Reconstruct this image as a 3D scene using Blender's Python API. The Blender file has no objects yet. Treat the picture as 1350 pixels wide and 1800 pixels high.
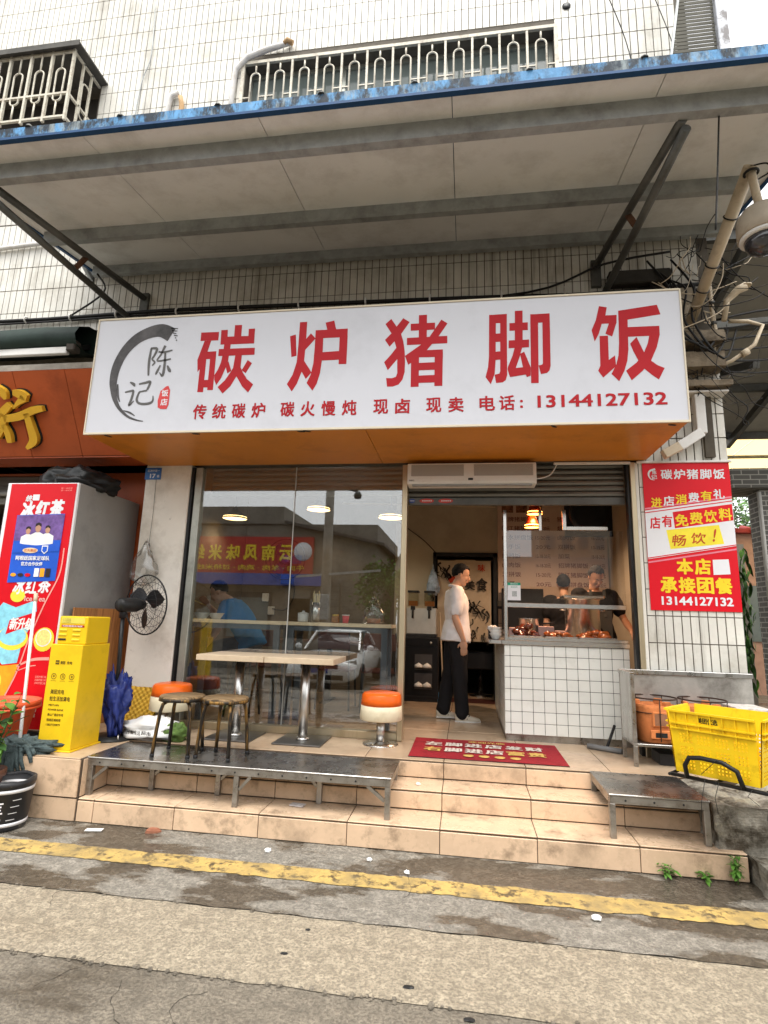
import bpy, bmesh, math, random
from mathutils import Vector, Matrix, Euler, noise
random.seed(7)
R = math.radians
scene = bpy.context.scene
COL = scene.collection
# ------------------------------------------------------------------ camera
CAMLOC = Vector((0, -3.83, 1.45))
def cam_matrix(yaw, pitch, roll):
    f = Vector((math.sin(yaw)*math.cos(pitch), math.cos(yaw)*math.cos(pitch), math.sin(pitch)))
    r = Vector((math.cos(yaw), -math.sin(yaw), 0)); u = r.cross(f)
    r2 = r*math.cos(roll) + u*math.sin(roll); u2 = u*math.cos(roll) - r*math.sin(roll)
    m = Matrix((r2, u2, -f)).transposed().to_4x4(); m.translation = CAMLOC
    return m
cam = bpy.data.cameras.new('camera'); camo = bpy.data.objects.new('camera', cam); COL.objects.link(camo)
cam.sensor_fit = 'VERTICAL'; cam.sensor_height = 36; cam.lens = 36*968.1/1800
cam.clip_start = .05; cam.clip_end = 500
camo.matrix_world = cam_matrix(-.1487, .19284, .03005)
scene.camera = camo
# ------------------------------------------------------------------ sky, sun, exposure (rain overcast)
world = bpy.data.worlds.new('World'); scene.world = world; world.use_nodes = True
wn = world.node_tree.nodes; wl = world.node_tree.links
sky = wn.new('ShaderNodeTexSky'); sky.sky_type = 'NISHITA'; sky.sun_disc = False
sky.sun_elevation = R(68); sky.sun_rotation = R(190); sky.dust_density = 6; sky.air_density = 1.4; sky.ozone_density = .6
hs = wn.new('ShaderNodeHueSaturation'); hs.inputs['Saturation'].default_value = .12
mixw = wn.new('ShaderNodeMixRGB'); mixw.inputs[0].default_value = .62; mixw.inputs[2].default_value = (9.0, 9.1, 9.2, 1)
wl.new(sky.outputs[0], hs.inputs['Color']); wl.new(hs.outputs[0], mixw.inputs[1])
wl.new(mixw.outputs[0], wn['Background'].inputs[0]); wn['Background'].inputs[1].default_value = .12
sun = bpy.data.lights.new('sun', 'SUN'); sun.energy = 1.2; sun.angle = R(40); sun.color = (1, .97, .92)
suno = bpy.data.objects.new('sun', sun); COL.objects.link(suno)
suno.rotation_euler = (R(90-68), 0, R(10))
scene.view_settings.view_transform = 'Standard'; scene.view_settings.look = 'None'
scene.view_settings.exposure = 1.3; scene.view_settings.gamma = 1
scene.cycles.use_denoising = True
scene.cycles.max_bounces = 8; scene.cycles.transparent_max_bounces = 12; scene.cycles.caustics_reflective = False; scene.cycles.caustics_refractive = False
scene.cycles.sample_clamp_indirect = 6
scene.render.film_transparent = False
# ------------------------------------------------------------------ materials
MATS = {}
def srgb(h):
    c = [int(h[i:i+2], 16)/255 for i in (0, 2, 4)]
    return tuple((x/12.92 if x <= .04045 else ((x+.055)/1.055)**2.4) for x in c)
def M(name, col=None, rough=.6, metal=0, var=.12, scale=6, bump=0, bscale=60, dirt=None, damt=.5, dscale=3, dlo=.5, dhi=.7, stretch=(1, 1, 1), spec=.22, rvar=0, emit=None, estr=0, trans=0, coat=0, rnd=0, alpha=1, dirt2=None):
    """Principled material with world-space noise for colour variation, wear and fine relief."""
    if name in MATS: return MATS[name]
    m = bpy.data.materials.new(name); MATS[name] = m; m.use_nodes = True
    nt = m.node_tree; N = nt.nodes; L = nt.links; b = N['Principled BSDF']
    if isinstance(col, str): col = srgb(col)
    geo = N.new('ShaderNodeNewGeometry')
    mp = N.new('ShaderNodeMapping'); mp.inputs['Scale'].default_value = stretch
    L.new(geo.outputs['Position'], mp.inputs[0])
    n1 = N.new('ShaderNodeTexNoise'); n1.inputs['Scale'].default_value = scale; n1.inputs['Detail'].default_value = 6; n1.inputs['Roughness'].default_value = .65
    L.new(mp.outputs[0], n1.inputs['Vector'])
    mr = N.new('ShaderNodeMapRange'); mr.inputs[1].default_value = .3; mr.inputs[2].default_value = .7
    mr.inputs[3].default_value = 1-var; mr.inputs[4].default_value = 1+var
    L.new(n1.outputs[0], mr.inputs[0])
    last = mr.outputs[0]
    if rnd:
        oi = N.new('ShaderNodeObjectInfo'); r2 = N.new('ShaderNodeMapRange'); r2.inputs[3].default_value = 1-rnd; r2.inputs[4].default_value = 1+rnd*.6
        L.new(oi.outputs['Random'], r2.inputs[0]); mm = N.new('ShaderNodeMath'); mm.operation = 'MULTIPLY'
        L.new(last, mm.inputs[0]); L.new(r2.outputs[0], mm.inputs[1]); last = mm.outputs[0]
    vm = N.new('ShaderNodeVectorMath'); vm.operation = 'SCALE'; vm.inputs[0].default_value = col
    L.new(last, vm.inputs['Scale']); cout = vm.outputs[0]
    rin = None
    for k, dd in enumerate(([(dirt, damt, dscale, dlo, dhi)] if dirt else []) + ([dirt2] if dirt2 else [])):
        dc, da, ds, lo, hi = dd[:5]
        n2 = N.new('ShaderNodeTexNoise'); n2.inputs['Scale'].default_value = ds; n2.inputs['Detail'].default_value = 9; n2.inputs['Roughness'].default_value = .7
        if len(dd) > 5:
            mp2 = N.new('ShaderNodeMapping'); mp2.inputs['Scale'].default_value = dd[5]; L.new(geo.outputs['Position'], mp2.inputs[0]); L.new(mp2.outputs[0], n2.inputs['Vector'])
        else: L.new(mp.outputs[0], n2.inputs['Vector'])
        r = N.new('ShaderNodeMapRange'); r.inputs[1].default_value = lo; r.inputs[2].default_value = hi; r.inputs[4].default_value = da
        L.new(n2.outputs[0], r.inputs[0])
        mx = N.new('ShaderNodeMixRGB'); mx.inputs[2].default_value = (*(srgb(dc) if isinstance(dc, str) else dc), 1)
        L.new(r.outputs[0], mx.inputs[0]); L.new(cout, mx.inputs[1]); cout = mx.outputs[0]
        if rin is None: rin = r.outputs[0]
    L.new(cout, b.inputs['Base Color'])
    b.inputs['Roughness'].default_value = rough; b.inputs['Metallic'].default_value = metal
    b.inputs['Specular IOR Level'].default_value = spec
    if rvar:
        r3 = N.new('ShaderNodeMapRange'); r3.inputs[1].default_value = .35; r3.inputs[2].default_value = .65
        r3.inputs[3].default_value = max(.02, rough-rvar); r3.inputs[4].default_value = min(1, rough+rvar)
        L.new(n1.outputs[0], r3.inputs[0]); L.new(r3.outputs[0], b.inputs['Roughness'])
    if bump:
        n3 = N.new('ShaderNodeTexNoise'); n3.inputs['Scale'].default_value = bscale; n3.inputs['Detail'].default_value = 5
        L.new(mp.outputs[0], n3.inputs['Vector'])
        bp = N.new('ShaderNodeBump'); bp.inputs['Strength'].default_value = bump; bp.inputs['Distance'].default_value = .01
        L.new(n3.outputs[0], bp.inputs['Height']); L.new(bp.outputs[0], b.inputs['Normal'])
    if coat: b.inputs['Coat Weight'].default_value = coat; b.inputs['Coat Roughness'].default_value = .1
    if trans: b.inputs['Transmission Weight'].default_value = trans
    if alpha < 1: b.inputs['Alpha'].default_value = alpha
    if emit: b.inputs['Emission Color'].default_value = (*(srgb(emit) if isinstance(emit, str) else emit), 1); b.inputs['Emission Strength'].default_value = estr
    return m
def glass_mat(name, refl=.1, tint=(.86, .9, .88), rough=0.0):
    m = bpy.data.materials.new(name); MATS[name] = m; m.use_nodes = True; nt = m.node_tree; N = nt.nodes; L = nt.links
    N.clear(); out = N.new('ShaderNodeOutputMaterial'); t = N.new('ShaderNodeBsdfTransparent'); t.inputs[0].default_value = (*tint, 1)
    g = N.new('ShaderNodeBsdfGlossy'); g.inputs['Roughness'].default_value = rough; g.inputs[0].default_value = (1, 1, 1, 1)
    lw = N.new('ShaderNodeLayerWeight'); p = N.new('ShaderNodeMath'); p.operation = 'POWER'; p.inputs[1].default_value = 4
    L.new(lw.outputs['Facing'], p.inputs[0])
    mr = N.new('ShaderNodeMapRange'); mr.inputs[3].default_value = refl; mr.inputs[4].default_value = .9
    L.new(p.outputs[0], mr.inputs[0]); mx = N.new('ShaderNodeMixShader')
    L.new(mr.outputs[0], mx.inputs[0]); L.new(t.outputs[0], mx.inputs[1]); L.new(g.outputs[0], mx.inputs[2]); L.new(mx.outputs[0], out.inputs[0])
    return m
# ------------------------------------------------------------------ mesh helpers
class B:
    def __init__(s): s.v = []; s.f = []; s.m = []; s.sm = []; s.cur = 0
    def add(s, vs, fs, smooth=False):
        o = len(s.v); s.v += [tuple(v) for v in vs]
        for f in fs: s.f.append([i+o for i in f]); s.m.append(s.cur); s.sm.append(smooth)
        return s
    def box(s, x0, x1, y0, y1, z0, z1, mat=None):
        vs = [(x, y, z) for z in (z0, z1) for y in (y0, y1) for x in (x0, x1)]
        if mat: vs = [mat @ Vector(v) for v in vs]
        return s.add(vs, [(0, 2, 3, 1), (4, 5, 7, 6), (0, 1, 5, 4), (2, 6, 7, 3), (0, 4, 6, 2), (1, 3, 7, 5)])
    def bar(s, p, q, w, h, up=(0, 0, 1)):
        p, q = Vector(p), Vector(q); d = (q-p).normalized(); u = Vector(up)
        if abs(d.dot(u)) > .99: u = Vector((0, 1, 0))
        r = d.cross(u).normalized()*w/2; t = r.cross(d).normalized()*h/2
        vs = [a+b*r+c*t for a in (p, q) for c in (-1, 1) for b in (-1, 1)]
        return s.add(vs, [(0, 2, 3, 1), (4, 5, 7, 6), (0, 1, 5, 4), (2, 6, 7, 3), (0, 4, 6, 2), (1, 3, 7, 5)])
    def tube(s, pts, r, n=8, caps=True, closed=False):
        pts = [Vector(p) for p in pts]; k = len(pts); rs = r if isinstance(r, (list, tuple)) else [r]*k
        vs = []; fs = []; pu = None
        for i, p in enumerate(pts):
            a = pts[(i-1) % k] if (closed or i > 0) else p; b = pts[(i+1) % k] if (closed or i < k-1) else p
            d = (b-a); d = d.normalized() if d.length > 1e-9 else Vector((0, 0, 1))
            if pu is None:
                pu = Vector((0, 0, 1)) if abs(d.z) < .9 else Vector((1, 0, 0))
            u = (pu - d*pu.dot(d)); u = u.normalized() if u.length > 1e-6 else d.orthogonal().normalized(); pu = u; w = d.cross(u)
            for j in range(n):
                t = 2*math.pi*j/n; vs.append(p+(u*math.cos(t)+w*math.sin(t))*rs[i])
        m = k if closed else k-1
        for i in range(m):
            for j in range(n):
                a = i*n+j; b = i*n+(j+1) % n; c = ((i+1) % k)*n+(j+1) % n; d = ((i+1) % k)*n+j
                fs.append((a, b, c, d))
        s.add(vs, fs, True)
        if caps and not closed:
            o = len(s.v)-len(vs); s.f.append([o+j for j in reversed(range(n))]); s.f.append([o+(k-1)*n+j for j in range(n)]); s.m += [s.cur]*2; s.sm += [False]*2
        return s
    def lathe(s, prof, n=24, c=(0, 0, 0), smooth=True, mat=None):
        vs = [(c[0]+r*math.cos(2*math.pi*j/n), c[1]+r*math.sin(2*math.pi*j/n), c[2]+z) for r, z in prof for j in range(n)]
        if mat: vs = [mat @ Vector(v) for v in vs]
        fs = [(i*n+j, i*n+(j+1) % n, (i+1)*n+(j+1) % n, (i+1)*n+j) for i in range(len(prof)-1) for j in range(n)]
        s.add(vs, fs, smooth); o = len(s.v)-len(vs)
        if prof[0][0] > 1e-4: s.f.append([o+j for j in reversed(range(n))]); s.m.append(s.cur); s.sm.append(False)
        if prof[-1][0] > 1e-4: s.f.append([o+(len(prof)-1)*n+j for j in range(n)]); s.m.append(s.cur); s.sm.append(False)
        return s
    def prism(s, poly, d, fr):
        """poly: 2d outline; fr(u,v,w)->3d ; extruded by d"""
        n = len(poly); vs = [fr(u, v, 0) for u, v in poly]+[fr(u, v, d) for u, v in poly]
        fs = [list(range(n)), list(range(2*n-1, n-1, -1))]+[(i, i+n, (i+1) % n+n, (i+1) % n) for i in range(n)]
        return s.add(vs, fs)
    def mesh(s, name, mats, bevel=0, seg=1, fix=True):
        me = bpy.data.meshes.new(name); me.from_pydata(s.v, [], s.f)
        for m in (mats if isinstance(mats, (list, tuple)) else [mats]): me.materials.append(m)
        me.polygons.foreach_set('material_index', s.m); me.polygons.foreach_set('use_smooth', s.sm); me.update()
        if fix or bevel:
            bm = bmesh.new(); bm.from_mesh(me)
            if fix: bmesh.ops.recalc_face_normals(bm, faces=bm.faces)
            if bevel:
                es = [e for e in bm.edges if len(e.link_faces) == 2 and e.calc_face_angle(0) > .6 and not (e.link_faces[0].smooth and e.link_faces[1].smooth)]
                bmesh.ops.bevel(bm, geom=es, offset=bevel, segments=seg, affect='EDGES', profile=.5, clamp_overlap=True)
            bm.to_mesh(me); bm.free()
        return me
    def obj(s, name, mats, parent=None, loc=None, rot=None, bevel=0, seg=1, **tags):
        return link(name, s.mesh(name, mats, bevel, seg), parent, loc, rot, **tags)
def link(name, me, parent=None, loc=None, rot=None, **tags):
    o = bpy.data.objects.new(name, me); COL.objects.link(o); o.parent = parent
    if loc is not None: o.location = loc
    if rot is not None: o.rotation_euler = rot
    for k, v in tags.items(): o[k] = v
    return o
def thing(name, label, category, loc=(0, 0, 0), rot=(0, 0, 0), group=None):
    o = link(name, None, None, loc, rot, label=label, category=category); o.empty_display_size = .1
    if group: o['group'] = group
    return o
def box(name, mat, parent, x0, x1, y0, y1, z0, z1, bevel=0, **t):
    return B().box(x0, x1, y0, y1, z0, z1).obj(name, mat, parent, bevel=bevel, **t)
def copy_tree(o, parent=None):
    c = o.copy(); COL.objects.link(c); c.parent = parent
    for ch in list(o.children): copy_tree(ch, c)
    return c
# text: built as a mesh, fitted to a rectangle on a plane (local x right, z up, facing -y)
_TC = {}
def text_mesh(s, shear=0):
    k = (s, shear)
    if k in _TC: return _TC[k]
    cu = bpy.data.curves.new('lettering', 'FONT'); cu.body = s; cu.size = 1; cu.shear = shear; cu.resolution_u = 3
    o = bpy.data.objects.new('lettering', cu); COL.objects.link(o)
    dg = bpy.context.evaluated_depsgraph_get()
    me = bpy.data.meshes.new_from_object(o.evaluated_get(dg), depsgraph=dg)
    vs = [(v.co.x, v.co.y) for v in me.vertices]; fs = [tuple(p.vertices) for p in me.polygons]
    bpy.data.objects.remove(o); bpy.data.curves.remove(cu); bpy.data.meshes.remove(me)
    xs = [v[0] for v in vs] or [0, 1]; ys = [v[1] for v in vs] or [0, 1]
    _TC[k] = (vs, fs, min(xs), max(xs), min(ys), max(ys)); return _TC[k]
def text(s, mat, parent, rect, y=-.004, bold=.012, depth=.002, name='lettering', shear=0, fit='box', xf=None):
    """rect = (x0, x1, z0, z1) in the parent's plane at depth y; strokes are thickened with stacked thin vinyl layers"""
    vs, fs, a, b, c, d = text_mesh(s, shear)
    x0, x1, z0, z1 = rect; a -= bold; b += bold; c -= bold; d += bold; sx = (x1-x0)/(b-a); sz = (z1-z0)/(d-c)
    if fit == 'keep': sx = sz = min(sx, sz); x0 = (x0+x1)/2-(b-a)*sx/2
    offs = [(0, 0)]+([(i*bold, j*bold*.8) for i in (-1, 0, 1) for j in (-1, 0, 1) if i or j] if bold > 0 else [])
    bb = B()
    for i, (ox, oz) in enumerate(offs):
        P = [Vector((x0+(p[0]+ox-a)*sx, y-depth*(1-i*.09), z0+(p[1]+oz-c)*sz)) for p in vs]
        bb.add([xf(p) for p in P] if xf else P, fs)
    me = bb.mesh(name, mat, fix=False)
    return link(name, me, parent)
def stroke_poly(pts):
    """brush stroke outline: pts=[(x,y,w)...] -> polygon"""
    # smooth resample
    P = [Vector(p) for p in pts]; Q = []
    for i in range(len(P)-1):
        p0 = P[max(i-1, 0)]; p1 = P[i]; p2 = P[i+1]; p3 = P[min(i+2, len(P)-1)]
        for k in range(6):
            t = k/6
            Q.append(.5*((2*p1)+(p2-p0)*t+(2*p0-5*p1+4*p2-p3)*t*t+(3*p1-p0-3*p2+p3)*t**3))
    Q.append(P[-1]); Lh = []; Rh = []
    for i, q in enumerate(Q):
        d = Q[min(i+1, len(Q)-1)]-Q[max(i-1, 0)]; d = Vector((d.x, d.y)); d = d.normalized() if d.length else Vector((1, 0))
        nrm = Vector((-d.y, d.x))*max(q.z, .002)/2
        Lh.append((q.x+nrm.x, q.y+nrm.y)); Rh.append((q.x-nrm.x, q.y-nrm.y))
    return Lh, Rh
def brush(name, strokes, mat, parent, fr, d=.002):
    b = B()
    for st in strokes:
        Lh, Rh = stroke_poly(st); n = len(Lh)
        for k, w in ((0, 0), (1, d)):
            pass
        vs = [fr(u, v, w) for w in (0, d) for side in (Lh, Rh) for u, v in side]
        fs = []
        for i in range(n-1):
            fs.append((i, i+1, n+i+1, n+i)); fs.append((2*n+i, 3*n+i, 3*n+i+1, 2*n+i+1))
            fs.append((i, 2*n+i, 2*n+i+1, i+1)); fs.append((n+i, n+i+1, 3*n+i+1, 3*n+i))
        fs += [(0, n, 3*n, 2*n), (n-1, 3*n-1, 4*n-1, 2*n-1)]
        b.add(vs, fs)
    return b.obj(name, mat, parent)
def disp(me, amp, sc, seed=0, axis=None):
    """uneven a mesh with noise along normals"""
    ns = [v.normal.copy() for v in me.vertices]
    for v, nn in zip(me.vertices, ns):
        k = noise.fractal(v.co*sc+Vector((seed, seed*1.7, -seed)), 1, 2, 3)
        v.co += (Vector(axis) if axis else nn)*k*amp
    me.update()
def remesh(me, voxel, smooth=6, name='m'):
    o = bpy.data.objects.new('tmp', me); COL.objects.link(o)
    md = o.modifiers.new('r', 'REMESH'); md.mode = 'VOXEL'; md.voxel_size = voxel; md.use_smooth_shade = True
    if smooth: s = o.modifiers.new('s', 'SMOOTH'); s.factor = .5; s.iterations = smooth
    dg = bpy.context.evaluated_depsgraph_get(); out = bpy.data.meshes.new_from_object(o.evaluated_get(dg), depsgraph=dg)
    bpy.data.objects.remove(o); bpy.data.meshes.remove(me); out.name = name
    return out
# ------------------------------------------------------------------ shared materials
F = .419
GLASS = glass_mat('shop_glass', .13, (.90, .92, .91))
CASEGLASS = glass_mat('case_glass', .06, (.95, .95, .94))
WTILE = M('wall_tile', (.69, .67, .605), .28, var=.08, scale=3, rnd=.06, dirt='857a60', damt=.5, dscale=2.2, dlo=.5, dhi=.78, dirt2=('5d5140', .65, 1.6, .52, .76, (5, 5, .3)))
GROUT = M('wall_grout', (.13, .115, .095), .9, var=.25, scale=9)
STEPT = M('step_tile', (.65, .465, .31), .3, var=.1, scale=4, rnd=.1, bump=.08, bscale=40, dirt='3f2c1c', damt=.7, dscale=6, dlo=.53, dhi=.74, rvar=.12, dirt2=('57493a', .6, 2.2, .52, .76))
STEPGR = M('step_grout', (.09, .065, .045), .9)
FLOORT = M('floor_tile', (.50, .37, .25), .16, var=.08, scale=3, rnd=.06, dirt='5a4630', damt=.5, dscale=4, dlo=.52, dhi=.75, rvar=.1)
ALU = M('champagne_aluminium', (.55, .46, .31), .38, metal=.85, var=.08, scale=12, stretch=(1, 1, .1), dirt='6d5d40', damt=.4, dscale=6)
ALUG = M('grey_aluminium', (.42, .43, .38), .4, metal=.6, var=.1, scale=10, dirt='45443a', damt=.5, dscale=5)
DARKM = M('dark_frame_metal', (.03, .03, .03), .45, metal=.5, var=.3)
STEEL = M('stainless_steel', (.55, .54, .52), .3, metal=1, var=.1, scale=14, stretch=(1, 1, .2), dirt='6a5f52', damt=.45, dscale=7, rvar=.1)
STEELD = M('worn_steel', (.36, .34, .31), .38, metal=.9, var=.2, scale=12, dirt='4b3a2a', damt=.7, dscale=9, dlo=.5, dhi=.72, rvar=.12)
GALV = M('galvanised_steel', (.37, .39, .39), .5, metal=.4, var=.2, scale=9, dirt='4b4740', damt=.4, dscale=3)
GALVD = M('dark_galvanised', (.13, .13, .12), .55, metal=.5, var=.25, scale=8, dirt='2f2a24', damt=.7, dscale=4, bump=.1)
BLACK = M('black_paint', (.02, .02, .02), .4, var=.3)
BLKPL = M('black_plastic', (.022, .022, .024), .38, var=.2)
CONC = M('raw_concrete', (.30, .275, .235), .85, var=.25, scale=4, bump=.5, bscale=35, dirt='57503f', damt=.6, dscale=2.5)
PLASTER = M('dirty_plaster', (.78, .745, .67), .8, var=.06, scale=2.5, bump=.08, bscale=30, dirt='8b7c64', damt=.6, dscale=1.8, dlo=.5, dhi=.8, dirt2=('4b4237', .55, 9, .64, .78))
INWALL = M('interior_wall', (.52, .455, .34), .7, var=.06, scale=2, dirt='7d6a4c', damt=.35, dscale=1.5)
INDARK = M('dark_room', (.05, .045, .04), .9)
WHITEP = M('white_paint', (.72, .70, .66), .5, var=.05, dirt='8a8274', damt=.35, dscale=5)
WPLAST = M('white_plastic', (.74, .73, .70), .42, var=.04, dirt='a09684', damt=.3, dscale=6)
CREAM = M('cream_pvc', (.62, .52, .38), .45, var=.1, dirt='6b5a40', damt=.5, dscale=6)
RED = M('sign_red', (.40, .006, .012), .5, var=.05)
WHITEV = M('white_vinyl', (.76, .76, .78), .4, var=.03, scale=2, dirt='a8a8a8', damt=.2, dscale=2)
YELV = M('yellow_vinyl', (.85, .62, .03), .4, var=.05)
# ------------------------------------------------------------------ ground
def ground_mat(name, base, wet, scale, lo, hi, bump=.6, fine=90, wr=.14, dr=.75):
    m = bpy.data.materials.new(name); m.use_nodes = True; nt = m.node_tree; N = nt.nodes; L = nt.links; b = N['Principled BSDF']
    geo = N.new('ShaderNodeNewGeometry')
    def noi(s, det=8, ro=.65, st=None):
        n = N.new('ShaderNodeTexNoise'); n.inputs['Scale'].default_value = s; n.inputs['Detail'].default_value = det; n.inputs['Roughness'].default_value = ro
        if st:
            mp = N.new('ShaderNodeMapping'); mp.inputs['Scale'].default_value = st; L.new(geo.outputs['Position'], mp.inputs[0]); L.new(mp.outputs[0], n.inputs['Vector'])
        else: L.new(geo.outputs['Position'], n.inputs['Vector'])
        return n
    def rng(src, a, c, d, e):
        r = N.new('ShaderNodeMapRange'); r.inputs[1].default_value = a; r.inputs[2].default_value = c; r.inputs[3].default_value = d; r.inputs[4].default_value = e
        L.new(src.outputs[0], r.inputs[0]); return r
    def mixc(fac, c1, c2):
        x = N.new('ShaderNodeMixRGB'); L.new(fac.outputs[0], x.inputs[0])
        for i, c in ((1, c1), (2, c2)):
            if isinstance(c, tuple): x.inputs[i].default_value = (*c, 1)
            else: L.new(c.outputs[0], x.inputs[i])
        return x
    big = noi(scale, 7, .62, (.7, 1.5, 1)); wetm = rng(big, lo, hi, 0, 1)
    agg = noi(fine, 4, .6); aggm = rng(agg, .40, .56, 0, 1)
    blot = noi(15, 9, .8); blm = rng(blot, .4, .62, 0, 1)
    c1 = mixc(blm, tuple(x*.68 for x in base), tuple(min(1, x*1.22) for x in base))
    c2 = mixc(aggm, tuple(x*.5 for x in base), c1)
    fm = N.new('ShaderNodeMixRGB'); fm.inputs[0].default_value = .85; L.new(c1.outputs[0], fm.inputs[1]); L.new(c2.outputs[0], fm.inputs[2])
    wb1 = mixc(blm, tuple(x*.62 for x in wet), tuple(x*1.5 for x in wet)); wb2 = mixc(aggm, tuple(x*.6 for x in wet), wb1); fin = mixc(wetm, fm, wb2)
    wetv = N.new('ShaderNodeMixRGB'); wetv.blend_type = 'MULTIPLY'; wetv.inputs[0].default_value = .45; L.new(fin.outputs[0], wetv.inputs[1])
    sp = rng(noi(220, 2), .3, .7, .55, 1.45); cmb = N.new('ShaderNodeCombineColor')
    for i in range(3): L.new(sp.outputs[0], cmb.inputs[i])
    L.new(cmb.outputs[0], wetv.inputs[2]); L.new(wetv.outputs[0], b.inputs['Base Color'])
    rr = rng(wetm, 0, 1, dr, wr); L.new(rr.outputs[0], b.inputs['Roughness'])
    bs = rng(wetm, 0, 1, bump, bump*.45); bp = N.new('ShaderNodeBump'); bp.inputs['Distance'].default_value = .012
    h = N.new('ShaderNodeMath'); h.operation = 'ADD'; L.new(agg.outputs[0], h.inputs[0]); L.new(blot.outputs[0], h.inputs[1])
    L.new(h.outputs[0], bp.inputs['Height']); L.new(bs.outputs[0], bp.inputs['Strength']); L.new(bp.outputs[0], b.inputs['Normal'])
    return m
ROADM = ground_mat('worn_road_concrete', (.225, .192, .145), (.085, .071, .053), 1.1, .45, .6, bump=.9, fine=70, wr=.22)
STRIPM = ground_mat('pale_concrete', (.385, .325, .235), (.23, .188, .13), .9, .5, .72, bump=.9, fine=75, wr=.4)
APRONM = ground_mat('wet_apron_concrete', (.30, .272, .225), (.10, .084, .064), 1.5, .465, .52, bump=1, fine=70, wr=.12)
def sheet(name, mat, x0, x1, y0, y1, z, jag=.0, step=.06, seed=1, thick=0):
    b = B(); n = int((x1-x0)/step); vs = []; fs = []
    for i in range(n+1):
        x = x0+(x1-x0)*i/n
        j0 = jag*noise.fractal(Vector((x*5, seed, 0)), .6, 2, 5); j1 = jag*noise.fractal(Vector((x*5, seed+9, 0)), .6, 2, 5)
        vs += [(x, y0+j0, z), (x, y1+j1, z)]
    for i in range(n): fs.append((2*i, 2*i+2, 2*i+3, 2*i+1))
    b.add(vs, fs)
    return b.obj(name, mat, kind='structure')
g = B(); xs = [-140, -40, -12, -6, -3, 0, 3, 6, 12, 40, 140]; ys = [-220, -60, -20, -11, -8, -6.5, -5.5, -4.5, -3, -1.5, 0, 2, 8, 30, 120]
gz = lambda y: 0 if y > -4.5 else -.3*min(1, (-4.5-y)/3.5)
g.add([(x, y, gz(y)) for y in ys for x in xs], [(j*len(xs)+i, j*len(xs)+i+1, (j+1)*len(xs)+i+1, (j+1)*len(xs)+i) for j in range(len(ys)-1) for i in range(len(xs)-1)])
g.obj('road', ROADM, kind='structure')
sheet('concrete_strip', STRIPM, -9, 8, -1.392, -.872, .004, .009, .025, 3)
sheet('road_edge', APRONM, -9, 8, -.872, .02, .008, .012, .025, 5)
YLM = M('road_paint_yellow', (.52, .36, .12), .6, var=.18, scale=14, bump=.4, bscale=70, dirt='4a4033', damt=.95, dscale=14, dlo=.50, dhi=.60, dirt2=('7d6f52', .75, 4, .42, .62))
sheet('yellow_line', YLM, -9, 8, -.525, -.358, .012, .018, .02, 8)
# raised broken crust along the strip joint
b = B()
for k in range(190):
    x = random.uniform(-3.2, 2.4); yy = random.choice((-1.392, -1.392, -.872)); y = yy+random.uniform(-.012, .012); s = random.uniform(.004, .013)
    b.lathe([(s, 0), (s*.8, s*.5), (.0001, s*.6)], 5, (x, y, .004), smooth=False)
b.obj('road_crumbs', ROADM, kind='stuff', label='crumbs of broken concrete along the road joints', category='gravel')
# ------------------------------------------------------------------ steps and floor
steps = B().box(-2.68, 1.62, .006, .32, 0, .152).box(-2.68, 1.62, .318, .62, 0, .284).box(-2.68, 2.3, .615, 1.2, 0, .412).box(-6.5, -2.686, .006, 1.2, 0, .412).obj('steps', STEPGR, kind='structure')
rng_ = random.Random(3)
def tile_piece(x0, x1, y0, y1, z0, z1, parent, mat=STEPT):
    gp = .0025
    o = B()
    w = [(x1-x0)/2-gp, (y1-y0)/2, (z1-z0)/2]
    o.box(-w[0], w[0], -w[1], w[1], -w[2], w[2])
    return o.obj('tile', mat, parent, ((x0+x1)/2, (y0+y1)/2, (z0+z1)/2+rng_.uniform(-.0008, .0008)), (0, 0, 0), bevel=.0025)
joints = [-2.68]+[.445+.6*k for k in range(-5, 3)]+[1.62]
joints = [j for i, j in enumerate(joints) if i == 0 or j-joints[i-1] > .05]
for a, c in zip(joints, joints[1:]):
    tile_piece(a, c, -.004, .008, .012, .1435, steps)          # lowest riser
    tile_piece(a, c, .001, .316, .152, .16, steps)            # tread
    if c <= 1.66: tile_piece(a, c, .308, .32, .168, .2735, steps)
    tile_piece(a, c, .314, .612, .283, .291, steps)
    tile_piece(a, c, .604, .616, .299, .403, steps)
for a, c in ((-4.6, -3.9), (-3.9, -3.25), (-3.25, -2.69)):
    tile_piece(a, c, -.004, .008, .01, .152, steps); tile_piece(a, c, -.01, .004, .163, .41, steps)
tile_piece(-2.694, -2.681, .02, .60, .163, .41, steps)
floor = B().box(-6.5, 2.35, .62, 6.4, .3, .411).obj('floor', STEPGR, kind='structure')
fj = [-4.955+.6*k for k in range(0, 13)]
fy = [.612, 1.2, 1.8, 2.4, 3.0, 3.6, 4.2, 4.8]
for a, c in zip(fj, fj[1:]):
    for d, e in zip(fy, fy[1:]):
        if c < -3.3 and d >= 1.2: continue
        tile_piece(a, min(c, 2.3), d+.002, e-.002, .411, .419, floor, FLOORT)
for a, c in ((-4.955, -4.355), (-4.355, -3.755), (-3.755, -3.155), (-3.155, -2.70)):
    tile_piece(a, c, .0, .608, .411, .419, floor, FLOORT)
# broken corner of the lowest riser
sh = B().lathe([(.055, 0), (.05, .02), (.03, .035), (.0001, .04)], 9, (0, 0, 0), smooth=False).obj('broken_tile_piece', M('terracotta_break', (.30, .12, .07), .9), None, (-2.06, -.06, .002), (.1, .1, .4), label='broken reddish tile fragment at the foot of the lowest step', category='tile fragment')
sh.scale = (1, .35, 1)
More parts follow.
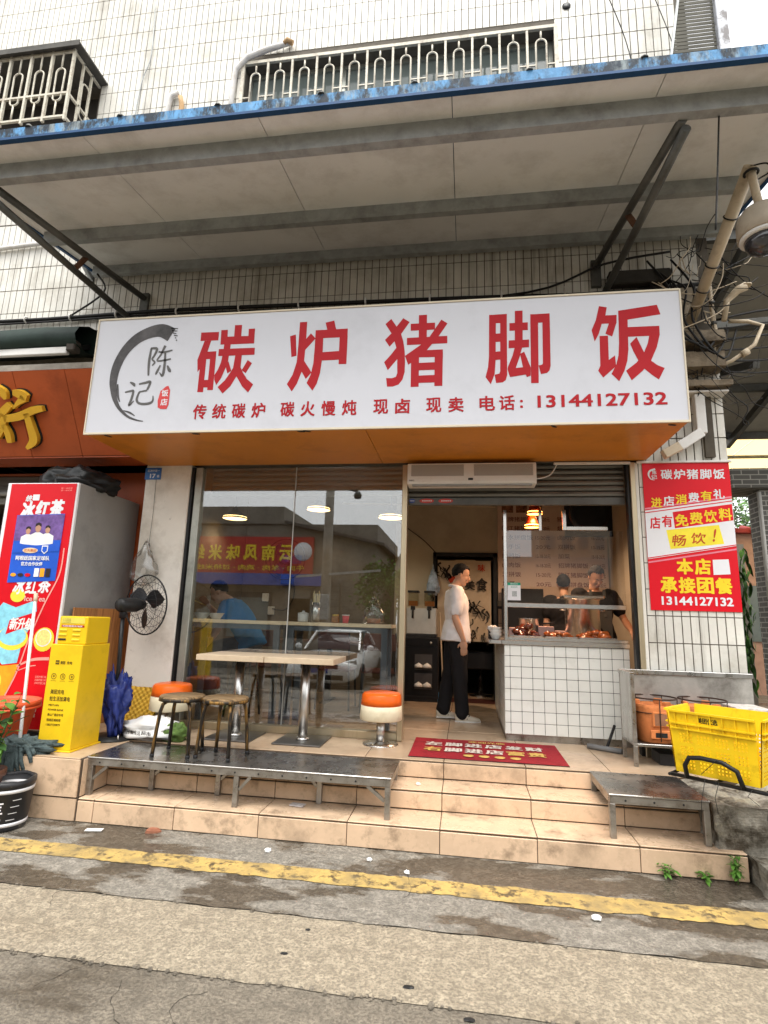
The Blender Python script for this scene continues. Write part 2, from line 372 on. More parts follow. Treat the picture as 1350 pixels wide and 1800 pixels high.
# ------------------------------------------------------------------ the shop building
bld = thing('shop_building', 'white tiled building holding the pork rice shop, barred windows above the canopy', 'building', (0, 1.25, .4))
BO = Vector((0, 1.25, .4))
def bpart(b, name, mat, parent=bld, **k):
    b.v = [tuple(Vector(v)-BO) for v in b.v]
    return b.obj(name, mat, parent, **k)
# masonry behind the tiles, with window openings
b = B()
WX0, WX1, WZ0, WZ1 = -2.56, .95, 6.55, 7.78
CX0, CX1, CZ0, CZ1 = -7.2, -4.42, 6.5, 7.75
b.box(-9, 2.28, 1.215, 1.5, 2.93, 6.5)
b.box(-9, CX0, 1.215, 1.5, 6.5, 11); b.box(CX1, WX0, 1.215, 1.5, 6.5, 11); b.box(WX1, 2.28, 1.215, 1.5, 6.5, 11)
b.box(CX0, CX1, 1.215, 1.5, CZ1, 11); b.box(WX0, WX1, 1.215, 1.5, WZ1, 11); b.box(WX0, WX1, 1.215, 1.5, 6.5, WZ0)
b.box(1.52, 2.28, 1.205, 1.5, .41, 2.93)                # right pier
b.box(2.0, 2.28, 1.5, 7, .41, 11)                      # side wall to the alley
b.box(-9, 2.28, 6.7, 7, 2.93, 11)
bpart(b, 'wall', GROUT)
bpart(B().box(-9, 2.28, 1.2, 7, 11, 11.2), 'roof', CONC)
# left plaster pier
p = B().box(-3.21, -2.725, 1.19, 1.5, .41, 2.93); bpart(p, 'pier', PLASTER, bevel=.008)
bpart(B().box(1.465, 1.53, 1.2, 1.4, .41, 2.90), 'door_jamb', PLASTER, bevel=.004)
# rooms
bpart(B().box(-3.45, -3.3, 1.5, 4.4, .41, 3.3).box(-3.3, -1.0, 4.095, 4.25, .41, 3.3), 'dining_wall', M('dimmed_dining_wall', (.17, .13, .085), .7, var=.12, scale=2, dirt='2a2016', damt=.4, dscale=1.5))  # coloured darker than the cream wall so the dining room looks dim
b = B(); b.box(-1.0, -.43, 4.1, 4.25, .41, 3.3); b.box(-.43, .42, 4.1, 4.25, 2.37, 3.3); b.box(.42, 2.05, 4.1, 4.25, .41, 3.3)
b.box(1.96, 2.0, 1.5, 4.1, .41, 3.3)
bpart(b, 'interior_wall', INWALL)
bpart(B().box(-3.45, 2.05, 1.5, 4.4, 3.3, 3.36), 'ceiling', M('grey_ceiling', (.2, .185, .16), .8))
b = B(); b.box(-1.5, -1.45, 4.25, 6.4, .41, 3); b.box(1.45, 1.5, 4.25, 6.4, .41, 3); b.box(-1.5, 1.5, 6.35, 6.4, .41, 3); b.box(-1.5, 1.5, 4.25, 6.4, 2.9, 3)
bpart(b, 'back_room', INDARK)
b = B(); b.box(-.45, -.40, 4.06, 4.1, .42, 2.42); b.box(.39, .45, 4.06, 4.1, .42, 2.42); b.box(-.45, .45, 4.06, 4.1, 2.36, 2.42)
bpart(b, 'door_frame', DARKM, bevel=.004)
# cladding tiles: nearest ones are pieces, the rest one mesh
PX, PZ = .0765, .288
tiles = []
def clad(x0, x1, z0, z1, y, px=PX, pz=PZ, avoid=(), ox=0, oz=0):
    x = x0
    while x+px <= x1+.001:
        z = z0
        while z+pz <= z1+.001:
            if not any(x+px > a and x < c and z+pz > d and z < e for a, c, d, e in avoid):
                tiles.append((x+px/2, y, z+pz/2, px, pz))
            z += pz
        x += px
clad(1.532, 2.286, .43, 3.93, 1.203, .0685, .224)
clad(-7, 2.25, 4.45, 5.90, 1.214)
clad(-8, 2.25, 5.90, 10.9, 1.214, avoid=[(CX0, CX1, CZ0, CZ1), (WX0, WX1, WZ0, WZ1)])
tm = {}
for v in range(4):
    for px, pz in ((PX, PZ), (.0685, .224)):
        tb = B(); gx = .0085; w, h = px/2-gx/2, pz/2-gx/2
        dz = (.0, .0008, -.0006, .0014)[v]
        tb.add([(-w, -.004-dz, -h), (w, -.004, -h), (w, -.004+dz, h), (-w, -.004, h), (-w, .004, -h), (w, .004, -h), (w, .004, h), (-w, .004, h)], [(0, 1, 2, 3), (0, 4, 5, 1), (1, 5, 6, 2), (2, 6, 7, 3), (3, 7, 4, 0)])
        tm[(v, px)] = tb.mesh('tile', WTILE, bevel=.0015)
def visible(t):
    x, y, z = t[:3]
    if x > 1.53 and z < 3.9: return not (1.56 < x < 2.3 and 1.6 < z < 2.88)
    if z > 7.15: return True
    return 4.6 < z < 5.15 or (x < -4.0 and 4.6 < z < 5.95)
tiles.sort(key=lambda t: (not visible(t), (Vector(t[:3])-CAMLOC).length))
for t in tiles[:298]:
    link('tile', tm[(rng_.randrange(4), t[3])], bld, Vector(t[:3])-BO)
b = B()
for x, y, z, px, pz in tiles[298:]:
    gx = .0085; b.box(x-px/2+gx/2, x+px/2-gx/2, y-.004-rng_.random()*.0012, y+.004, z-pz/2+gx/2, z+pz/2-gx/2)
bpart(b, 'tile_cladding', WTILE, kind='stuff')
# upper window with bars
BARW = M('bar_white_paint', (.60, .56, .46), .5, var=.12, dirt='6a4a2c', damt=.55, dscale=14)
WINGL = M('old_window_glass', (.16, .19, .18), .08, var=.2, scale=2)
win = bpart(B().box(WX0, WX1, 1.36, 1.37, WZ0, WZ1), 'window', WINGL)
wf = B()
for x in (WX0+.02, -1.4, -.22, WX1-.02): wf.box(x-.025, x+.025, 1.34, 1.36, WZ0, WZ1)
wf.box(WX0, WX1, 1.335, 1.36, WZ1-.05, WZ1); wf.box(WX0, WX1, 1.335, 1.36, WZ0, WZ0+.05); wf.box(WX0, WX1, 1.335, 1.36, 7.28, 7.32)
bpart(wf, 'frame', ALUG, win)
bf = B(); bf.box(WX0-.03, WX1+.03, 1.175, 1.205, WZ1-.01, WZ1+.03); bf.box(WX0-.03, WX1+.03, 1.175, 1.205, WZ0-.03, WZ0+.01); bf.box(WX0-.03, WX0+.01, 1.176, 1.204, WZ0, WZ1); bf.box(WX1-.01, WX1+.03, 1.176, 1.204, WZ0, WZ1)
bpart(bf, 'grille_frame', BARW, win)
nb = 12; pitch = (WX1-WX0)/nb
for k in range(1, nb):
    x = WX0+pitch*k; bpart(B().box(x-.012, x+.012, 1.178, 1.202, WZ0, WZ1), 'bar', BARW, win)
def loop_bar(xc, zt, zb, y, w=.11, r=.011, par=win, stem=.1):
    pts = [(xc-w/2, y, zb)]+[(xc-w/2*math.cos(t), y, zt-w/2+w/2*math.sin(t)) for t in [math.pi*i/8 for i in range(9)]]+[(xc+w/2, y, zb)]
    bb = B().tube(pts, r, 6); bb.tube([(xc, y, zt), (xc, y, zt+stem)], r, 6)
    return bpart(bb, 'bar', BARW, par)
for k in range(nb):
    xc = WX0+pitch*(k+.5); loop_bar(xc, WZ1-.14, WZ0+.1, 1.19)
    bpart(B().box(xc-pitch/2+.012, xc-.062, 1.182, 1.198, 7.30, 7.315), 'crossbar', BARW, win); bpart(B().box(xc+.062, xc+pitch/2-.012, 1.182, 1.198, 7.30, 7.315), 'crossbar', BARW, win)
# caged window on the left
cage = bpart(B().box(CX0, CX1, 1.36, 1.37, CZ0, CZ1), 'window', INDARK)
bpart(B().box(CX0-.1, CX1+.10, .70, 1.21, CZ1, CZ1+.02).box(CX0-.1, CX1+.1, .69, .70, CZ1-.03, CZ1+.04), 'hood', M('dark_tin', (.09, .085, .075), .7, var=.3), cage)
cf = B()
for z in (6.85, 7.16, CZ1-.02): cf.box(CX0, CX1+.005, .75, .775, z-.012, z+.012); cf.box(CX1-.02, CX1+.005, .775, 1.21, z-.012, z+.012)
for k in range(11): cf.box(CX1-.013-.27*k, CX1+.013-.27*k, .748, .777, 6.8, CZ1)
for k in range(1, 3): cf.box(CX1-.02, CX1+.005, .775+.14*k, .795+.14*k, 6.8, CZ1)
bpart(cf, 'cage_frame', BARW, cage)
for k in range(10):
    xc = CX1-.135-.27*k
    pts = [(xc+.055*math.cos(t), .76, (7.45 if math.sin(t) >= 0 else 7.12)+.055*math.sin(t)) for t in [2*math.pi*i/16 for i in range(16)]]
    bpart(B().tube(pts, .01, 6, closed=True).tube([(xc, .76, 7.5), (xc, .76, CZ1)], .01, 6).tube([(xc, .76, 7.06), (xc, .76, 6.85)], .01, 6), 'bar', BARW, cage)
pts = [(CX1, 1.0+.06*math.cos(t), (7.45 if math.sin(t) >= 0 else 7.1)+.06*math.sin(t)) for t in [2*math.pi*i/16 for i in range(16)]]
bpart(B().tube(pts, .01, 6, closed=True), 'bar', BARW, cage)
# ------------------------------------------------------------------ shopfront glazing
sw = bpart(B().box(-2.72, -2.695, 1.20, 1.30, .42, 2.9).box(-2.695, -2.68, 1.222, 1.30, .42, 2.9), 'shop_window', DARKM)
bpart(B().box(-2.682, -2.61, 1.215, 1.30, .42, 2.9), 'frame', ALUG, sw, bevel=.004)
bpart(B().box(-.585, -.535, 1.19, 1.29, .42, 2.9), 'frame', ALU, sw, bevel=.004)
bpart(B().box(-2.61, -.585, 1.205, 1.29, .42, .485), 'frame', ALU, sw, bevel=.004)
bpart(B().box(-2.61, -1.648, 1.245, 1.255, .485, 2.9), 'pane', GLASS, sw)
bpart(B().box(-1.640, -.585, 1.245, 1.255, .485, 2.9), 'pane', GLASS, sw)
bpart(B().box(-1.648, -1.640, 1.243, 1.257, .485, 2.9), 'seal', M('silicone', (.45, .46, .44), .5), sw)
bpart(B().box(1.458, 1.50, 1.185, 1.29, .42, 2.9), 'door_post', ALU, bevel=.004)
bpart(B().box(1.432, 1.458, 1.21, 1.29, .42, 2.9), 'door_post', DARKM, bevel=.003)
# roller shutters
SHUT = M('shutter_steel', (.2, .19, .165), .45, metal=.75, var=.22, scale=5, stretch=(.4, 1, 4), dirt='2b241b', damt=.6, dscale=4)
def shutter(x0, x1, y, zb, zt, bottom):
    s = bpart(B().box(x0, x1, y+.018, y+.026, zb, zt), 'roller_shutter', SHUT)
    z = zb+bottom
    if bottom: bpart(B().box(x0, x1, y-.014, y+.016, zb, zb+bottom-.004), 'bottom_rail', GALVD, s, bevel=.004)
    while z < zt-.01:
        prof = [(-.0, .0), (-.012, .008), (-.016, .026), (-.012, .044), (0, .05), (.008, .05), (.008, 0)]
        bb = B(); n = len(prof)
        bb.add([(x0, y+a, z+c) for a, c in prof]+[(x1, y+a, z+c) for a, c in prof], [tuple(range(n)), tuple(range(2*n-1, n-1, -1))]+[(i, (i+1) % n, (i+1) % n+n, i+n) for i in range(n)])
        bpart(bb, 'slat', SHUT, s); z += .053
    return s
shutter(-2.58, -.60, 1.40, 2.64, 2.95, 0)
rs = shutter(-.53, 1.43, 1.30, 2.53, 2.95, .075)
STK = M('sticker_red', (.5, .06, .05), .5); STB = M('sticker_blue', (.05, .09, .3), .5)
for x, m_, w in ((-.36, STK, .07), (-.18, STK, .07), (-.5, STB, .03)):
    bb = B(); pts = [(x+w*math.cos(t)*(1), .022*math.sin(t)) for t in [2*math.pi*i/16 for i in range(16)]]
    bb.prism(pts, .001, lambda u, v, w_: (u, 1.285-w_, 2.568+v)); o = bpart(bb, 'sticker', m_, rs)
    bb = B(); [bb.box(x-w*.6+i*w*.28, x-w*.6+i*w*.28+w*.18, 1.282, 1.2835, 2.563, 2.573) for i in range(5)]; bpart(bb, 'print', WHITEV, o)

# hairline cracks across the road slabs
cb = B(); rc = random.Random(14)
for k in range(8):
    x, y = rc.uniform(-2.6, 1.6), rc.uniform(-2.0, -.2); a = rc.uniform(0, 6.28); pts = []
    for i in range(rc.randrange(8, 20)):
        pts.append((x, y)); a += rc.uniform(-.7, .7); x += math.cos(a)*.035; y += math.sin(a)*.035
    zc = lambda y_: .0125 if y_ > -.87 else (.0055 if y_ > -1.39 else .0015)
    for i in range(len(pts)-1):
        p, q = pts[i], pts[i+1]; d = Vector((q[0]-p[0], q[1]-p[1])).normalized(); w = rc.uniform(.0006, .0016)
        cb.add([(p[0]-d.y*w, p[1]+d.x*w, zc(p[1])), (p[0]+d.y*w, p[1]-d.x*w, zc(p[1])), (q[0]+d.y*w, q[1]-d.x*w, zc(q[1])), (q[0]-d.y*w, q[1]+d.x*w, zc(q[1]))], [(0, 1, 2, 3)])
cb.obj('road_cracks', M('crack_dirt', (.035, .03, .025), .95), kind='stuff', label='fine dark cracks in the road concrete', category='cracks')
# ------------------------------------------------------------------ main signboard
sg = thing('signboard', 'long white light-box sign with five big red characters over the shop front', 'signboard', (-.79, .71, 2.92))
SO = Vector((-.79, .71, 2.92))
def part_at(O):
    def f(b, name, mat, parent, **k):
        b.v = [tuple(Vector(v)-O) for v in b.v]; return b.obj(name, mat, parent, **k)
    return f
sp = part_at(SO)
SIGNW = M('sign_face_white', (.575, .58, .62), .32, var=.02, scale=2, dirt='9a9a9e', damt=.25, dscale=1.2, spec=.4)
ORANGE = M('orange_soffit', (.62, .235, .03), .35, var=.06, scale=2.5, dirt='5a2c08', damt=.5, dscale=1.8, dlo=.5, dhi=.8)
sp(B().box(-3.192, 1.602, .214, .26, 2.925, 3.97), 'panel', SIGNW, sg)
sp(B().box(-3.2, 1.61, .205, .225, 2.912, 2.928).box(-3.2, -3.190, .205, .3, 2.928, 3.975).box(1.600, 1.61, .205, .3, 2.928, 3.975).box(-3.19, 1.6, .205, .3, 3.965, 3.978), 'edge_trim', M('cream_trim', (.66, .58, .44), .4, var=.05), sg)
for a, c in ((-3.18, -.78), (-.775, 1.595)): sp(B().box(a, c, .226, 1.185, 2.914, 2.924), 'soffit_panel', ORANGE, sg)
sp(B().box(-3.19, -3.17, .26, 1.185, 2.924, 3.96).box(1.58, 1.6, .26, 1.185, 2.924, 3.96).box(-3.17, 1.58, .30, 1.185, 3.94, 3.96), 'side_panel', M('sign_side', (.2, .1, .04), .6, var=.2), sg)
HEAVY = {
 '碳': [[(-2.228, 3.807), (-2.068, 3.805), (-2.067, 3.727), (-2.228, 3.729)],
   [(-2.191, 3.727), (-2.131, 3.727), (-2.154, 3.629), (-2.159, 3.56), (-2.209, 3.471), (-2.227, 3.446), (-2.238, 3.557)],
   [(-2.204, 3.516), (-2.159, 3.56), (-2.159, 3.371), (-2.159, 3.306), (-2.159, 3.263), (-2.211, 3.265), (-2.209, 3.475)],
   [(-2.161, 3.627), (-2.075, 3.628), (-2.075, 3.558), (-2.163, 3.56)],
   [(-2.125, 3.564), (-2.075, 3.564), (-2.074, 3.28), (-2.124, 3.28), (-2.125, 3.372)],
   [(-2.162, 3.371), (-2.123, 3.372), (-2.078, 3.37), (-2.076, 3.303), (-2.161, 3.305)],
   [(-2.048, 3.82), (-1.99, 3.82), (-1.983, 3.688), (-2.044, 3.687)],
   [(-1.929, 3.86), (-1.866, 3.859), (-1.866, 3.748), (-1.928, 3.748)],
   [(-1.804, 3.819), (-1.749, 3.82), (-1.747, 3.684), (-1.799, 3.686)],
   [(-1.994, 3.757), (-1.795, 3.754), (-1.789, 3.685), (-1.988, 3.685)],
   [(-2.01, 3.692), (-1.953, 3.691), (-1.955, 3.641), (-2.011, 3.641)],
   [(-2.054, 3.646), (-1.737, 3.644), (-1.736, 3.582), (-2.054, 3.583)],
   [(-2.017, 3.586), (-1.961, 3.584), (-1.963, 3.534), (-1.984, 3.462), (-2.012, 3.382), (-2.049, 3.324), (-2.069, 3.368), (-2.073, 3.411), (-2.046, 3.46), (-2.025, 3.523)],
   [(-1.982, 3.494), (-1.959, 3.531), (-1.927, 3.446), (-1.96, 3.424)],
   [(-1.903, 3.582), (-1.846, 3.581), (-1.849, 3.475), (-1.878, 3.395), (-1.922, 3.311), (-1.986, 3.246), (-2.034, 3.304), (-1.975, 3.362), (-1.932, 3.433), (-1.913, 3.468)],
   [(-1.85, 3.477), (-1.826, 3.429), (-1.786, 3.369), (-1.727, 3.318), (-1.765, 3.248), (-1.82, 3.303), (-1.878, 3.395), (-1.901, 3.459)],
   [(-1.79, 3.536), (-1.752, 3.507), (-1.8, 3.42), (-1.835, 3.447)]],
 '炉': [[(-1.438, 3.734), (-1.389, 3.748), (-1.372, 3.557), (-1.415, 3.547)],
   [(-1.36, 3.857), (-1.298, 3.858), (-1.298, 3.698), (-1.301, 3.603), (-1.304, 3.509), (-1.32, 3.413), (-1.353, 3.312), (-1.393, 3.244), (-1.438, 3.31), (-1.395, 3.389), (-1.367, 3.499), (-1.362, 3.645)],
   [(-1.261, 3.752), (-1.218, 3.704), (-1.301, 3.605), (-1.319, 3.643), (-1.302, 3.698)],
   [(-1.307, 3.514), (-1.236, 3.405), (-1.281, 3.349), (-1.322, 3.418), (-1.339, 3.469)],
   [(-1.14, 3.841), (-1.068, 3.857), (-1.047, 3.772), (-1.122, 3.771)],
   [(-1.22, 3.776), (-.951, 3.779), (-.950, 3.703), (-1.217, 3.704)],
   [(-1.016, 3.711), (-.949, 3.713), (-.950, 3.467), (-1.014, 3.468)],
   [(-1.161, 3.578), (-1.008, 3.583), (-1.009, 3.507), (-1.164, 3.505)],
   [(-1.221, 3.777), (-1.154, 3.777), (-1.152, 3.579), (-1.155, 3.505), (-1.165, 3.395), (-1.187, 3.306), (-1.22, 3.246), (-1.272, 3.314), (-1.242, 3.384), (-1.225, 3.484), (-1.221, 3.619)]],
 '猪': [[(-.640, 3.802), (-.593, 3.846), (-.508, 3.712), (-.561, 3.672)],
   [(-.496, 3.847), (-.443, 3.81), (-.510, 3.708), (-.601, 3.602), (-.640, 3.663), (-.591, 3.716)],
   [(-.566, 3.715), (-.511, 3.712), (-.491, 3.645), (-.478, 3.559), (-.473, 3.464), (-.474, 3.38), (-.490, 3.316), (-.520, 3.275), (-.567, 3.259), (-.612, 3.26), (-.621, 3.333), (-.574, 3.33), (-.543, 3.341), (-.533, 3.373), (-.536, 3.486), (-.543, 3.58), (-.565, 3.658)],
   [(-.547, 3.588), (-.505, 3.56), (-.538, 3.49), (-.610, 3.4), (-.641, 3.469), (-.592, 3.526)],
   [(-.369, 3.866), (-.304, 3.867), (-.303, 3.659), (-.367, 3.662)],
   [(-.434, 3.793), (-.239, 3.794), (-.238, 3.733), (-.433, 3.733)],
   [(-.462, 3.671), (-.140, 3.674), (-.140, 3.611), (-.461, 3.61)],
   [(-.189, 3.817), (-.140, 3.782), (-.209, 3.674), (-.299, 3.562), (-.372, 3.493), (-.447, 3.44), (-.475, 3.516), (-.352, 3.605), (-.283, 3.67)],
   [(-.425, 3.49), (-.362, 3.53), (-.361, 3.251), (-.424, 3.251)],
   [(-.369, 3.558), (-.174, 3.559), (-.174, 3.496), (-.368, 3.5)],
   [(-.238, 3.55), (-.174, 3.552), (-.176, 3.252), (-.238, 3.253)],
   [(-.369, 3.451), (-.233, 3.452), (-.233, 3.389), (-.368, 3.39)],
   [(-.367, 3.344), (-.232, 3.345), (-.232, 3.283), (-.366, 3.283)]],
 '脚': [[(.187, 3.838), (.240, 3.837), (.234, 3.451), (.226, 3.337), (.196, 3.252), (.156, 3.312), (.176, 3.396), (.183, 3.491)],
   [(.234, 3.838), (.324, 3.839), (.323, 3.762), (.234, 3.763)],
   [(.272, 3.772), (.323, 3.769), (.320, 3.324), (.309, 3.283), (.287, 3.265), (.236, 3.261), (.225, 3.33), (.262, 3.338), (.268, 3.359)],
   [(.233, 3.674), (.277, 3.675), (.276, 3.604), (.232, 3.604)],
   [(.232, 3.522), (.275, 3.523), (.274, 3.454), (.231, 3.452)],
   [(.386, 3.861), (.445, 3.861), (.441, 3.601), (.382, 3.604)],
   [(.343, 3.758), (.483, 3.758), (.482, 3.693), (.342, 3.693)],
   [(.335, 3.611), (.490, 3.612), (.488, 3.548), (.334, 3.546)],
   [(.380, 3.551), (.437, 3.551), (.419, 3.481), (.385, 3.378), (.361, 3.342), (.341, 3.307), (.323, 3.371), (.327, 3.39), (.363, 3.483)],
   [(.338, 3.375), (.383, 3.379), (.440, 3.383), (.494, 3.383), (.496, 3.313), (.454, 3.322), (.341, 3.306)],
   [(.419, 3.495), (.451, 3.512), (.498, 3.379), (.496, 3.313), (.467, 3.301), (.440, 3.383)],
   [(.503, 3.825), (.561, 3.823), (.554, 3.251), (.498, 3.251)],
   [(.555, 3.824), (.649, 3.825), (.649, 3.751), (.553, 3.751)],
   [(.594, 3.76), (.649, 3.759), (.645, 3.387), (.636, 3.35), (.617, 3.33), (.572, 3.322), (.557, 3.393), (.583, 3.399), (.589, 3.412)]],
 '饭': [[(1.018, 3.866), (1.075, 3.853), (1.062, 3.785), (1.032, 3.715), (1.006, 3.632), (.975, 3.572), (.956, 3.667), (.990, 3.749)],
   [(1.054, 3.785), (1.144, 3.785), (1.14, 3.717), (1.03, 3.716)],
   [(1.086, 3.723), (1.141, 3.725), (1.103, 3.608), (1.055, 3.632)],
   [(1.012, 3.616), (1.073, 3.616), (1.07, 3.417), (1.116, 3.453), (1.12, 3.366), (1.024, 3.277), (.990, 3.333), (1.007, 3.373)],
   [(1.157, 3.819), (1.437, 3.853), (1.458, 3.773), (1.219, 3.741), (1.155, 3.74)],
   [(1.158, 3.819), (1.223, 3.818), (1.214, 3.498), (1.202, 3.406), (1.177, 3.326), (1.136, 3.244), (1.084, 3.304), (1.122, 3.379), (1.141, 3.45), (1.15, 3.552)],
   [(1.214, 3.679), (1.444, 3.678), (1.442, 3.6), (1.21, 3.6)],
   [(1.37, 3.609), (1.443, 3.608), (1.415, 3.504), (1.369, 3.399), (1.306, 3.321), (1.225, 3.248), (1.189, 3.326), (1.266, 3.388), (1.324, 3.467), (1.355, 3.543)],
   [(1.277, 3.595), (1.324, 3.467), (1.369, 3.399), (1.411, 3.362), (1.46, 3.337), (1.415, 3.248), (1.367, 3.288), (1.321, 3.335), (1.28, 3.405), (1.248, 3.481), (1.229, 3.543)]],
}
for ch, polys in HEAVY.items():
    bb = B()
    for i, pl_ in enumerate(polys): bb.prism(pl_, .001+.00012*i, lambda u, v, w: Vector((u, .2138-w, v))-SO)
    bb.obj('letter', RED, sg)
for ch, r in () and (('碳', (-2.24, -1.755, 3.25, 3.845)), ('炉', (-1.44, -.945, 3.245, 3.858)), ('猪', (-.645, -.14, 3.25, 3.855)), ('脚', (.162, .655, 3.25, 3.845)), ('饭', (.945, 1.475, 3.25, 3.852))):
    text(ch, RED, sg, (r[0]-SO.x, r[1]-SO.x, r[2]-SO.z, r[3]-SO.z), .2125-SO.y, .034, .003, name='letter')
for s_, r in (('传统碳炉', (-2.233, -1.601, 3.026, 3.155)), ('碳火慢炖', (-1.481, -.847, 3.028, 3.156)), ('现卤', (-.719, -.421, 3.031, 3.155)), ('现卖', (-.303, -.007, 3.033, 3.156)), ('电话:', (.105, .438, 3.037, 3.158)), ('13144127132', (.541, 1.462, 3.05, 3.15))):
    n = len(s_); w = (r[1]-r[0])
    if n == 11: text(s_, RED, sg, (r[0]-SO.x, r[1]-SO.x, r[2]-SO.z, r[3]-SO.z), .2125-SO.y, .022, .002, name='phone_number')
    else:
        cw = .125; n2 = sum(.3 if c == ':' else 1 for c in s_); gap = (w-cw*n2)/max(1, n-1); x = r[0]
        for c in s_:
            ww = cw*(.3 if c == ':' else 1)
            text(c, RED, sg, (x-SO.x+(.004 if c != ':' else .012), x+ww-SO.x-.004, (r[2] if c != ':' else r[2]+.015)-SO.z, (r[3] if c != ':' else r[3]-.04)-SO.z), .2125-SO.y, .022, .002, name='letter'); x += ww+gap
INK = M('brush_ink', (.075, .07, .07), .45, var=.5, scale=7)
INK2 = M('brush_grey', (.11, .105, .10), .45, var=.1)
sfr = lambda u, v, w: Vector((u, .2125-w, v))-SO
ring = [(-2.50, 3.80, .13), (-2.60, 3.845, .12), (-2.72, 3.825, .105), (-2.83, 3.765, .095), (-2.92, 3.66, .085), (-2.975, 3.53, .08), (-2.99, 3.40, .07), (-2.975, 3.30, .055), (-2.95, 3.22, .04), (-2.90, 3.14, .028), (-2.82, 3.07, .02), (-2.74, 3.035, .014), (-2.67, 3.02, .006)]
brush('brush_ring', [ring, [(-2.945, 3.36, .012), (-2.93, 3.26, .02), (-2.905, 3.2, .008)], [(-2.86, 3.12, .006), (-2.80, 3.10, .016), (-2.75, 3.07, .006)]]+[[(-2.51+.012*k, 3.86-.022*k, .012), (-2.46+.02*random.random(), 3.855-.023*k, .006)] for k in range(6)], INK, sg, sfr)
brush('letter', [[(-2.675, 3.68, .018), (-2.62, 3.675, .022), (-2.632, 3.62, .018), (-2.652, 3.58, .014), (-2.625, 3.55, .016), (-2.645, 3.52, .01)], [(-2.672, 3.68, .016), (-2.678, 3.55, .022), (-2.67, 3.43, .014)],
    [(-2.60, 3.645, .014), (-2.55, 3.64, .018), (-2.475, 3.655, .012)], [(-2.545, 3.70, .022), (-2.575, 3.62, .016), (-2.605, 3.565, .012), (-2.54, 3.565, .016), (-2.48, 3.575, .012)], [(-2.537, 3.63, .016), (-2.532, 3.52, .022), (-2.54, 3.425, .02), (-2.57, 3.455, .006)], [(-2.57, 3.52, .012), (-2.595, 3.46, .02), (-2.605, 3.435, .008)], [(-2.505, 3.515, .012), (-2.485, 3.475, .028), (-2.47, 3.455, .012)]], INK2, sg, sfr)
brush('letter', [[(-2.83, 3.375, .012), (-2.795, 3.355, .026), (-2.785, 3.335, .01)], [(-2.865, 3.285, .012), (-2.81, 3.295, .018), (-2.79, 3.29, .018), (-2.80, 3.22, .02), (-2.815, 3.165, .018), (-2.775, 3.205, .006)],
    [(-2.745, 3.355, .014), (-2.69, 3.365, .02), (-2.645, 3.37, .022), (-2.665, 3.30, .016)], [(-2.735, 3.285, .012), (-2.665, 3.295, .014)], [(-2.735, 3.285, .014), (-2.75, 3.215, .02), (-2.72, 3.18, .02), (-2.65, 3.175, .022), (-2.605, 3.195, .018), (-2.605, 3.245, .006)]], INK2, sg, sfr)
seal = B().prism([(-2.525, 3.125), (-2.47, 3.123), (-2.456, 3.16), (-2.455, 3.29), (-2.475, 3.33), (-2.495, 3.325), (-2.54, 3.285), (-2.557, 3.20), (-2.55, 3.14)], .0015, sfr).obj('seal', M('seal_red', (.60, .06, .06), .5), sg)
for ch, z in (('饭', 3.235), ('店', 3.155)): text(ch, WHITEV, seal, (-2.528-SO.x, -2.468-SO.x, z-SO.z, z+.06-SO.z), .2108-SO.y, .02, .001, name='letter')
# chips in the soffit and a peeled lamp bracket
for x, y in ((-2.2, .24), (-1.3, .235), (.66, .24), (1.5, .26), (-3.0, .25), (-1.25, .23)):
    bb = B().lathe([(.035, 0), (.03, .004), (.0001, .005)], 7, (0, 0, 0), smooth=False).obj('paint_chip', BLACK, sg, Vector((x, y, 2.910))-SO, (math.pi, 0, random.random())); bb.scale = (1, .3, 1)
# ------------------------------------------------------------------ metal canopy
cn = thing('canopy', 'grey metal canopy with flaking blue gutter edge sheltering the shop front', 'canopy', (-.8, 1.2, 5.18))
CO = Vector((-.8, 1.2, 5.18)); cp = part_at(CO)
cz = lambda y: 5.18+.162*(y-1.15)
PANEL = M('canopy_panel', (.83, .85, .86), .5, var=.05, scale=1.5, dirt='8f8b82', damt=.45, dscale=1.6, dlo=.48, dhi=.75, bump=.03, bscale=90)
cj = [-5.5, -4.13, -2.785, -1.435, -.09, 1.25, 2.47, 3.7]
for i, (a, c) in enumerate(zip(cj, cj[1:])):
    y1 = 1.2 if -4.2 < a < 2.3 else -.42
    if i == 0 or i == 6: continue
    bb = B(); vs = []
    for z_ in (0, .028):
        for y in (-.765, 1.19):
            for x in (a+.003, c-.003): vs.append((x, y, cz(y)+z_))
    bb.add(vs, [(0, 2, 3, 1), (4, 5, 7, 6), (0, 1, 5, 4), (2, 6, 7, 3), (0, 4, 6, 2), (1, 3, 7, 5)])
    cp(bb, 'roof_panel', PANEL, cn)
BLUEP = M('flaking_blue_paint', (.085, .24, .44), .6, var=.45, scale=10, bump=.5, bscale=35, dirt='1a1712', damt=.92, dscale=7, dlo=.44, dhi=.54, stretch=(1, 1, .5), dirt2=('8f9a9c', .75, 9, .52, .64, (1, 1, .3)))
BLUE2 = M('dark_blue_paint', (.012, .06, .16), .5, var=.2)
bb = B().add([(x, y, z) for x in (-4.13, 2.47) for y, z in ((-.77, cz(-.77)+.03), (1.21, cz(1.21)+.03), (-.77, cz(-.77)+.05), (1.21, cz(1.21)+.05))], [(0, 1, 5, 4), (2, 6, 7, 3), (0, 4, 6, 2), (1, 3, 7, 5), (0, 2, 3, 1), (4, 5, 7, 6)])
cp(bb, 'roof_sheet', BLUE2, cn)
cp(B().box(-4.13, 2.47, -.80, -.768, cz(-.77)+.005, 4.957), 'gutter', BLUEP, cn, bevel=.003)
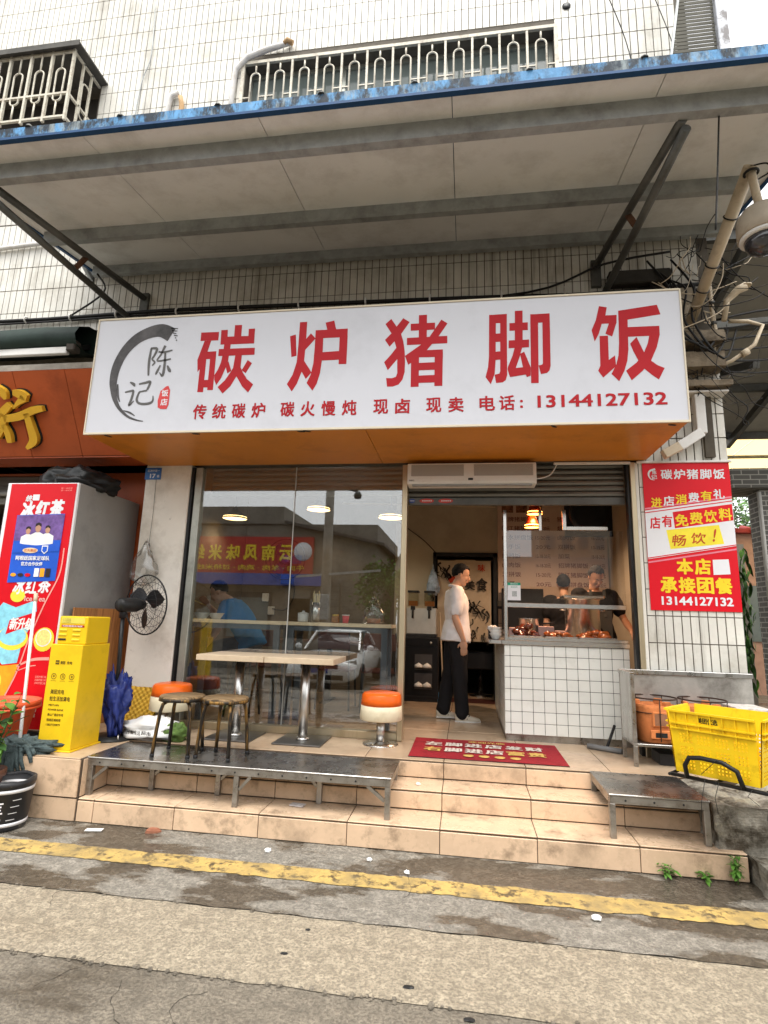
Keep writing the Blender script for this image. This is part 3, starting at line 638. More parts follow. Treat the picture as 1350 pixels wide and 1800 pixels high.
cp(B().box(-4.13, 2.47, -.806, -.766, cz(-.77)-.016, cz(-.77)+.004), 'drip_edge', BLUE2, cn)
for x in (-4.12, 2.44):
    bb = B(); bb.bar((x, -.76, cz(-.76)+.02), (x, 1.2, cz(1.2)+.02), .03, .07); cp(bb, 'side_trim', BLUE2, cn)
for k in range(9):
    x = -3.9+.72*k+random.uniform(-.05, .05); bb = B().lathe([(.03, 0), (.022, .018), (.01, .03), (.0001, .032)], 7, (x, -.785, 4.955)); cp(bb, 'ridge_cap', GALVD, cn)
def channel(name, x0, x1, y, h, w, mat):
    z = cz(y); t = .008; bb = B()
    prof = [(0, 0), (0, -h), (w, -h), (w, -h+.02), (t, -h+t), (t, -t), (w, -t), (w, 0)]
    n = len(prof); bb.add([(x0, y+a, z+c) for a, c in prof]+[(x1, y+a, z+c) for a, c in prof], [(i, (i+1) % n, (i+1) % n+n, i+n) for i in range(n)])
    bb.f += [(0, 1, 4, 5), (1, 2, 3, 4), (5, 6, 7, 0), (8, 13, 12, 9), (9, 12, 11, 10), (13, 8, 15, 14)]; bb.m += [0]*6; bb.sm += [False]*6
    return cp(bb, name, mat, cn)
channel('beam', -4.12, 2.45, -.56, .135, .07, GALV); channel('beam', -4.05, 2.22, .37, .12, .06, GALV); channel('beam', -4.05, 2.44, 1.07, .105, .06, GALV)
def arm(p, q, r, par=cn, mat=GALVD): return cp(B().tube([p, q], r, 10), 'arm', mat, par)
for s in (0, 1):
    if s == 0: ua, ub, la, lb = (-3.76, -.5, 4.775), (-3.46, 1.19, 4.81), (-3.755, -.48, 4.67), (-3.62, 1.19, 4.59)
    else: ua, ub, la, lb = (1.43, -.50, 4.775), (1.25, 1.19, 4.87), (1.455, -.48, 4.72), (1.33, 1.19, 4.60)
    br = cp(B().tube([ua, ub], .032, 10), 'bracket', GALVD, cn)
    cp(B().tube([la, lb], .032, 10), 'arm', GALVD, br)
    m1 = Vector(ua).lerp(Vector(ub), .55); m2 = Vector(la).lerp(Vector(lb), .52)
    cp(B().tube([m1, m2], .026, 8), 'strut', M('rusty_steel', (.12, .06, .035), .8, var=.4), br)
    cp(B().box(ub[0]-.045, ub[0]+.045, 1.17, 1.208, ub[2]-.22, ub[2]+.06), 'wall_plate', GALVD, br)
# ------------------------------------------------------------------ cables along the wall above the sign
CABM = M('black_cable', (.015, .014, .013), .5)
def cable(name, pts, r, label, mat=CABM, n=6, cat='cable', group=None):
    P = [Vector(p) for p in pts]; Q = []
    for i in range(len(P)-1):
        p0 = P[max(i-1, 0)]; p1 = P[i]; p2 = P[i+1]; p3 = P[min(i+2, len(P)-1)]
        for k in range(5):
            t = k/5; Q.append(.5*((2*p1)+(p2-p0)*t+(2*p0-5*p1+4*p2-p3)*t*t+(3*p1-p0-3*p2+p3)*t**3))
    Q.append(P[-1]); base = Q[0]
    o = B().tube([q-base for q in Q], r, n).obj(name, mat, None, base, label=label, category=cat)
    if group: o['group'] = group
    return o
cable('cable', [(-6, 1.17, 4.63), (-4.6, 1.17, 4.62), (-3.2, 1.17, 4.645), (-2, 1.17, 4.63), (0, 1.17, 4.60), (1.2, 1.17, 4.57), (2.2, 1.15, 4.60)], .022, 'thick black cable bundle clipped to the tiles just above the sign')
cable('cable', [(-6, 1.165, 4.58), (-4.6, 1.165, 4.585), (-3.2, 1.165, 4.60), (-1, 1.165, 4.57), (.6, 1.165, 4.62), (1.3, 1.1, 4.83), (1.9, 1.1, 4.92)], .012, 'thin black cable rising from the sign top to the right bracket')
cable('cable', [(-4.35, 1.165, 4.62), (-3.9, 1.1, 4.86), (-3.60, .6, 4.72)], .010, 'black cable looping from wall bundle to the left canopy bracket')
clip = B().tube([(.035*math.cos(t), 0, .035*math.sin(t)) for t in [2*math.pi*i/10 for i in range(10)]], .009, 6, closed=True).mesh('cable_clip', WPLAST)
for k, x in enumerate((-4.85, -4.3, -3.75, -3.05, -2.35, -1.7, -1.0, -.35, .35, .95)):
    link('cable_clip', clip, None, (x, 1.16, 4.615), (0, 0, R(90)), label='white plastic clip round the cable bundle above the sign', category='cable clip', group='clips along the cable bundle')
cable('cable', [(1.655, -.5, 4.80), (1.61, -.5, 4.35), (1.565, -.5, 3.93)], .006, 'thin black wire dangling straight down from the front canopy beam')
# crossing wires in front of the upper wall
cable('cable', [(1.35, 1.15, 8.6), (1.62, 1.15, 7.6), (1.72, 1.15, 7.0)], .006, 'thin wire slanting down the tiles right of the barred window')
cable('cable', [(1.8, 1.15, 8.6), (2.05, 1.15, 7.6), (2.16, 1.15, 7.0)], .005, 'thin wire slanting down near the building corner')
cable('cable', [(-3.82, 1.19, 8.9), (-3.78, 1.19, 8.1), (-3.86, 1.19, 7.7), (-3.9, 1.19, 6.9)], .006, 'thin grey wire hanging down the tiles beside the caged window', GALV)
# vent hole
B().lathe([(.045, 0), (.045, .01), (.0001, .01)], 14, (0, 0, 0)).obj('vent_hole', BLACK, None, (1.085, 1.208, 8.06), (R(90), 0, 0), label='round dark pipe hole in the tiles upper right of the window', category='vent hole')
# white AC pipes poking from the wall
PIPEW = M('wrapped_white_pipe', (.68, .66, .62), .6, var=.1, scale=20, bump=.3, bscale=50, dirt='9b7d55', damt=.4, dscale=7)
o = thing('drain_pipe', 'white wrapped pipe bending right above the upper barred window', 'pipe', (-2.68, 1.18, 6.9))
B().tube([(0, 0, 0), (0, 0, .5), (.02, -.01, .8), (.16, -.02, .95), (.4, -.02, 1.03), (.56, -.02, 1.06), (.68, 0, 1.11)], [.03, .03, .032, .034, .034, .03, .026], 9).obj('pipe', PIPEW, o)
B().tube([(.60, -.02, 1.08), (.64, -.04, 1.10), (.70, -.02, 1.07)], .03, 8).obj('joint', M('aged_tape', (.5, .32, .16), .7, var=.3), o)
o = thing('drain_pipe', 'short white pipe stub sticking up behind the canopy gutter', 'pipe', (-3.46, 1.18, 6.7))
B().tube([(0, 0, 0), (0, 0, .65), (.03, -.01, .74), (.12, -.01, .77)], .032, 9).obj('pipe', PIPEW, o)
B().tube([(.17, 0, 0), (.17, -.01, .6), (.15, -.02, .70)], .028, 8).obj('joint', M('aged_tape'), o)
o = thing('pipe', 'thin white horizontal pipe across the tiles left of the canopy', 'pipe', (-6.5, 1.17, 5.5))
B().tube([(0, 0, 0), (2.25, 0, .12)], .025, 8).obj('pipe', PIPEW, o)
B().tube([(.4, 0, .02), (.4, .04, .02)], .03, 8).obj('clip', GALV, o)
o = thing('pipe_bracket', 'folded grey steel wall bracket left of the canopy end', 'bracket', (-4.15, 1.2, 5.1))
B().bar((0, 0, 0), (-.12, -.45, .42), .04, .04).obj('arm', GALV, o); B().bar((0, 0, .28), (-.12, -.45, .45), .04, .04).obj('arm', GALVD, o); B().bar((0, 0, -.05), (0, 0, .34), .05, .03).obj('wall_plate', GALVD, o)
# post and mesh screen on the canopy corner
o = thing('mast', 'grey weathered steel mast standing on the canopy by the building corner', 'mast', (2.30, .55, cz(.55)+.05))
B().box(-.085, .005, -.05, .05, 0, 4.2).obj('post', M('weathered_grey_paint', (.42, .43, .45), .5, metal=.3, var=.15, scale=5, dirt='5b5552', damt=.8, dscale=4, dlo=.5, dhi=.56), o, bevel=.006)
B().box(-.13, .05, -.09, .09, 0, .012).obj('base_plate', GALVD, o)
MESHM = M('mesh_netting', (.11, .105, .085), .8, var=.3, scale=4)
bb = B()
for k in range(70):
    z = .0+.04*k; t = z/2.8
    bb.bar((-.52+.45*t, 0, 1.0+z), (-.085, 0, 1.0+z), .006, .03)
bb.obj('netting', MESHM, o, kind='stuff')
B().bar((-.53, 0, 1.0), (-.08, 0, 3.8), .02, .02).obj('edge_wire', GALV, o)
B().bar((-.53, 0, .0), (-.53, 0, 1.0), .02, .02).obj('edge_wire', GALV, o)
# ------------------------------------------------------------------ poster on the pier
ps = thing('wall_poster', 'red and white vinyl poster with yellow characters on the right tiled pier', 'poster', (1.56, 1.19, 1.594))
PO = Vector((1.56, 1.19, 1.594)); pp = part_at(PO)
PRED = M('poster_red', (.66, .008, .018), .38, var=.06, scale=2)
pp(B().box(1.563, 2.28, 1.188, 1.194, 1.597, 2.885), 'panel', PRED, ps)
pfr = lambda u, v, w: Vector((u, 1.1875-w, v))-PO
B().prism([(1.564, 2.029), (2.279, 2.151), (2.279, 2.562), (1.564, 2.456)], .001, pfr).obj('white_band', WHITEV, ps)
for z0, z1 in ((2.470, 2.576), (1.999, 2.121), ): B().prism([(1.564, z0-.005), (2.279, z1-.005), (2.279, z1+.009), (1.564, z0+.009)], .0012, pfr).obj('stripe', M('stripe_pink', (.75, .22, .28), .4), ps)
for z0, z1 in ((2.436, 2.542), (2.038, 2.16)): B().prism([(1.564, z0-.004), (2.279, z1-.004), (2.279, z1+.004), (1.564, z0+.004)], .002, pfr).obj('stripe', PRED, ps)
def ptext(s_, rect, mat, bold=.025, sl=0.0, y=1.1865, name='letter'):
    x0, x1, z0, z1 = rect; n = len(s_); w = (x1-x0)/n
    if s_.isdigit():
        return text(s_, mat, ps, (x0-PO.x, x1-PO.x, z0-PO.z, z1-PO.z), y-PO.y, bold, .001, name='phone_number')
    for i, c in enumerate(s_):
        zz = sl*(i*w)
        text(c, mat[i % len(mat)] if isinstance(mat, list) else mat, ps, (x0+i*w+.006-PO.x, x0+(i+1)*w-.006-PO.x, z0+zz-PO.z, z1+zz-PO.z), y-PO.y, bold, .001, name=name)
ptext('碳炉猪脚饭', (1.708, 2.245, 2.738, 2.828), WHITEV)
brush('logo', [[(1.67, 2.832, .016), (1.625, 2.815, .016), (1.612, 2.78, .014), (1.628, 2.742, .008), (1.66, 2.732, .004)]], WHITEV, ps, lambda u, v, w: Vector((u, 1.1865-w, v))-PO)
text('陈', WHITEV, ps, (1.645-PO.x, 1.68-PO.x, 2.783-PO.z, 2.82-PO.z), 1.1865-PO.y, .02, .001, name='letter'); text('记', WHITEV, ps, (1.632-PO.x, 1.682-PO.x, 2.742-PO.z, 2.778-PO.z), 1.1865-PO.y, .02, .001, name='letter')
ptext('进店消费有礼', (1.612, 2.228, 2.484, 2.572), [YELV, WHITEV], sl=.145)
B().prism([(1.80, 2.300), (2.275, 2.372), (2.275, 2.515), (1.79, 2.443)], .0015, pfr).obj('red_patch', PRED, ps)
ptext('店有', (1.592, 1.79, 2.295, 2.40), PRED, sl=.15, y=1.186); ptext('免费饮料', (1.80, 2.272, 2.318, 2.425), YELV, sl=.15, y=1.1855)
B().prism([(1.752, 2.118), (2.185, 2.168), (2.155, 2.332), (1.728, 2.284)], .0015, pfr).obj('yellow_patch', M('bright_yellow', (.84, .70, .05), .4), ps)
RB = M('brush_red_brown', (.5, .07, .02), .5)
text('畅', RB, ps, (1.768-PO.x, 1.885-PO.x, 2.146-PO.z, 2.245-PO.z), 1.1855-PO.y, .012, .001, name='letter', shear=.15); text('饮', RB, ps, (1.925-PO.x, 2.045-PO.x, 2.166-PO.z, 2.262-PO.z), 1.1855-PO.y, .012, .001, name='letter', shear=.15)
text('!', RB, ps, (2.095-PO.x, 2.13-PO.x, 2.185-PO.z, 2.295-PO.z), 1.1855-PO.y, .02, .001, name='letter', shear=.3)
ptext('本店', (1.785, 2.07, 1.902, 2.04), YELV, .04); ptext('承接团餐', (1.645, 2.225, 1.742, 1.88), YELV, .04); ptext('13144127132', (1.652, 2.216, 1.642, 1.715), WHITEV, .03)
B().prism([(2.08, 1.902), (2.213, 1.91), (2.208, 2.036), (2.082, 2.03)], .0012, pfr).obj('white_square', WHITEV, ps)
box('poster_rail', WPLAST, ps, 1.515-PO.x, 2.30-PO.x, 1.17-PO.y, 1.197-PO.y, 2.886-PO.z, 2.905-PO.z, .003)
# house number plate
o = thing('number_plate', 'small blue enamel house number plate 17 on the plaster pier', 'number plate', (-3.13, 1.183, 2.772)); 
box('plate', M('enamel_blue', (.02, .12, .38), .3, var=.1), o, -.088, .088, 0, .006, 0, .122, .002)
text('17', WHITEV, o, (-.03, .03, .014, .06), -.0005, .03, .001, name='number'); text('巷', WHITEV, o, (.045, .072, .02, .048), -.0005, .01, .001)
text('石洲中街一', WHITEV, o, (-.06, .07, .078, .104), -.0005, .01, .001)
# ------------------------------------------------------------------ air curtain above the door
o = thing('air_curtain', 'white air curtain unit with two perforated grilles above the doorway', 'air curtain', (.05, 1.12, 2.672))
bb = B(); prof = [(.10, 0), (-.06, 0), (-.075, .015), (-.075, .05), (-.06, .20), (.10, .20)]
bb.add([(x, a, z) for x in (-.575, .58) for a, z in prof], [tuple(range(6)), tuple(range(11, 5, -1))]+[(i, (i+1) % 6, (i+1) % 6+6, i+6) for i in range(6)]); bb.obj('housing', WPLAST, o, bevel=.006)
PERF = bpy.data.materials.new('perforated_grille'); PERF.use_nodes = True; nt = PERF.node_tree; N = nt.nodes; L = nt.links
vo = N.new('ShaderNodeTexVoronoi'); vo.inputs['Scale'].default_value = 110; vo.inputs['Randomness'].default_value = 0; ge = N.new('ShaderNodeNewGeometry'); mp = N.new('ShaderNodeMapping'); mp.inputs['Scale'].default_value = (1, 0, 1)
L.new(ge.outputs['Position'], mp.inputs[0]); L.new(mp.outputs[0], vo.inputs['Vector']); cr = N.new('ShaderNodeValToRGB'); cr.color_ramp.elements[0].position = .3; cr.color_ramp.elements[0].color = (.05, .05, .05, 1); cr.color_ramp.elements[1].position = .42; cr.color_ramp.elements[1].color = (.6, .58, .54, 1)
L.new(vo.outputs['Distance'], cr.inputs[0]); L.new(cr.outputs[0], N['Principled BSDF'].inputs['Base Color'])
for a, c in ((-.54, -.06), (.03, .55)):
    bb = B(); ang = math.atan2(.015, .15)
    bb.add([(a, -.0725, .075), (c, -.0725, .075), (c, -.0625, .185), (a, -.0625, .185), (a, -.066, .075), (c, -.066, .075), (c, -.056, .185), (a, -.056, .185)], [(0, 1, 2, 3), (0, 4, 5, 1), (1, 5, 6, 2), (2, 6, 7, 3), (3, 7, 4, 0)]); bb.obj('grille', PERF, o)
box('display', BLACK, o, -.022, .022, -.08, -.07, .035, .055, .002); text('MEO', BLACK, o, (-.555, -.51, .028, .042), -.0755, .02, .001)
box('outlet_slot', GALV, o, -.53, .54, -.068, -.02, -.012, .0, .002)
cable('cable', [(.63, 1.15, 2.74), (.72, 1.16, 2.76), (.78, 1.18, 2.80), (.83, 1.2, 2.885)], .006, 'thin white power lead curling from the air curtain', WPLAST)
o = B().box(0, .66, 0, .02, 0, .022).obj('cable_trunking', WPLAST, None, (.80, 1.17, 2.878), bevel=.002, label='white cable trunking along the shutter top right of the air curtain', category='trunking')
# ------------------------------------------------------------------ door mat
mt = thing('door_mat', 'red door mat with white and gold welcome characters before the doorway', 'mat', (.17, 1.04, F))
MATM = M('red_mat', (.27, .014, .022), .85, var=.12, scale=40, bump=.5, bscale=160, dirt='3a1212', damt=.5, dscale=6)
bb = B(); nx, ny = 24, 14; vs = []
for j in range(ny+1):
    for i in range(nx+1):
        x = -.60+1.2*i/nx; y = -.355+.71*j/ny; vs.append((x+.0*y, y, .006+.0035*noise.noise(Vector((x*2, y*2, 3)))))
bb.add(vs, [(j*(nx+1)+i, j*(nx+1)+i+1, (j+1)*(nx+1)+i+1, (j+1)*(nx+1)+i) for j in range(ny) for i in range(nx)], True)
rim = [(x, y, 0.001) for x, y in ((-.60, -.355), (.60, -.355), (.60, .355), (-.60, .355))]; o_ = len(bb.v); bb.obj('pile', MATM, mt)
box('backing', BLKPL, mt, -.602, .602, -.357, .357, .0002, .003)
MATW = M('mat_white', (.62, .55, .48), .85, var=.1, dirt='7a3a30', damt=.4, dscale=12); MATG = M('mat_gold', (.55, .36, .1), .85, var=.1)
mx = lambda p: Vector((p.x, p.z, .0115-p.y))
for i, c in enumerate('左脚进店发财'): text(c, MATW, mt, (-.50+.165*i, -.355+.165*i, .05, .185), 0, .035, .001, xf=mx, name='letter')
for i, c in enumerate('右脚进店富贵'): text(c, MATG if i in (0, 4, 5) else MATW, mt, (-.50+.165*i, -.355+.165*i, -.15, -.01), 0, .035, .001, xf=mx, name='letter')
text('欢迎光临', MATG, mt, (-.14, .17, .22, .29), 0, .02, .001, xf=mx, name='letter')
for k in range(4): B().lathe([(.042, 0), (.042, .001), (.0001, .001)], 12, (-.14+.12*k, -.24, .0105)).obj('gold_coin', MATG, mt)
# ------------------------------------------------------------------ neighbour shop on the left
nb_ = thing('neighbour_shop', 'neighbouring shop with rust-red panel fascia and column', 'building', (-5.4, 1.3, .4)); NO = Vector((-5.4, 1.3, .4)); np_ = part_at(NO)
RUST = M('rust_red_panel', (.40, .085, .025), .4, var=.08, scale=2, dirt='2e0d05', damt=.4, dscale=1.5)
T0 = Vector((0, .9, 2.945)); TV = Vector((0, -.4, .722)).normalized(); TN = Vector((0, -.874, -.484))
ffr = lambda u, v, w: T0+Vector((u, 0, 0))+TV*v+TN*w
fx = [-7.57, -7.02, -6.47, -5.92, -5.37, -4.823, -4.273, -3.724, -3.20]
for a, c in zip(fx, fx[1:]):
    bb = B().prism([(a+.003, 0), (c-.003, 0), (c-.003, .825), (a+.003, .825)], -.02, ffr); np_(bb, 'fascia_panel', RUST, nb_)
    np_(B().box(a+.003, c-.003, .91, 1.6, 2.93, 2.945), 'soffit_panel', RUST, nb_)
np_(B().box(-3.92, -3.215, 1.475, 1.75, .42, 2.925), 'column', RUST, nb_, bevel=.004)
np_(B().box(-8, -3.2, 1.0, 1.21, 3.70, 3.86).box(-8, -3.3, .52, 1.0, 3.68, 3.74), 'ledge', CONC, nb_)
np_(B().box(-8, -3.3, 1.16, 1.213, 3.86, 4.45), 'wall', M('dark_stained_wall', (.10, .085, .06), .9, var=.4), nb_)
np_(B().box(-8, -7.9, 1.3, 5, .4, 3).box(-8, -3.46, 4.9, 5, .4, 3).box(-8, -3.46, 1.5, 5, 2.95, 3.0).box(-3.47, -3.455, 1.76, 4.9, .4, 2.95), 'room', M('neighbour_room', (.16, .14, .12), .9), nb_)
ns = np_(B().box(-8, -3.93, 1.6, 1.62, 2.6, 2.93), 'shutter_box', SHUT, nb_, bevel=.01)
np_(B().tube([(-8, 1.55, 2.72), (-3.93, 1.55, 2.72)], .035, 10), 'shutter_roll', GALV, nb_)
GOLD = M('gold_letter', (.70, .40, .035), .4, metal=.0, var=.08)
gfr = lambda u, v, w: ffr(u, v, .012+w*22)
strokes = [[(-4.44, .69, .05), (-4.385, .63, .085), (-4.37, .57, .03)], [(-4.34, .52, .06), (-4.43, .455, .07), (-4.53, .39, .03)], [(-4.43, .43, .075), (-4.50, .29, .07), (-4.575, .2, .06)], [(-4.46, .33, .04), (-4.44, .24, .065), (-4.44, .15, .05)],
    [(-4.275, .632, .05), (-4.2, .61, .085), (-4.14, .575, .06)], [(-4.17, .575, .075), (-4.25, .53, .04), (-4.31, .48, .012)], [(-4.44, .385, .07), (-4.27, .405, .075), (-4.10, .46, .07), (-4.0, .47, .05)], [(-4.185, .43, .06), (-4.175, .30, .075), (-4.175, .17, .085), (-4.27, .09, .03)]]
o = brush('letter', strokes, GOLD, nb_, lambda u, v, w: gfr(u, v, w)-NO)
brush('letter_backing', [[(x+.012, y+.004, w+.012) for x, y, w in s] for s in strokes], BLACK, o, lambda u, v, w: ffr(u, v, .001+w*4)-NO)
# rolled awning of the neighbour
o = thing('rolled_awning', 'rolled dark green awning over the rust-red neighbour fascia', 'awning', (-6, 1.0, 4.05))
bb = B(); prof = [(.12, .36), (-.02, .34), (-.15, .26), (-.2, .16), (-.16, .07), (-.02, .05), (.15, .07)]
vs = []; nX = 24
for i in range(nX+1):
    x = -2+4.08*i/nX
    for j, (a, z) in enumerate(prof): vs.append((x, a+.02*noise.noise(Vector((x*2, j, 1))), z+.025*noise.noise(Vector((x*1.5, j*2, 5)))-(.05*(x-2)/4 if j < 3 else 0)))
n = len(prof); bb.add(vs, [(i*n+j, i*n+(j+1) % n, (i+1)*n+(j+1) % n, (i+1)*n+j) for i in range(nX) for j in range(n)], True); bb.obj('fabric', M('awning_fabric', (.018, .032, .026), .6, var=.3), o)
B().box(-2, 1.96, -.14, -.09, -.02, .055).obj('front_bar', WPLAST, o, bevel=.006)
B().bar((1.99, -.12, .02), (1.99, .15, .2), .03, .05).obj('end_arm', BLACK, o)
B().box(1.96, 2.06, -.16, -.06, .0, .12).obj('end_cap', M('awning_end', (.06, .05, .04), .7), o, bevel=.01)
# ------------------------------------------------------------------ helper: crumpled bag / lump
def lump(name, mat, parent, loc, rad, amp, sc, seed, n=28, m=18, flat=.25, prof=None, rot=(0, 0, 0), smooth=True):
    b = B(); vs = []
    for i in range(m+1):
        ph = math.pi*i/m
        for j in range(n):
            th = 2*math.pi*j/n; d = Vector((math.sin(ph)*math.cos(th), math.sin(ph)*math.sin(th), -math.cos(ph)))
            k = 1+amp*noise.fractal(d*sc+Vector((seed*3.1, seed, -seed)), .9, 2, 4)+amp*.6*abs(noise.noise(d*sc*2.3+Vector((seed, 0, 0))))
            p = Vector((d.x*rad[0]*k, d.y*rad[1]*k, d.z*rad[2]*k))
            if prof: s = prof((d.z+1)/2); p.x *= s; p.y *= s
            p.z = max(p.z, -rad[2]*(1-flat)); vs.append(p+Vector((0, 0, rad[2]*(1-flat))))
    b.add(vs, [(i*n+j, i*n+(j+1) % n, (i+1)*n+(j+1) % n, (i+1)*n+j) for i in range(m) for j in range(n)], smooth)
    me = b.mesh(name, mat); bm = bmesh.new(); bm.from_mesh(me); bmesh.ops.remove_doubles(bm, verts=bm.verts, dist=1e-4); bm.to_mesh(me); bm.free()
    return link(name, me, parent, loc, rot)
CLEARP = glass_mat('clear_plastic_bag', .10, (.86, .86, .85), .25)
# ------------------------------------------------------------------ steel benches over the steps
BTOP = M('bench_steel_top', (.42, .405, .38), .27, metal=.95, var=.15, scale=5, dirt='3a342d', damt=.45, dscale=3.5, dlo=.48, dhi=.78, rvar=.1)
def bench(label, x0, x1, y0, y1, legs, gussets):
    o = thing('metal_bench', label, 'bench', (x0, y0, .16), group='low steel benches on the steps'); O = Vector((x0, y0, .16)); f = part_at(O)
    f(B().box(x0, x1, y0, y1, .407, .419), 'top', BTOP, o, bevel=.003)
    for nm, a in (('front', (x0+.006, x1-.006, y0+.004, y0+.03)), ('back', (x0+.006, x1-.006, y1-.03, y1-.004)), ('side', (x0+.004, x0+.03, y0+.031, y1-.031)), ('side', (x1-.03, x1-.004, y0+.031, y1-.031))):
        f(B().box(*a, .362, .4065), 'rail', STEELD, o, bevel=.002)
    for (x, y, z) in legs: f(B().box(x-.018, x+.018, y-.018, y+.018, z, .3615), 'leg', STEELD, o, bevel=.002)
    for (x, y, d) in gussets: f(B().bar((x, y, .27), (x+d, y, .358), .02, .02), 'gusset', STEELD, o)
    for k in range(int((x1-x0)/.17)):
        f(B().lathe([(.007, 0), (.005, .003), (.0001, .003)], 8, mat=Matrix.Translation((x0+.1+.17*k, y0+.004, .384)) @ Matrix.Rotation(R(90), 4, 'X')), 'weld_spot', BLACK, o)
    return o
bench('long low steel bench bridging the steps below the window, two stools on it', -2.69, -.48, .06, .55, [(-2.66, .085, .161), (-1.56, .085, .161), (-.505, .085, .161), (-2.3, .29, .161), (-1.78, .29, .161), (-1.02, .29, .161), (-.51, .52, .292)], [(-2.64, .085, .10), (-1.54, .085, .08), (-.525, .085, -.12), (-2.28, .29, .09), (-1.76, .29, .08), (-1.04, .29, -.08)])
bench('short bare steel bench beside the doorway steps at the broken concrete kerb', .895, 1.488, .07, .622, [(.916, .092, .161), (1.466, .092, .161), (.916, .60, .292), (1.466, .58, .292)], [])
# ------------------------------------------------------------------ round black and gold stools on the long bench
SEATW = M('stool_seat_wood', (.23, .15, .075), .45, var=.4, scale=9, stretch=(1.5, 9, 1), dirt='0f0b08', damt=.8, dscale=7, dlo=.48, dhi=.6)
LEGM = M('black_gold_brushed', (.022, .018, .014), .4, metal=.3, var=.2, dirt='96713a', damt=.9, dscale=16, dlo=.5, dhi=.58, stretch=(1, 1, .12))
def stool(label, loc, rz):
    o = thing('round_stool', label, 'stool', loc, (0, 0, rz), group='black and gold round stools')
    B().lathe([(.0001, .396), (.155, .396), (.168, .402), (.168, .412), (.16, .42), (.0001, .42)], 32).obj('seat', SEATW, o)
    B().lathe([(.15, .384), (.171, .384), (.171, .405), (.15, .405)], 32).obj('seat_rim', LEGM, o)
    for k in range(4):
        a = k*math.pi/2+.5; c, s = math.cos(a), math.sin(a)
        pts = [(.19*c, .19*s, 0), (.175*c, .175*s, .18), (.16*c, .16*s, .31), (.145*c, .145*s, .362), (.115*c, .115*s, .38), (.06*c, .06*s, .383)]
        l = B().tube(pts, .0135, 8).obj('leg', LEGM, o); B().lathe([(.016, 0), (.016, .02), (.0135, .022)], 8, (.19*c, .19*s, 0)).obj('foot_cap', BLKPL, l)
    return o
stool('black and gold round stool on the long bench, seat against the orange drum stool', (-2.13, .31, .42), .35)
stool('black and gold round stool on the long bench in front of a table pedestal', (-1.79, .33, .42), .15)
# ------------------------------------------------------------------ square tables with steel pedestals
TOPM = M('table_laminate', (.62, .49, .34), .4, var=.1, scale=8, stretch=(.6, 6, 1), dirt='8a6a45', damt=.3, dscale=6)
def table(label, x, y, w, d):
    o = thing('pedestal_table', label, 'table', (x, y, F), group='square pedestal tables')
    B().box(-w/2, w/2, -d/2, d/2, .648, .696).obj('table_top', TOPM, o, bevel=.004, seg=2)
    B().lathe([(.038, .012), (.038, .648)], 20).obj('column', STEEL, o)
    B().lathe([(.06, .013), (.055, .03), (.04, .036)], 20).obj('collar', STEEL, o)
    B().box(-.205, .205, -.205, .205, .0, .013).obj('base_plate', M('base_plate_steel', (.16, .155, .15), .3, metal=.9, var=.2, dirt='2a241e', damt=.5), o, bevel=.003)
    B().box(-.12, .12, -.12, .12, .64, .648).obj('mount_plate', BLACK, o)
    return o
table('square wood-top pedestal table behind the two round stools', -1.965, .985, .60, .50)
table('square wood-top pedestal table abutting the other, holding nothing, by the glass joint', -1.362, .985, .595, .50)
# ------------------------------------------------------------------ orange drum stools
ORP = M('orange_plastic', (.78, .13, .012), .28, var=.05, scale=4, dirt='7a2a08', damt=.2, dscale=8); CRP = M('cream_plastic', (.72, .64, .46), .35, var=.05, dirt='8c7a55', damt=.3, dscale=7)
def drum(label, loc):
    o = thing('drum_stool', label, 'stool', loc, group='orange and cream drum stools')
    B().lathe([(.0001, .425), (.11, .424), (.152, .416), (.166, .40), (.170, .36), (.174, .318), (.0001, .318)], 36).obj('seat', ORP, o)
    B().lathe([(.174, .3175), (.178, .27), (.180, .205), (.172, .198), (.0001, .198)], 36).obj('skirt', CRP, o)
    B().lathe([(.036, .01), (.036, .198)], 18).obj('column', STEEL, o)
    B().lathe([(.0001, 0), (.15, 0), (.15, .006), (.06, .014), (.036, .02)], 32).obj('base_plate', STEEL, o)
    return o
drum('orange and cream drum stool beside the champagne door post', (-.705, 1.06, F)); drum('orange and cream drum stool by the plaster pier behind a round stool', (-2.57, .96, F))
# ------------------------------------------------------------------ drinks fridge
fr = thing('drinks_fridge', 'tall red drinks fridge with iced tea advertising by the rust-red column', 'fridge', (-3.5, .6, F)); FO = Vector((-3.5, .6, F)); fp = part_at(FO)
FGREY = M('fridge_grey', (.29, .29, .28), .45, var=.06, scale=3, dirt='2d2b28', damt=.3, dscale=2)
FRED = M('fridge_red', (.62, .006, .014), .3, var=.08, scale=2)
fp(B().box(-4.2, -3.506, .64, 1.56, .45, 2.575), 'cabinet', FGREY, fr, bevel=.006)
fp(B().box(-4.21, -3.50, .606, .638, .47, 2.57), 'door', WHITEV, fr, bevel=.006)
fp(B().box(-4.165, -3.515, .6, .607, .48, 2.56), 'advert', FRED, fr)
fp(B().box(-4.2, -3.51, .63, 1.5, .42, .449), 'plinth', BLKPL, fr)
ffr2 = lambda u, v, w: Vector((u, .599-w, v))-FO
def ftext(s_, r, mat, bold=.03, y=.5985, shear=.15):
    w = (r[1]-r[0])/len(s_)
    for i, c in enumerate(s_): text(c, mat, fr, (r[0]+i*w-FO.x, r[0]+(i+.96)*w-FO.x, r[2]+i*.008-FO.z, r[3]+i*.008-FO.z), y-FO.y, bold, .001, shear=shear, name='letter')
ftext('统一', (-4.0, -3.86, 2.395, 2.455), WHITEV); ftext('冰红茶', (-4.03, -3.60, 2.235, 2.40), WHITEV, .05)
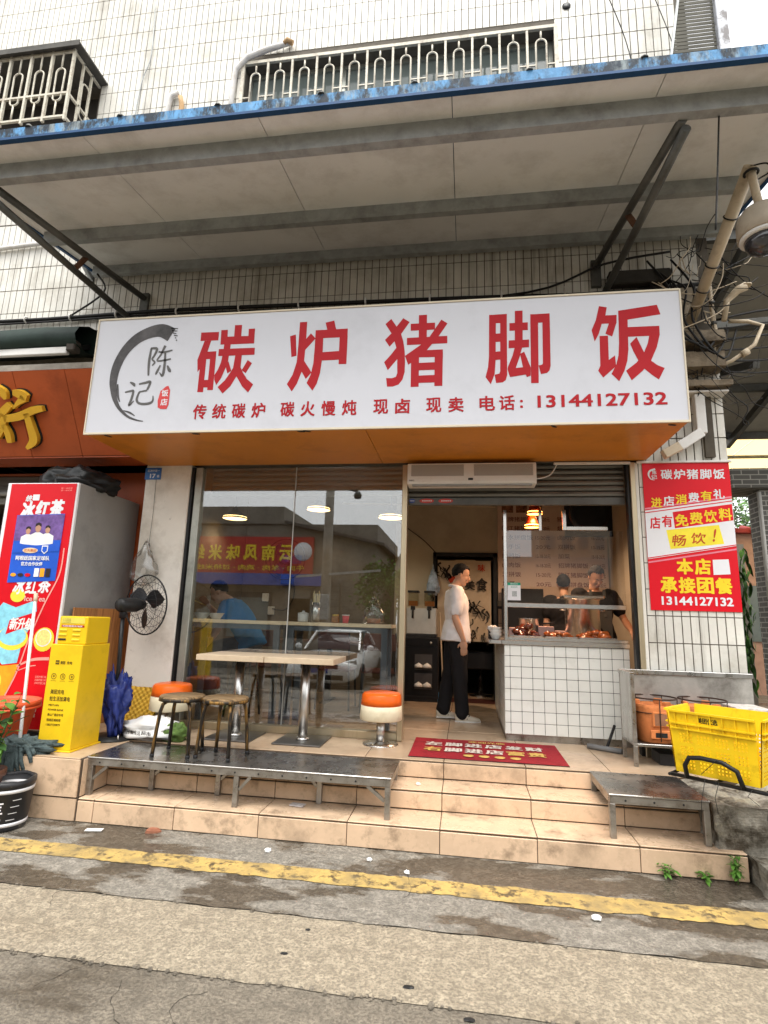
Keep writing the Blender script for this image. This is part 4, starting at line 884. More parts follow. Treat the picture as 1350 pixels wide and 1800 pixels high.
ftext('冰红茶', (-3.99, -3.62, 1.57, 1.72), WHITEV, .03); text('Ice Tea', M('pale_pink', (.8, .45, .42), .4), fr, (-3.86-FO.x, -3.66-FO.x, 1.515-FO.z, 1.56-FO.z), .5985-FO.y, .015, .001)
LY = M('lemon_yellow', (.85, .68, .06), .4, var=.08); LC = M('ice_cyan', (.25, .62, .75), .4, var=.25, scale=14); LW = M('print_white', (.82, .82, .78), .4); LG = M('print_orange', (.80, .36, .02), .4, var=.2, scale=9)
def shape(pts, mat, d=.001, name='graphic'): return B().prism(pts, d, ffr2).obj(name, mat, fr)
ell = lambda cx, cz_, a, c, n=22, t0=0: [(cx+a*math.cos(2*math.pi*i/n), cz_+c*math.sin(2*math.pi*i/n)) for i in range(n)]
shape([(-4.12, 1.42), (-4.06, 1.50), (-3.93, 1.46), (-3.74, 1.53), (-3.72, 1.40), (-3.82, 1.18), (-3.84, 1.0), (-3.98, .98), (-4.14, 1.12)], LC, .0005)
shape([(-4.16, 1.0), (-3.98, .97), (-3.82, .99), (-3.86, .86), (-3.92, .72), (-4.16, .60)], LG, .0006)
shape(ell(-4.05, .84, .09, .09), LY, .0012); shape(ell(-3.93, 1.56, .07, .055), LY, .0012)
shape(ell(-3.92, 1.20, .15, .10), LY, .0009); shape(ell(-3.92, 1.22, .13, .08), LC, .0014)
shape([(-3.99, 1.23), (-3.72, 1.33), (-3.72, 1.43), (-3.97, 1.35)], FRED, .0018); text('新升级', LW, fr, (-3.965-FO.x, -3.74-FO.x, 1.27-FO.z, 1.375-FO.z), .597-FO.y, .03, .001, shear=.2)
shape(ell(-3.62, 1.20, .095, .10), LY, .001); shape(ell(-3.625, 1.215, .075, .075), LW, .0014); shape(ell(-3.625, 1.215, .066, .066), M('lemon_pulp', (.85, .74, .25), .4, var=.2, scale=60), .0018)
brush('curve', [[(-3.55, 1.98, .012), (-3.56, 1.75, .012), (-3.66, 1.5, .012), (-3.76, 1.2, .012), (-3.83, .92, .012), (-3.93, .68, .012)], [(-3.84, .97, .012), (-3.70, 1.03, .022), (-3.545, 1.045, .026)], [(-3.84, .93, .006), (-3.72, .975, .008), (-3.66, .985, .008)]], M('pale_red', (.85, .35, .3), .4), fr, ffr2, .0012)
ftext('极限', (-3.80, -3.585, .56, .71), LW, .06, shear=.25)
for z in (.885, .86, .835): text('冰爽柠檬口味', M('pale_red'), fr, (-3.65-FO.x, -3.545-FO.x, z-FO.z, z+.02-FO.z), .598-FO.y, .0, .001)
for z in (2.51, 2.49): text('统一冰红茶', M('pale_red'), fr, (-3.66-FO.x, -3.55-FO.x, z-FO.z, z+.015-FO.z), .598-FO.y, .0, .001)
# football poster taped over the fridge door
po = thing('paper_poster', 'blue football advertising poster taped over the red fridge door', 'poster', (-3.82, .592, 1.67)); QO = Vector((-3.82, .592, 1.67))
PB = M('poster_blue', (.02, .10, .55), .35, var=.15, scale=4); PPUR = M('poster_purple', (.16, .09, .28), .4, var=.5, scale=10)
qf = lambda d: (lambda u, v, w: Vector((u, .5955-d-w, v))-QO)
def pshape(pts, mat, d, name='graphic'): return B().prism(pts, .0005, qf(d)).obj(name, mat, po)
pshape([(-4.052, 1.67), (-3.59, 1.695), (-3.585, 2.285), (-4.055, 2.27)], PB, 0, 'sheet'); pshape([(-4.05, 2.04), (-3.59, 2.05), (-3.587, 2.28), (-4.052, 2.266)], PPUR, .0007)
SKIN0 = M('print_skin', (.5, .28, .18), .5); HAIR0 = M('print_dark', (.03, .02, .02), .5)
for x, z, s in ((-3.92, 2.13, .9), (-3.73, 2.14, .9), (-3.825, 2.155, 1.1)):
    pshape([(x-.075*s, z-.16), (x-.07*s, z-.06*s), (x-.02*s, z-.035*s), (x+.02*s, z-.035*s), (x+.07*s, z-.06*s), (x+.075*s, z-.16)], LW, .0012+.0004*s); pshape(ell(x, z, .026*s, .036*s, 12), SKIN0, .002+.0004*s); pshape([(x-.027*s, z+.01*s), (x-.025*s, z+.035*s), (x, z+.046*s), (x+.025*s, z+.035*s), (x+.027*s, z+.01*s), (x, z+.025*s)], HAIR0, .0028+.0004*s)
pshape([(-4.05, 1.93), (-3.59, 1.95), (-3.59, 2.03), (-3.7, 2.01), (-3.82, 2.0), (-3.95, 2.01), (-4.05, 2.03)], PB, .004)
pshape(ell(-3.87, 1.955, .075, .024, 16), M('badge_cream', (.8, .6, .35), .4), .0046); text('优先集团', M('badge_red', (.6, .1, .03), .4), po, (-3.93-QO.x, -3.81-QO.x, 1.942-QO.z, 1.968-QO.z), .5900-QO.y, .01, .0005)
pshape([(-3.76, 2.0), (-3.70, 2.0), (-3.70, 1.95), (-3.73, 1.925), (-3.76, 1.95)], LW, .0046, 'crest'); pshape([(-3.752, 1.99), (-3.708, 1.99), (-3.708, 1.952), (-3.73, 1.935), (-3.752, 1.952)], PB, .0052, 'crest')
text('阿根廷国家足球队', LW, po, (-4.0-QO.x, -3.67-QO.x, 1.868-QO.z, 1.908-QO.z), .5900-QO.y, .02, .0005); text('官方合作伙伴', LW, po, (-3.94-QO.x, -3.73-QO.x, 1.82-QO.z, 1.855-QO.z), .5900-QO.y, .02, .0005)
for k, m_ in enumerate((LW, LG, HAIR0)): pshape([(-3.80+.055*k, 1.725), (-3.755+.055*k, 1.727), (-3.755+.055*k, 1.80), (-3.80+.055*k, 1.80)], m_, .0046)
for k, m_ in enumerate((LG, HAIR0, FRED)): pshape(ell(-4.0+.07*k, 1.74, .028, .016, 10), m_, .0046)
fr.location += Vector((.09, -.1, 0)); po.location += Vector((.09, -.1, 0))
# black bag on the fridge
o = lump('plastic_sack', M('black_polythene', (.012, .013, .013), .3, var=.3), None, (-3.68, .88, 2.55), (.33, .27, .16), .34, 2.4, 4, flat=.55); o['label'] = 'crumpled black plastic sack lying on top of the drinks fridge'; o['category'] = 'sack'
# ------------------------------------------------------------------ power-bank station
pb = thing('power_bank_station', 'yellow power bank rental cabinet standing beside the drinks fridge', 'rental cabinet', (-3.02, .29, F))
PY = M('station_yellow', (.78, .51, .015), .35, var=.06, scale=3, dirt='7a5a14', damt=.22, dscale=5, dlo=.52, dhi=.72, dirt2=('3a2c10', .4, 34, .68, .75)); PK = M('print_black', (.05, .035, .01), .5)
B().box(-.135, .135, -.165, .165, .012, .772).obj('cabinet', PY, pb, bevel=.004); B().box(-.155, .15, -.18, .18, 0, .012).obj('foot_plate', PY, pb, bevel=.003)
hd = B().box(-.12, .125, -.13, .15, .772, .985).obj('head', PY, pb, bevel=.01, seg=2)
for i in range(3):
    for j in range(2):
        B().box(-.075+.115*j-.034, -.075+.115*j+.034, -.137, -.131, .80+.036*i, .815+.036*i).obj('slot', (BLACK if (i, j) == (0, 0) else M('station_slot', (.83, .60, .05), .3)), hd, bevel=.003)
B().box(-.095, .10, -.1325, -.1305, .902, .918).obj('red_label', RED, hd); text('扫码租借充电宝', WHITEV, hd, (-.085, .085, .904, .916), -.1325, .02, .0005)
B().box(-.10, .10, -.1325, -.1305, .93, .972).obj('panel', M('station_panel', (.70, .58, .1), .3), hd); 
for k in range(3): text('二十元封顶', PK, hd, (-.09, -.02, .935+.012*k, .942+.012*k), -.1328, 0, .0005)
tx = lambda s_, r, b=.015: text(s_, PK, pb, r, -.1655, b, .0008)
B().box(-.075, -.045, -.1665, -.1652, .622, .652).obj('logo', PK, pb); text('美团', PY, pb, (-.071, -.049, .631, .643), -.1668, .01, .0005)
tx('美团', (-.035, .005, .624, .648)); tx('充电', (.02, .065, .624, .648))
for k, s_ in enumerate(('1', '2', '3')):
    x = -.075+.075*k
    pts = [(x+.02*math.cos(t), -.1662, .535+.02*math.sin(t)) for t in [2*math.pi*i/16 for i in range(16)]]; B().tube(pts, .0018, 5, closed=True).obj('icon', PK, pb)
    text('¥扫宝'[k], PK, pb, (x-.009, x+.009, .526, .545), -.1655, .01, .0005); text('取充电宝', PK, pb, (x-.022, x+.022, .498, .505), -.1655, 0, .0005)
tx('美团充电', (-.085, .03, .405, .44)); tx('给生活加满电', (-.085, .085, .355, .39)); tx('MEITUAN', (-.085, .0, .318, .333), .01); tx('POWER BANK', (-.085, .045, .285, .30), .01); tx('佛山广富店专用', (-.085, .045, .247, .267), .01); tx('招商区域经理', (-.085, .03, .21, .23), .01); tx('13827720879', (-.085, .03, .178, .193), .012)
# ------------------------------------------------------------------ mop, tubs, plants at the left edge
mp_ = thing('mop', 'grey rag mop with white handle leaning by the red fridge', 'mop', (-3.24, .05, F))
B().tube([(0, 0, .06), (-.35, .36, 1.14)], .0125, 10).obj('handle', M('mop_handle', (.74, .74, .76), .3, var=.03), mp_); B().tube([(-.335, .345, 1.09), (-.355, .366, 1.16)], .016, 10).obj('grip', CREAM, mp_)
RAG = M('mop_rag', (.075, .10, .10), .9, var=.35, scale=30, bump=.6, bscale=90)
for k in range(26):
    a = R(-190+200*k/25+random.uniform(-8, 8)); L_ = random.uniform(.16, .27); pts = [(0, 0, .075)]
    for i in range(1, 6):
        t = i/5; r = L_*t; x = r*math.cos(a)+.012*random.uniform(-1, 1); y = r*math.sin(a)*.55; z = .065*(1-t)**1.2+.014+random.uniform(0, .02)
        if y < -.05: z -= (-.05-y)*2.4*t
        if y < -.058: y = -.062
        pts.append((x, y, z))
    o = B().tube(pts, [.012, .014, .015, .016, .017, .014], 5).obj('strand', RAG, mp_)
B().box(-.03, .04, -.078, -.066, -.12, .06).obj('strand', RAG, mp_)
lump('rag', RAG, mp_, (.02, .03, -.005), (.22, .085, .06), .6, 3.2, 51, 30, 16, flat=.3)
tb = thing('plastic_tub', 'orange-red plastic tub standing on the platform before the fridge', 'tub', (-3.56, .2, F))
B().lathe([(.0001, 0), (.17, 0), (.18, .02), (.235, .29), (.262, .295), (.262, .33), (.245, .33), (.235, .305), (.17, .03), (.0001, .025)], 32).obj('shell', M('tub_orange', (.66, .11, .045), .4, var=.06), tb); B().lathe([(.258, .27), (.266, .275), (.266, .285), (.258, .29)], 32).obj('rim_band', M('tub_orange'), tb)
bk = thing('paint_bucket', 'black paint bucket with white print on the road edge', 'bucket', (-3.075, -.19, .012))
B().lathe([(.0001, 0), (.13, 0), (.135, .01), (.158, .27), (.164, .275), (.164, .305), (.152, .305), (.148, .28), (.13, .22), (.0001, .215)], 32).obj('shell', M('bucket_black', (.03, .03, .032), .35, var=.3, dirt='8a8272', damt=.7, dscale=8, dlo=.6, dhi=.7), bk)
bprof = lambda z, e=.0015: .135+(.158-.135)*(z-.01)/.26+e
for z0, z1 in ((.028, .05), (.235, .257)): B().lathe([(bprof(z0), z0), (bprof(z1), z1)], 40).obj('white_band', WHITEV, bk)
def wrap(u0, u1, z0, z1, mat=WHITEV, nm='print'):
    vs = []; n = 6
    for i in range(n+1):
        a = u0+(u1-u0)*i/n
        for z in (z0, z1): vs.append((bprof(z, .002)*math.cos(a), bprof(z, .002)*math.sin(a), z))
    return B().add(vs, [(2*i, 2*i+2, 2*i+3, 2*i+1) for i in range(n)], True).obj(nm, mat, bk)
for k in range(6): wrap(R(-75), R(-75+random.uniform(10, 22)), .075+.02*k, .085+.02*k)
for k in range(4): wrap(R(-45+3*k), R(-25+3*k), .07+.04*k, .074+.04*k)
B().tube([(.15*math.cos(t), .15*math.sin(t), .30+.006*math.sin(5*t)) for t in [2*math.pi*i/24 for i in range(24)]], .01, 6, closed=True).obj('torn_lip', M('bucket_black'), bk)
# potted plant
LEAF = M('leaf_green', (.085, .20, .03), .45, var=.35, scale=20)
LEAFD = M('leaf_dark', (.035, .085, .022), .5, var=.4, scale=20)
def leaf_mesh(l, w, mat, curl=.3, nm='leaf'):
    b = B(); vs = []; n = 5
    for i in range(n+1):
        t = i/n; ww = w*math.sin(math.pi*min(1, t*.92+.06))**.8; z = -curl*l*t*t
        for s, dz in ((-1, .12), (0, 0), (1, .12)): vs.append((t*l, s*ww/2, z+dz*ww*abs(s)))
    b.add(vs, [(i*3+j, i*3+j+1, i*3+j+4, i*3+j+3) for i in range(n) for j in range(2)], True); return b.mesh(nm, mat, fix=False)
def plant(o, stems, h, spread, lm, r=None, sm=None, nl=7):
    r = r or random.Random(5)
    for k in range(stems):
        a = r.uniform(0, 6.28); hh = h*r.uniform(.6, 1.05); d = Vector((math.cos(a), math.sin(a), 0))*spread*r.uniform(.2, 1); base = d*.15
        pts = [base+(d*(t**1.4))+Vector((0, 0, hh*t)) for t in (0, .3, .6, .85, 1)]
        B().tube(pts, [.005, .005, .004, .003, .002], 5).obj('stem', sm or LEAFD, o)
        for i in range(nl):
            t = .2+.8*i/(nl-1); p = pts[0].lerp(pts[-1], t); p.z = hh*t; p += d*(t**1.4-t)*.9
            link('leaf', lm[r.randrange(len(lm))], o, p, (r.uniform(-.4, .4), r.uniform(-.7, .25), r.uniform(0, 6.28))).scale = [r.uniform(.7, 1.2)]*3
lm1 = [leaf_mesh(.10, .045, LEAF, .35), leaf_mesh(.085, .04, LEAF, .6), leaf_mesh(.09, .04, LEAFD, .2)]
pl = thing('potted_plant', 'leafy green plant in a brown pot at the platform corner', 'plant', (-3.27, -.20, .012))
B().lathe([(.0001, 0), (.09, 0), (.115, .30), (.135, .305), (.135, .345), (.12, .345), (.11, .31), (.0001, .305)], 24).obj('pot', M('pot_brown', (.09, .04, .025), .6, var=.2), pl); B().lathe([(.0001, .318), (.112, .312)], 20).obj('soil', M('soil', (.05, .035, .022), 1, var=.4), pl)
sub = link('foliage', None, pl, (0, 0, .31)); plant(pl, 0, 1, 1, lm1); 
r_ = random.Random(11)
for k in range(9):
    a = r_.uniform(0, 6.28); hh = r_.uniform(.28, .55); d = Vector((math.cos(a), math.sin(a), 0))*r_.uniform(.05, .16)
    pts = [Vector((0, 0, .31))+d*.2+d*(t**1.4)+Vector((0, 0, hh*t)) for t in (0, .3, .6, .85, 1)]
    B().tube(pts, [.005, .005, .004, .003, .002], 5).obj('stem', LEAFD, pl)
    for i in range(8):
        t = .25+.75*i/7; p = Vector((0, 0, .31))+d*.2+d*(t**1.4)+Vector((0, 0, hh*t)); link('leaf', lm1[r_.randrange(3)], pl, p, (r_.uniform(-.4, .4), r_.uniform(-.7, .25), r_.uniform(0, 6.28))).scale = [r_.uniform(.8, 1.35)]*3
bpy.data.objects.remove(sub)
# ------------------------------------------------------------------ standing fan
fn = thing('standing_fan', 'black pedestal fan with wire guard in front of the plaster pier', 'fan', (-2.90, .66, F))
B().lathe([(.0001, 0), (.2, 0), (.2, .012), (.06, .03), (.02, .05)], 28).obj('base', BLACK, fn)
B().tube([(0, 0, .03), (-.02, 0, .62), (-.035, .0, 1.0)], .017, 12).obj('pole', BLACK, fn)
ax = Vector((.33, .94, .05)).normalized(); hub = Vector((-.02, 0, 1.09)); FM = Matrix.Translation(hub) @ ax.to_track_quat('Z', 'Y').to_matrix().to_4x4()
B().lathe([(.0001, -.075), (.045, -.075), (.062, -.05), (.064, .10), (.05, .14), (.035, .19), (.0001, .19)], 20, mat=FM).obj('motor', BLACK, fn)
B().tube([(-.035, 0, .98), (-.03, -.01, 1.05)], .03, 10).obj('neck', BLKPL, fn)
gd = B(); GZ, GR = .21, .265
gd.tube([FM @ Vector((GR*math.cos(t), GR*math.sin(t), GZ)) for t in [2*math.pi*i/40 for i in range(40)]], .007, 6, closed=True)
go = gd.obj('guard', BLACK, fn)
for rr, zz in ((.2, .265), (.13, .285), (.06, .30), (.2, .155), (.12, .13)): B().tube([FM @ Vector((rr*math.cos(t), rr*math.sin(t), zz)) for t in [2*math.pi*i/28 for i in range(28)]], .0022, 5, closed=True).obj('ring', BLACK, go)
for side in (1, -1):
    wires = B()
    for k in range(28):
        a = 2*math.pi*k/28; wires.tube([FM @ Vector((r*math.cos(a+s_), r*math.sin(a+s_), GZ+side*z)) for r, z, s_ in ((.04, .09, 0), (.13, .078, .1), (.21, .05, .2), (.265, 0, .25))], .0016, 4)
    wires.obj('wires', BLACK, go, kind='stuff')
for k in range(3):
    a = 2*math.pi*k/3+.6; vs = []
    for i in range(6):
        r = .035+.035*i
        for s in (-1, 1): w = .035+.035*math.sin(math.pi*i/5.5); vs.append(FM @ Vector((r*math.cos(a)-s*w*math.sin(a), r*math.sin(a)+s*w*math.cos(a), GZ+s*.025)))
    B().add(vs, [(2*i, 2*i+2, 2*i+3, 2*i+1) for i in range(5)], True).obj('blade', BLKPL, fn)
B().lathe([(.0001, .29), (.035, .29), (.035, .305), (.0001, .31)], 16, mat=FM).obj('badge', BLACK, fn)
# wooden board
wb = thing('wood_board', 'brown wood-grain board against the grey fridge side behind the yellow cabinet', 'board', (-3.375, 1.03, F), (0, 0, R(90)))
WOOD = M('board_wood', (.46, .21, .075), .5, var=.3, scale=5, stretch=(7, 7, .5), dirt='3a1a08', damt=.5, dscale=4)
for x0, x1 in ((-.42, -.141), (-.139, .139), (.141, .42)): B().box(x0, x1, -.008, .008, 0, 1.055).obj('plank', WOOD, wb, bevel=.002)
# hanging bag on nail
hb = thing('hanging_bag', 'clear plastic bag hanging from a nail on the plaster pier', 'bag', (-3.08, 1.19, 2.10))
B().tube([(0, 0, 0), (0, -.03, .005)], .004, 6).obj('nail', BLACK, hb); B().tube([(0, -.02, 0), (0, -.01, .35), (-.01, -.005, .68)], .0018, 5).obj('string', BLACK, hb)
lump('film', CLEARP, hb, (0, -.06, -.40), (.13, .06, .22), .28, 2.6, 9, flat=.05, prof=lambda t: 1.05-.85*max(0, t-.35)/.65)
# folded umbrella
um = thing('folded_umbrella', 'furled shiny blue umbrella propped beside the yellow cabinet', 'umbrella', (-2.77, .54, F))
UB = M('umbrella_blue', (.022, .035, .17), .25, var=.35, scale=12, bump=.5, bscale=30)
lump('canopy', UB, um, (-.055, .05, .03), (.085, .07, .235), .75, 2.7, 62, 40, 30, flat=.02, prof=lambda t: .25+1.25*t**.8, rot=(R(-10), R(-13), 0))
B().tube([(0, 0, 0), (-.011, .01, .05)], .006, 8).obj('ferrule', STEEL, um); B().tube([(-.1, .09, .45), (-.11, .105, .52)], .008, 8).obj('shaft', BLACK, um)
# egg trays
eg = thing('egg_tray_stack', 'stack of yellow egg trays leaning against the plaster pier', 'egg trays', (-2.93, 1.03, F)); EY = M('tray_yellow', (.66, .40, .05), .7, var=.12)
for k in range(4):
    vs = []; nx, nz = 24, 24
    for j in range(nz+1):
        for i in range(nx+1): vs.append((-.15+.3*i/nx, -.018*math.cos(math.pi*2*i/4)*math.cos(math.pi*2*j/4), .3*j/nz))
    o = B().add(vs, [(j*(nx+1)+i, j*(nx+1)+i+1, (j+1)*(nx+1)+i+1, (j+1)*(nx+1)+i) for j in range(nz) for i in range(nx)], True).obj('tray', EY, eg, (.0+.006*k, -.02*k+.03, .06), (R(-12), R(2*k), 0))
B().box(-.16, .16, -.05, .06, 0, .062).obj('box', M('dark_box', (.05, .05, .05), .6), eg, bevel=.005)
# printed carrier bag
o = thing('carrier_bag', 'crumpled white carrier bag with black print beneath the orange drum stool', 'bag', (-2.62, .74, F), (0, 0, R(-12)))
lump('film', M('bag_white', (.72, .72, .71), .4, var=.06, scale=8), o, (0, 0, -.004), (.24, .15, .10), .38, 2.2, 13, flat=.3); lump('vegetables', M('bag_greens', (.12, .20, .05), .6, var=.5, scale=16), o, (.24, .02, 0), (.10, .09, .075), .5, 3, 2, flat=.3)
for k, (x, y, s_) in enumerate(((-.12, -.155, 'FRESH'), (.0, -.16, '鲜生活'), (.10, -.15, '超市'))):
    text(s_, BLACK, o, (x-.05, x+.05, .05, .085), y, .01, .001); 
# ------------------------------------------------------------------ right side: steel rack, stoves, kerb block, crate
rk = thing('steel_rack', 'open stainless cooking rack with tall back panel against the tiled pier', 'rack', (1.27, .83, F)); RO = Vector((1.27, .83, F)); rp = part_at(RO)
for x, y in ((1.283, .845), (1.283, 1.15), (2.27, .845), (2.27, 1.15)): rp(B().box(x-.014, x+.014, y-.014, y+.014, F, .565), 'leg', STEELD, rk, bevel=.002)
for x in (1.283,):
    for y in (.845, 1.15): rp(B().box(x-.014, x+.014, y-.014, y+.014, .585, 1.09), 'post', STEELD, rk, bevel=.002)
rp(B().box(1.27, 2.285, .832, 1.165, .565, .585), 'shelf', BTOP, rk, bevel=.003); rp(B().box(1.27, 1.276, .86, 1.136, .585, 1.09), 'side_panel', STEEL, rk)
rp(B().box(1.298, 2.285, 1.150, 1.158, .585, 1.07), 'back_panel', M('smoked_steel', (.52, .50, .46), .4, metal=.7, var=.2, scale=3, dirt='40372c', damt=.6, dscale=2.5), rk)
rp(B().box(1.262, 2.29, 1.135, 1.166, 1.07, 1.108), 'top_rail', STEEL, rk, bevel=.004); rp(B().box(1.262, 1.30, .83, 1.134, 1.092, 1.106), 'side_rail', STEEL, rk, bevel=.003)
CLAY = M('fired_clay', (.58, .19, .06), .75, var=.15, scale=9, bump=.2, bscale=60, dirt='3a1a0c', damt=.6, dscale=6)
def stove(label, x, y):
    o = thing('clay_stove', label, 'stove', (x, y, .586), group='clay charcoal stoves on the rack')
    B().lathe([(.0001, 0), (.13, 0), (.136, .01), (.148, .15), (.158, .255), (.152, .275), (.115, .275), (.10, .25), (.08, .17), (.0001, .165)], 32).obj('body', CLAY, o)
    B().box(-.06, .06, -.158, -.135, .125, .235).obj('window_frame', CLAY, o, bevel=.006); B().box(-.045, .045, -.1595, -.150, .135, .22).obj('fire_door', M('ash_clay', (.28, .13, .07), .9, var=.3), o)
    B().box(-.075, .075, -.150, -.13, .035, .10).obj('vent_frame', CLAY, o, bevel=.005); B().box(-.042, .042, -.1515, -.145, .048, .082).obj('vent', BLACK, o)
    B().lathe([(.0001, .175), (.085, .18), (.09, .2), (.0001, .205)], 14).obj('charcoal', M('charcoal', (.05, .045, .04), .95, var=.6, scale=30), o)
    for k in range(3):
        a = k*2.09+.5; B().box(-.03, .03, -.02, .02, .26, .305, Matrix.Rotation(a, 4, 'Z') @ Matrix.Translation((0, -.125, 0))).obj('lug', CLAY, o, bevel=.006)
    W = M('rusty_wire', (.05, .03, .022), .7, var=.3)
    cg = B().tube([(.168*math.cos(t), .168*math.sin(t), .325) for t in [2*math.pi*i/28 for i in range(28)]], .006, 6, closed=True).obj('cage_ring', W, o)
    B().tube([(.158*math.cos(t), .158*math.sin(t), .22) for t in [2*math.pi*i/28 for i in range(28)]], .003, 5, closed=True).obj('wire', W, cg)
    for k in range(5):
        a = k*1.257+.9; B().tube([(.155*math.cos(a), .155*math.sin(a), .02), (.167*math.cos(a), .167*math.sin(a), .25), (.168*math.cos(a), .168*math.sin(a), .325)], .004, 5).obj('wire', W, cg)
    return o
stove('orange clay charcoal stove at the open end of the rack, arched vent showing', 1.475, .99); stove('orange clay charcoal stove half hidden behind the yellow crate', 1.835, .99)
o = thing('foam_box', 'white printed carton on the rack beyond the clay stoves', 'carton', (2.14, .99, .586)); B().box(-.11, .12, -.13, .13, 0, .27).obj('carton', WHITEP, o, bevel=.005); B().box(-.113, .123, -.133, .133, .2705, .29).obj('lid', M('carton_print', (.6, .55, .5), .6, var=.4, scale=25), o, bevel=.003)
for x, l in ((1.55, 'dark bread tin stored under the rack shelf beside the leg'), (1.72, 'grey loaf tin stored under the rack shelf between other tins'), (1.89, 'small steel tin under the rack shelf near the crate')):
    o = B().box(-.07, .07, -.1, .1, 0, .085).obj('storage_tin', STEELD if x > 1.6 else BLKPL, None, (x, 1.03, F), bevel=.004, label=l, category='tin')
# kerb block
def rough_block(name, label, x0, x1, y0, y1, z0, z1, amp, sc, seed, mat, cat, n=14):
    b = B().box(x0, x1, y0, y1, z0, z1); me = b.mesh(name, mat); bm = bmesh.new(); bm.from_mesh(me); bmesh.ops.subdivide_edges(bm, edges=bm.edges, cuts=n, use_grid_fill=True); bm.normal_update(); bm.to_mesh(me); bm.free()
    disp(me, amp, sc, seed); o = link(name, me); o['label'] = label; o['category'] = cat; return o
KERB = M('broken_concrete', (.24, .22, .18), .9, var=.5, scale=9, bump=1, bscale=40, dirt='3b3226', damt=.85, dscale=7, dlo=.46, dhi=.6, dirt2=('a39c88', .8, 3, .54, .6))
rough_block('kerb_block', 'broken concrete kerb block at the right end of the steps', 1.505, 3.4, .045, .60, -.02, .405, .035, 7, 2, KERB, 'kerb', 34)
rough_block('rubble_stone', 'grey concrete lump on the ground at the foot of the kerb block', 1.66, 2.6, -.30, .05, -.05, .15, .055, 4, 6, KERB, 'stone', 22)
box('platform', CONC, None, 2.3, 4.2, .62, 1.6, 0, .405, kind='structure')
# yellow crate on a scooter rack
CY = M('crate_yellow', (.80, .53, .012), .42, var=.07, scale=4, dirt='6b4c12', damt=.55, dscale=7, dlo=.52, dhi=.72)
cr_ = thing('plastic_crate', 'yellow perforated plastic crate with black lettering strapped on the scooter rack', 'crate', (1.50, -.165, .632), (0, 0, R(-40)))
W, D, H = .42, .33, .335
def wall_panel(nm, p0, ex, n_, w0, w1):
    """tapered wall with hole grid built from bars"""
    ez = Vector((0, 0, 1)); b = B(); p0 = Vector(p0); ex = Vector(ex)
    return b
def crate_side(cx, cy, ang, w, par):
    m = Matrix.Translation((cx, cy, 0)) @ Matrix.Rotation(ang, 4, 'Z')
    t = .006; tilt = .10
    def q(u, z, o_): return m @ Vector((u*(1+.05*z/H), -o_-.03*z/H, z))
    b = B(); cols = []; groups = max(3, int(w/.085)); gw = w*.86/groups
    us = [-w/2]
    for g_ in range(groups):
        g0 = -w*.43+g_*gw+gw*.14
        for k in range(4): us += [g0+k*gw*.2, g0+k*gw*.2+gw*.11]
    us.append(w/2)
    zs = [0]
    for g_ in range(3):
        z0 = .025+g_*.073
        for k in range(3): zs += [z0+k*.019, z0+k*.019+.010]
    zs += [.255, H]
    nu, nz = len(us), len(zs)
    idx = {}
    vs = [q(u, z, o_) for o_ in (0, t) for z in zs for u in us]
    fs = []
    for j in range(nz-1):
        for i in range(nu-1):
            hole = (i % 2 == 1) and (j % 2 == 1) and i < nu-1 and j < nz-2
            a = j*nu+i
            if not hole:
                fs.append((a, a+1, a+nu+1, a+nu)); c = a+nu*nz; fs.append((c, c+nu, c+nu+1, c+1))
            else:
                k = nu*nz
                for e0, e1 in ((a, a+1), (a+1, a+nu+1), (a+nu+1, a+nu), (a+nu, a)): fs.append((e0, e1, e1+k, e0+k))
    b.add(vs, fs); s_ = b.obj('side', CY, par)
    for z, h in ((.335, .012), (.27, .008), (.262-.02, .008)):
        bb = B(); bb.add([q(u, zz, o_) for zz in (z, z+h) for o_ in (-.002, -.002+.0) for u in (-w/2, w/2)], []); 
        v = [q(-w/2, z, t), q(w/2, z, t), q(w/2, z+h, t), q(-w/2, z+h, t), q(-w/2, z, t+.014), q(w/2, z, t+.014), q(w/2, z+h, t+.014), q(-w/2, z+h, t+.014)]
        B().add(v, [(0, 1, 2, 3), (7, 6, 5, 4), (0, 4, 5, 1), (1, 5, 6, 2), (2, 6, 7, 3), (3, 7, 4, 0)]).obj('rib', CY, s_)
    for k in range(7):
        u = -w/2+w*(k+.5)/7; z0, z1 = (.20 if k in (1, 5) else .25), .335
        v = [q(u-.003, z0, t), q(u+.003, z0, t), q(u+.003, z1, t), q(u-.003, z1, t), q(u-.003, z0, t+.01), q(u+.003, z0, t+.01), q(u+.003, z1, t+.01), q(u-.003, z1, t+.01)]
        B().add(v, [(0, 1, 2, 3), (7, 6, 5, 4), (0, 4, 5, 1), (1, 5, 6, 2), (2, 6, 7, 3), (3, 7, 4, 0)]).obj('rib', CY, s_)
    return q
q0 = crate_side(0, -D/2, 0, W, cr_); crate_side(W/2, 0, R(90), D, cr_); crate_side(0, D/2, R(180), W, cr_); crate_side(-W/2, 0, R(-90), D, cr_)
B().box(-W/2+.004, W/2-.004, -D/2+.004, D/2-.004, 0, .008).obj('base', CY, cr_)
text('美团优选', PK, cr_, (-.065, .035, .288, .32), 0, .03, .001, xf=lambda p: q0(p.x, p.z, .0065-p.y))
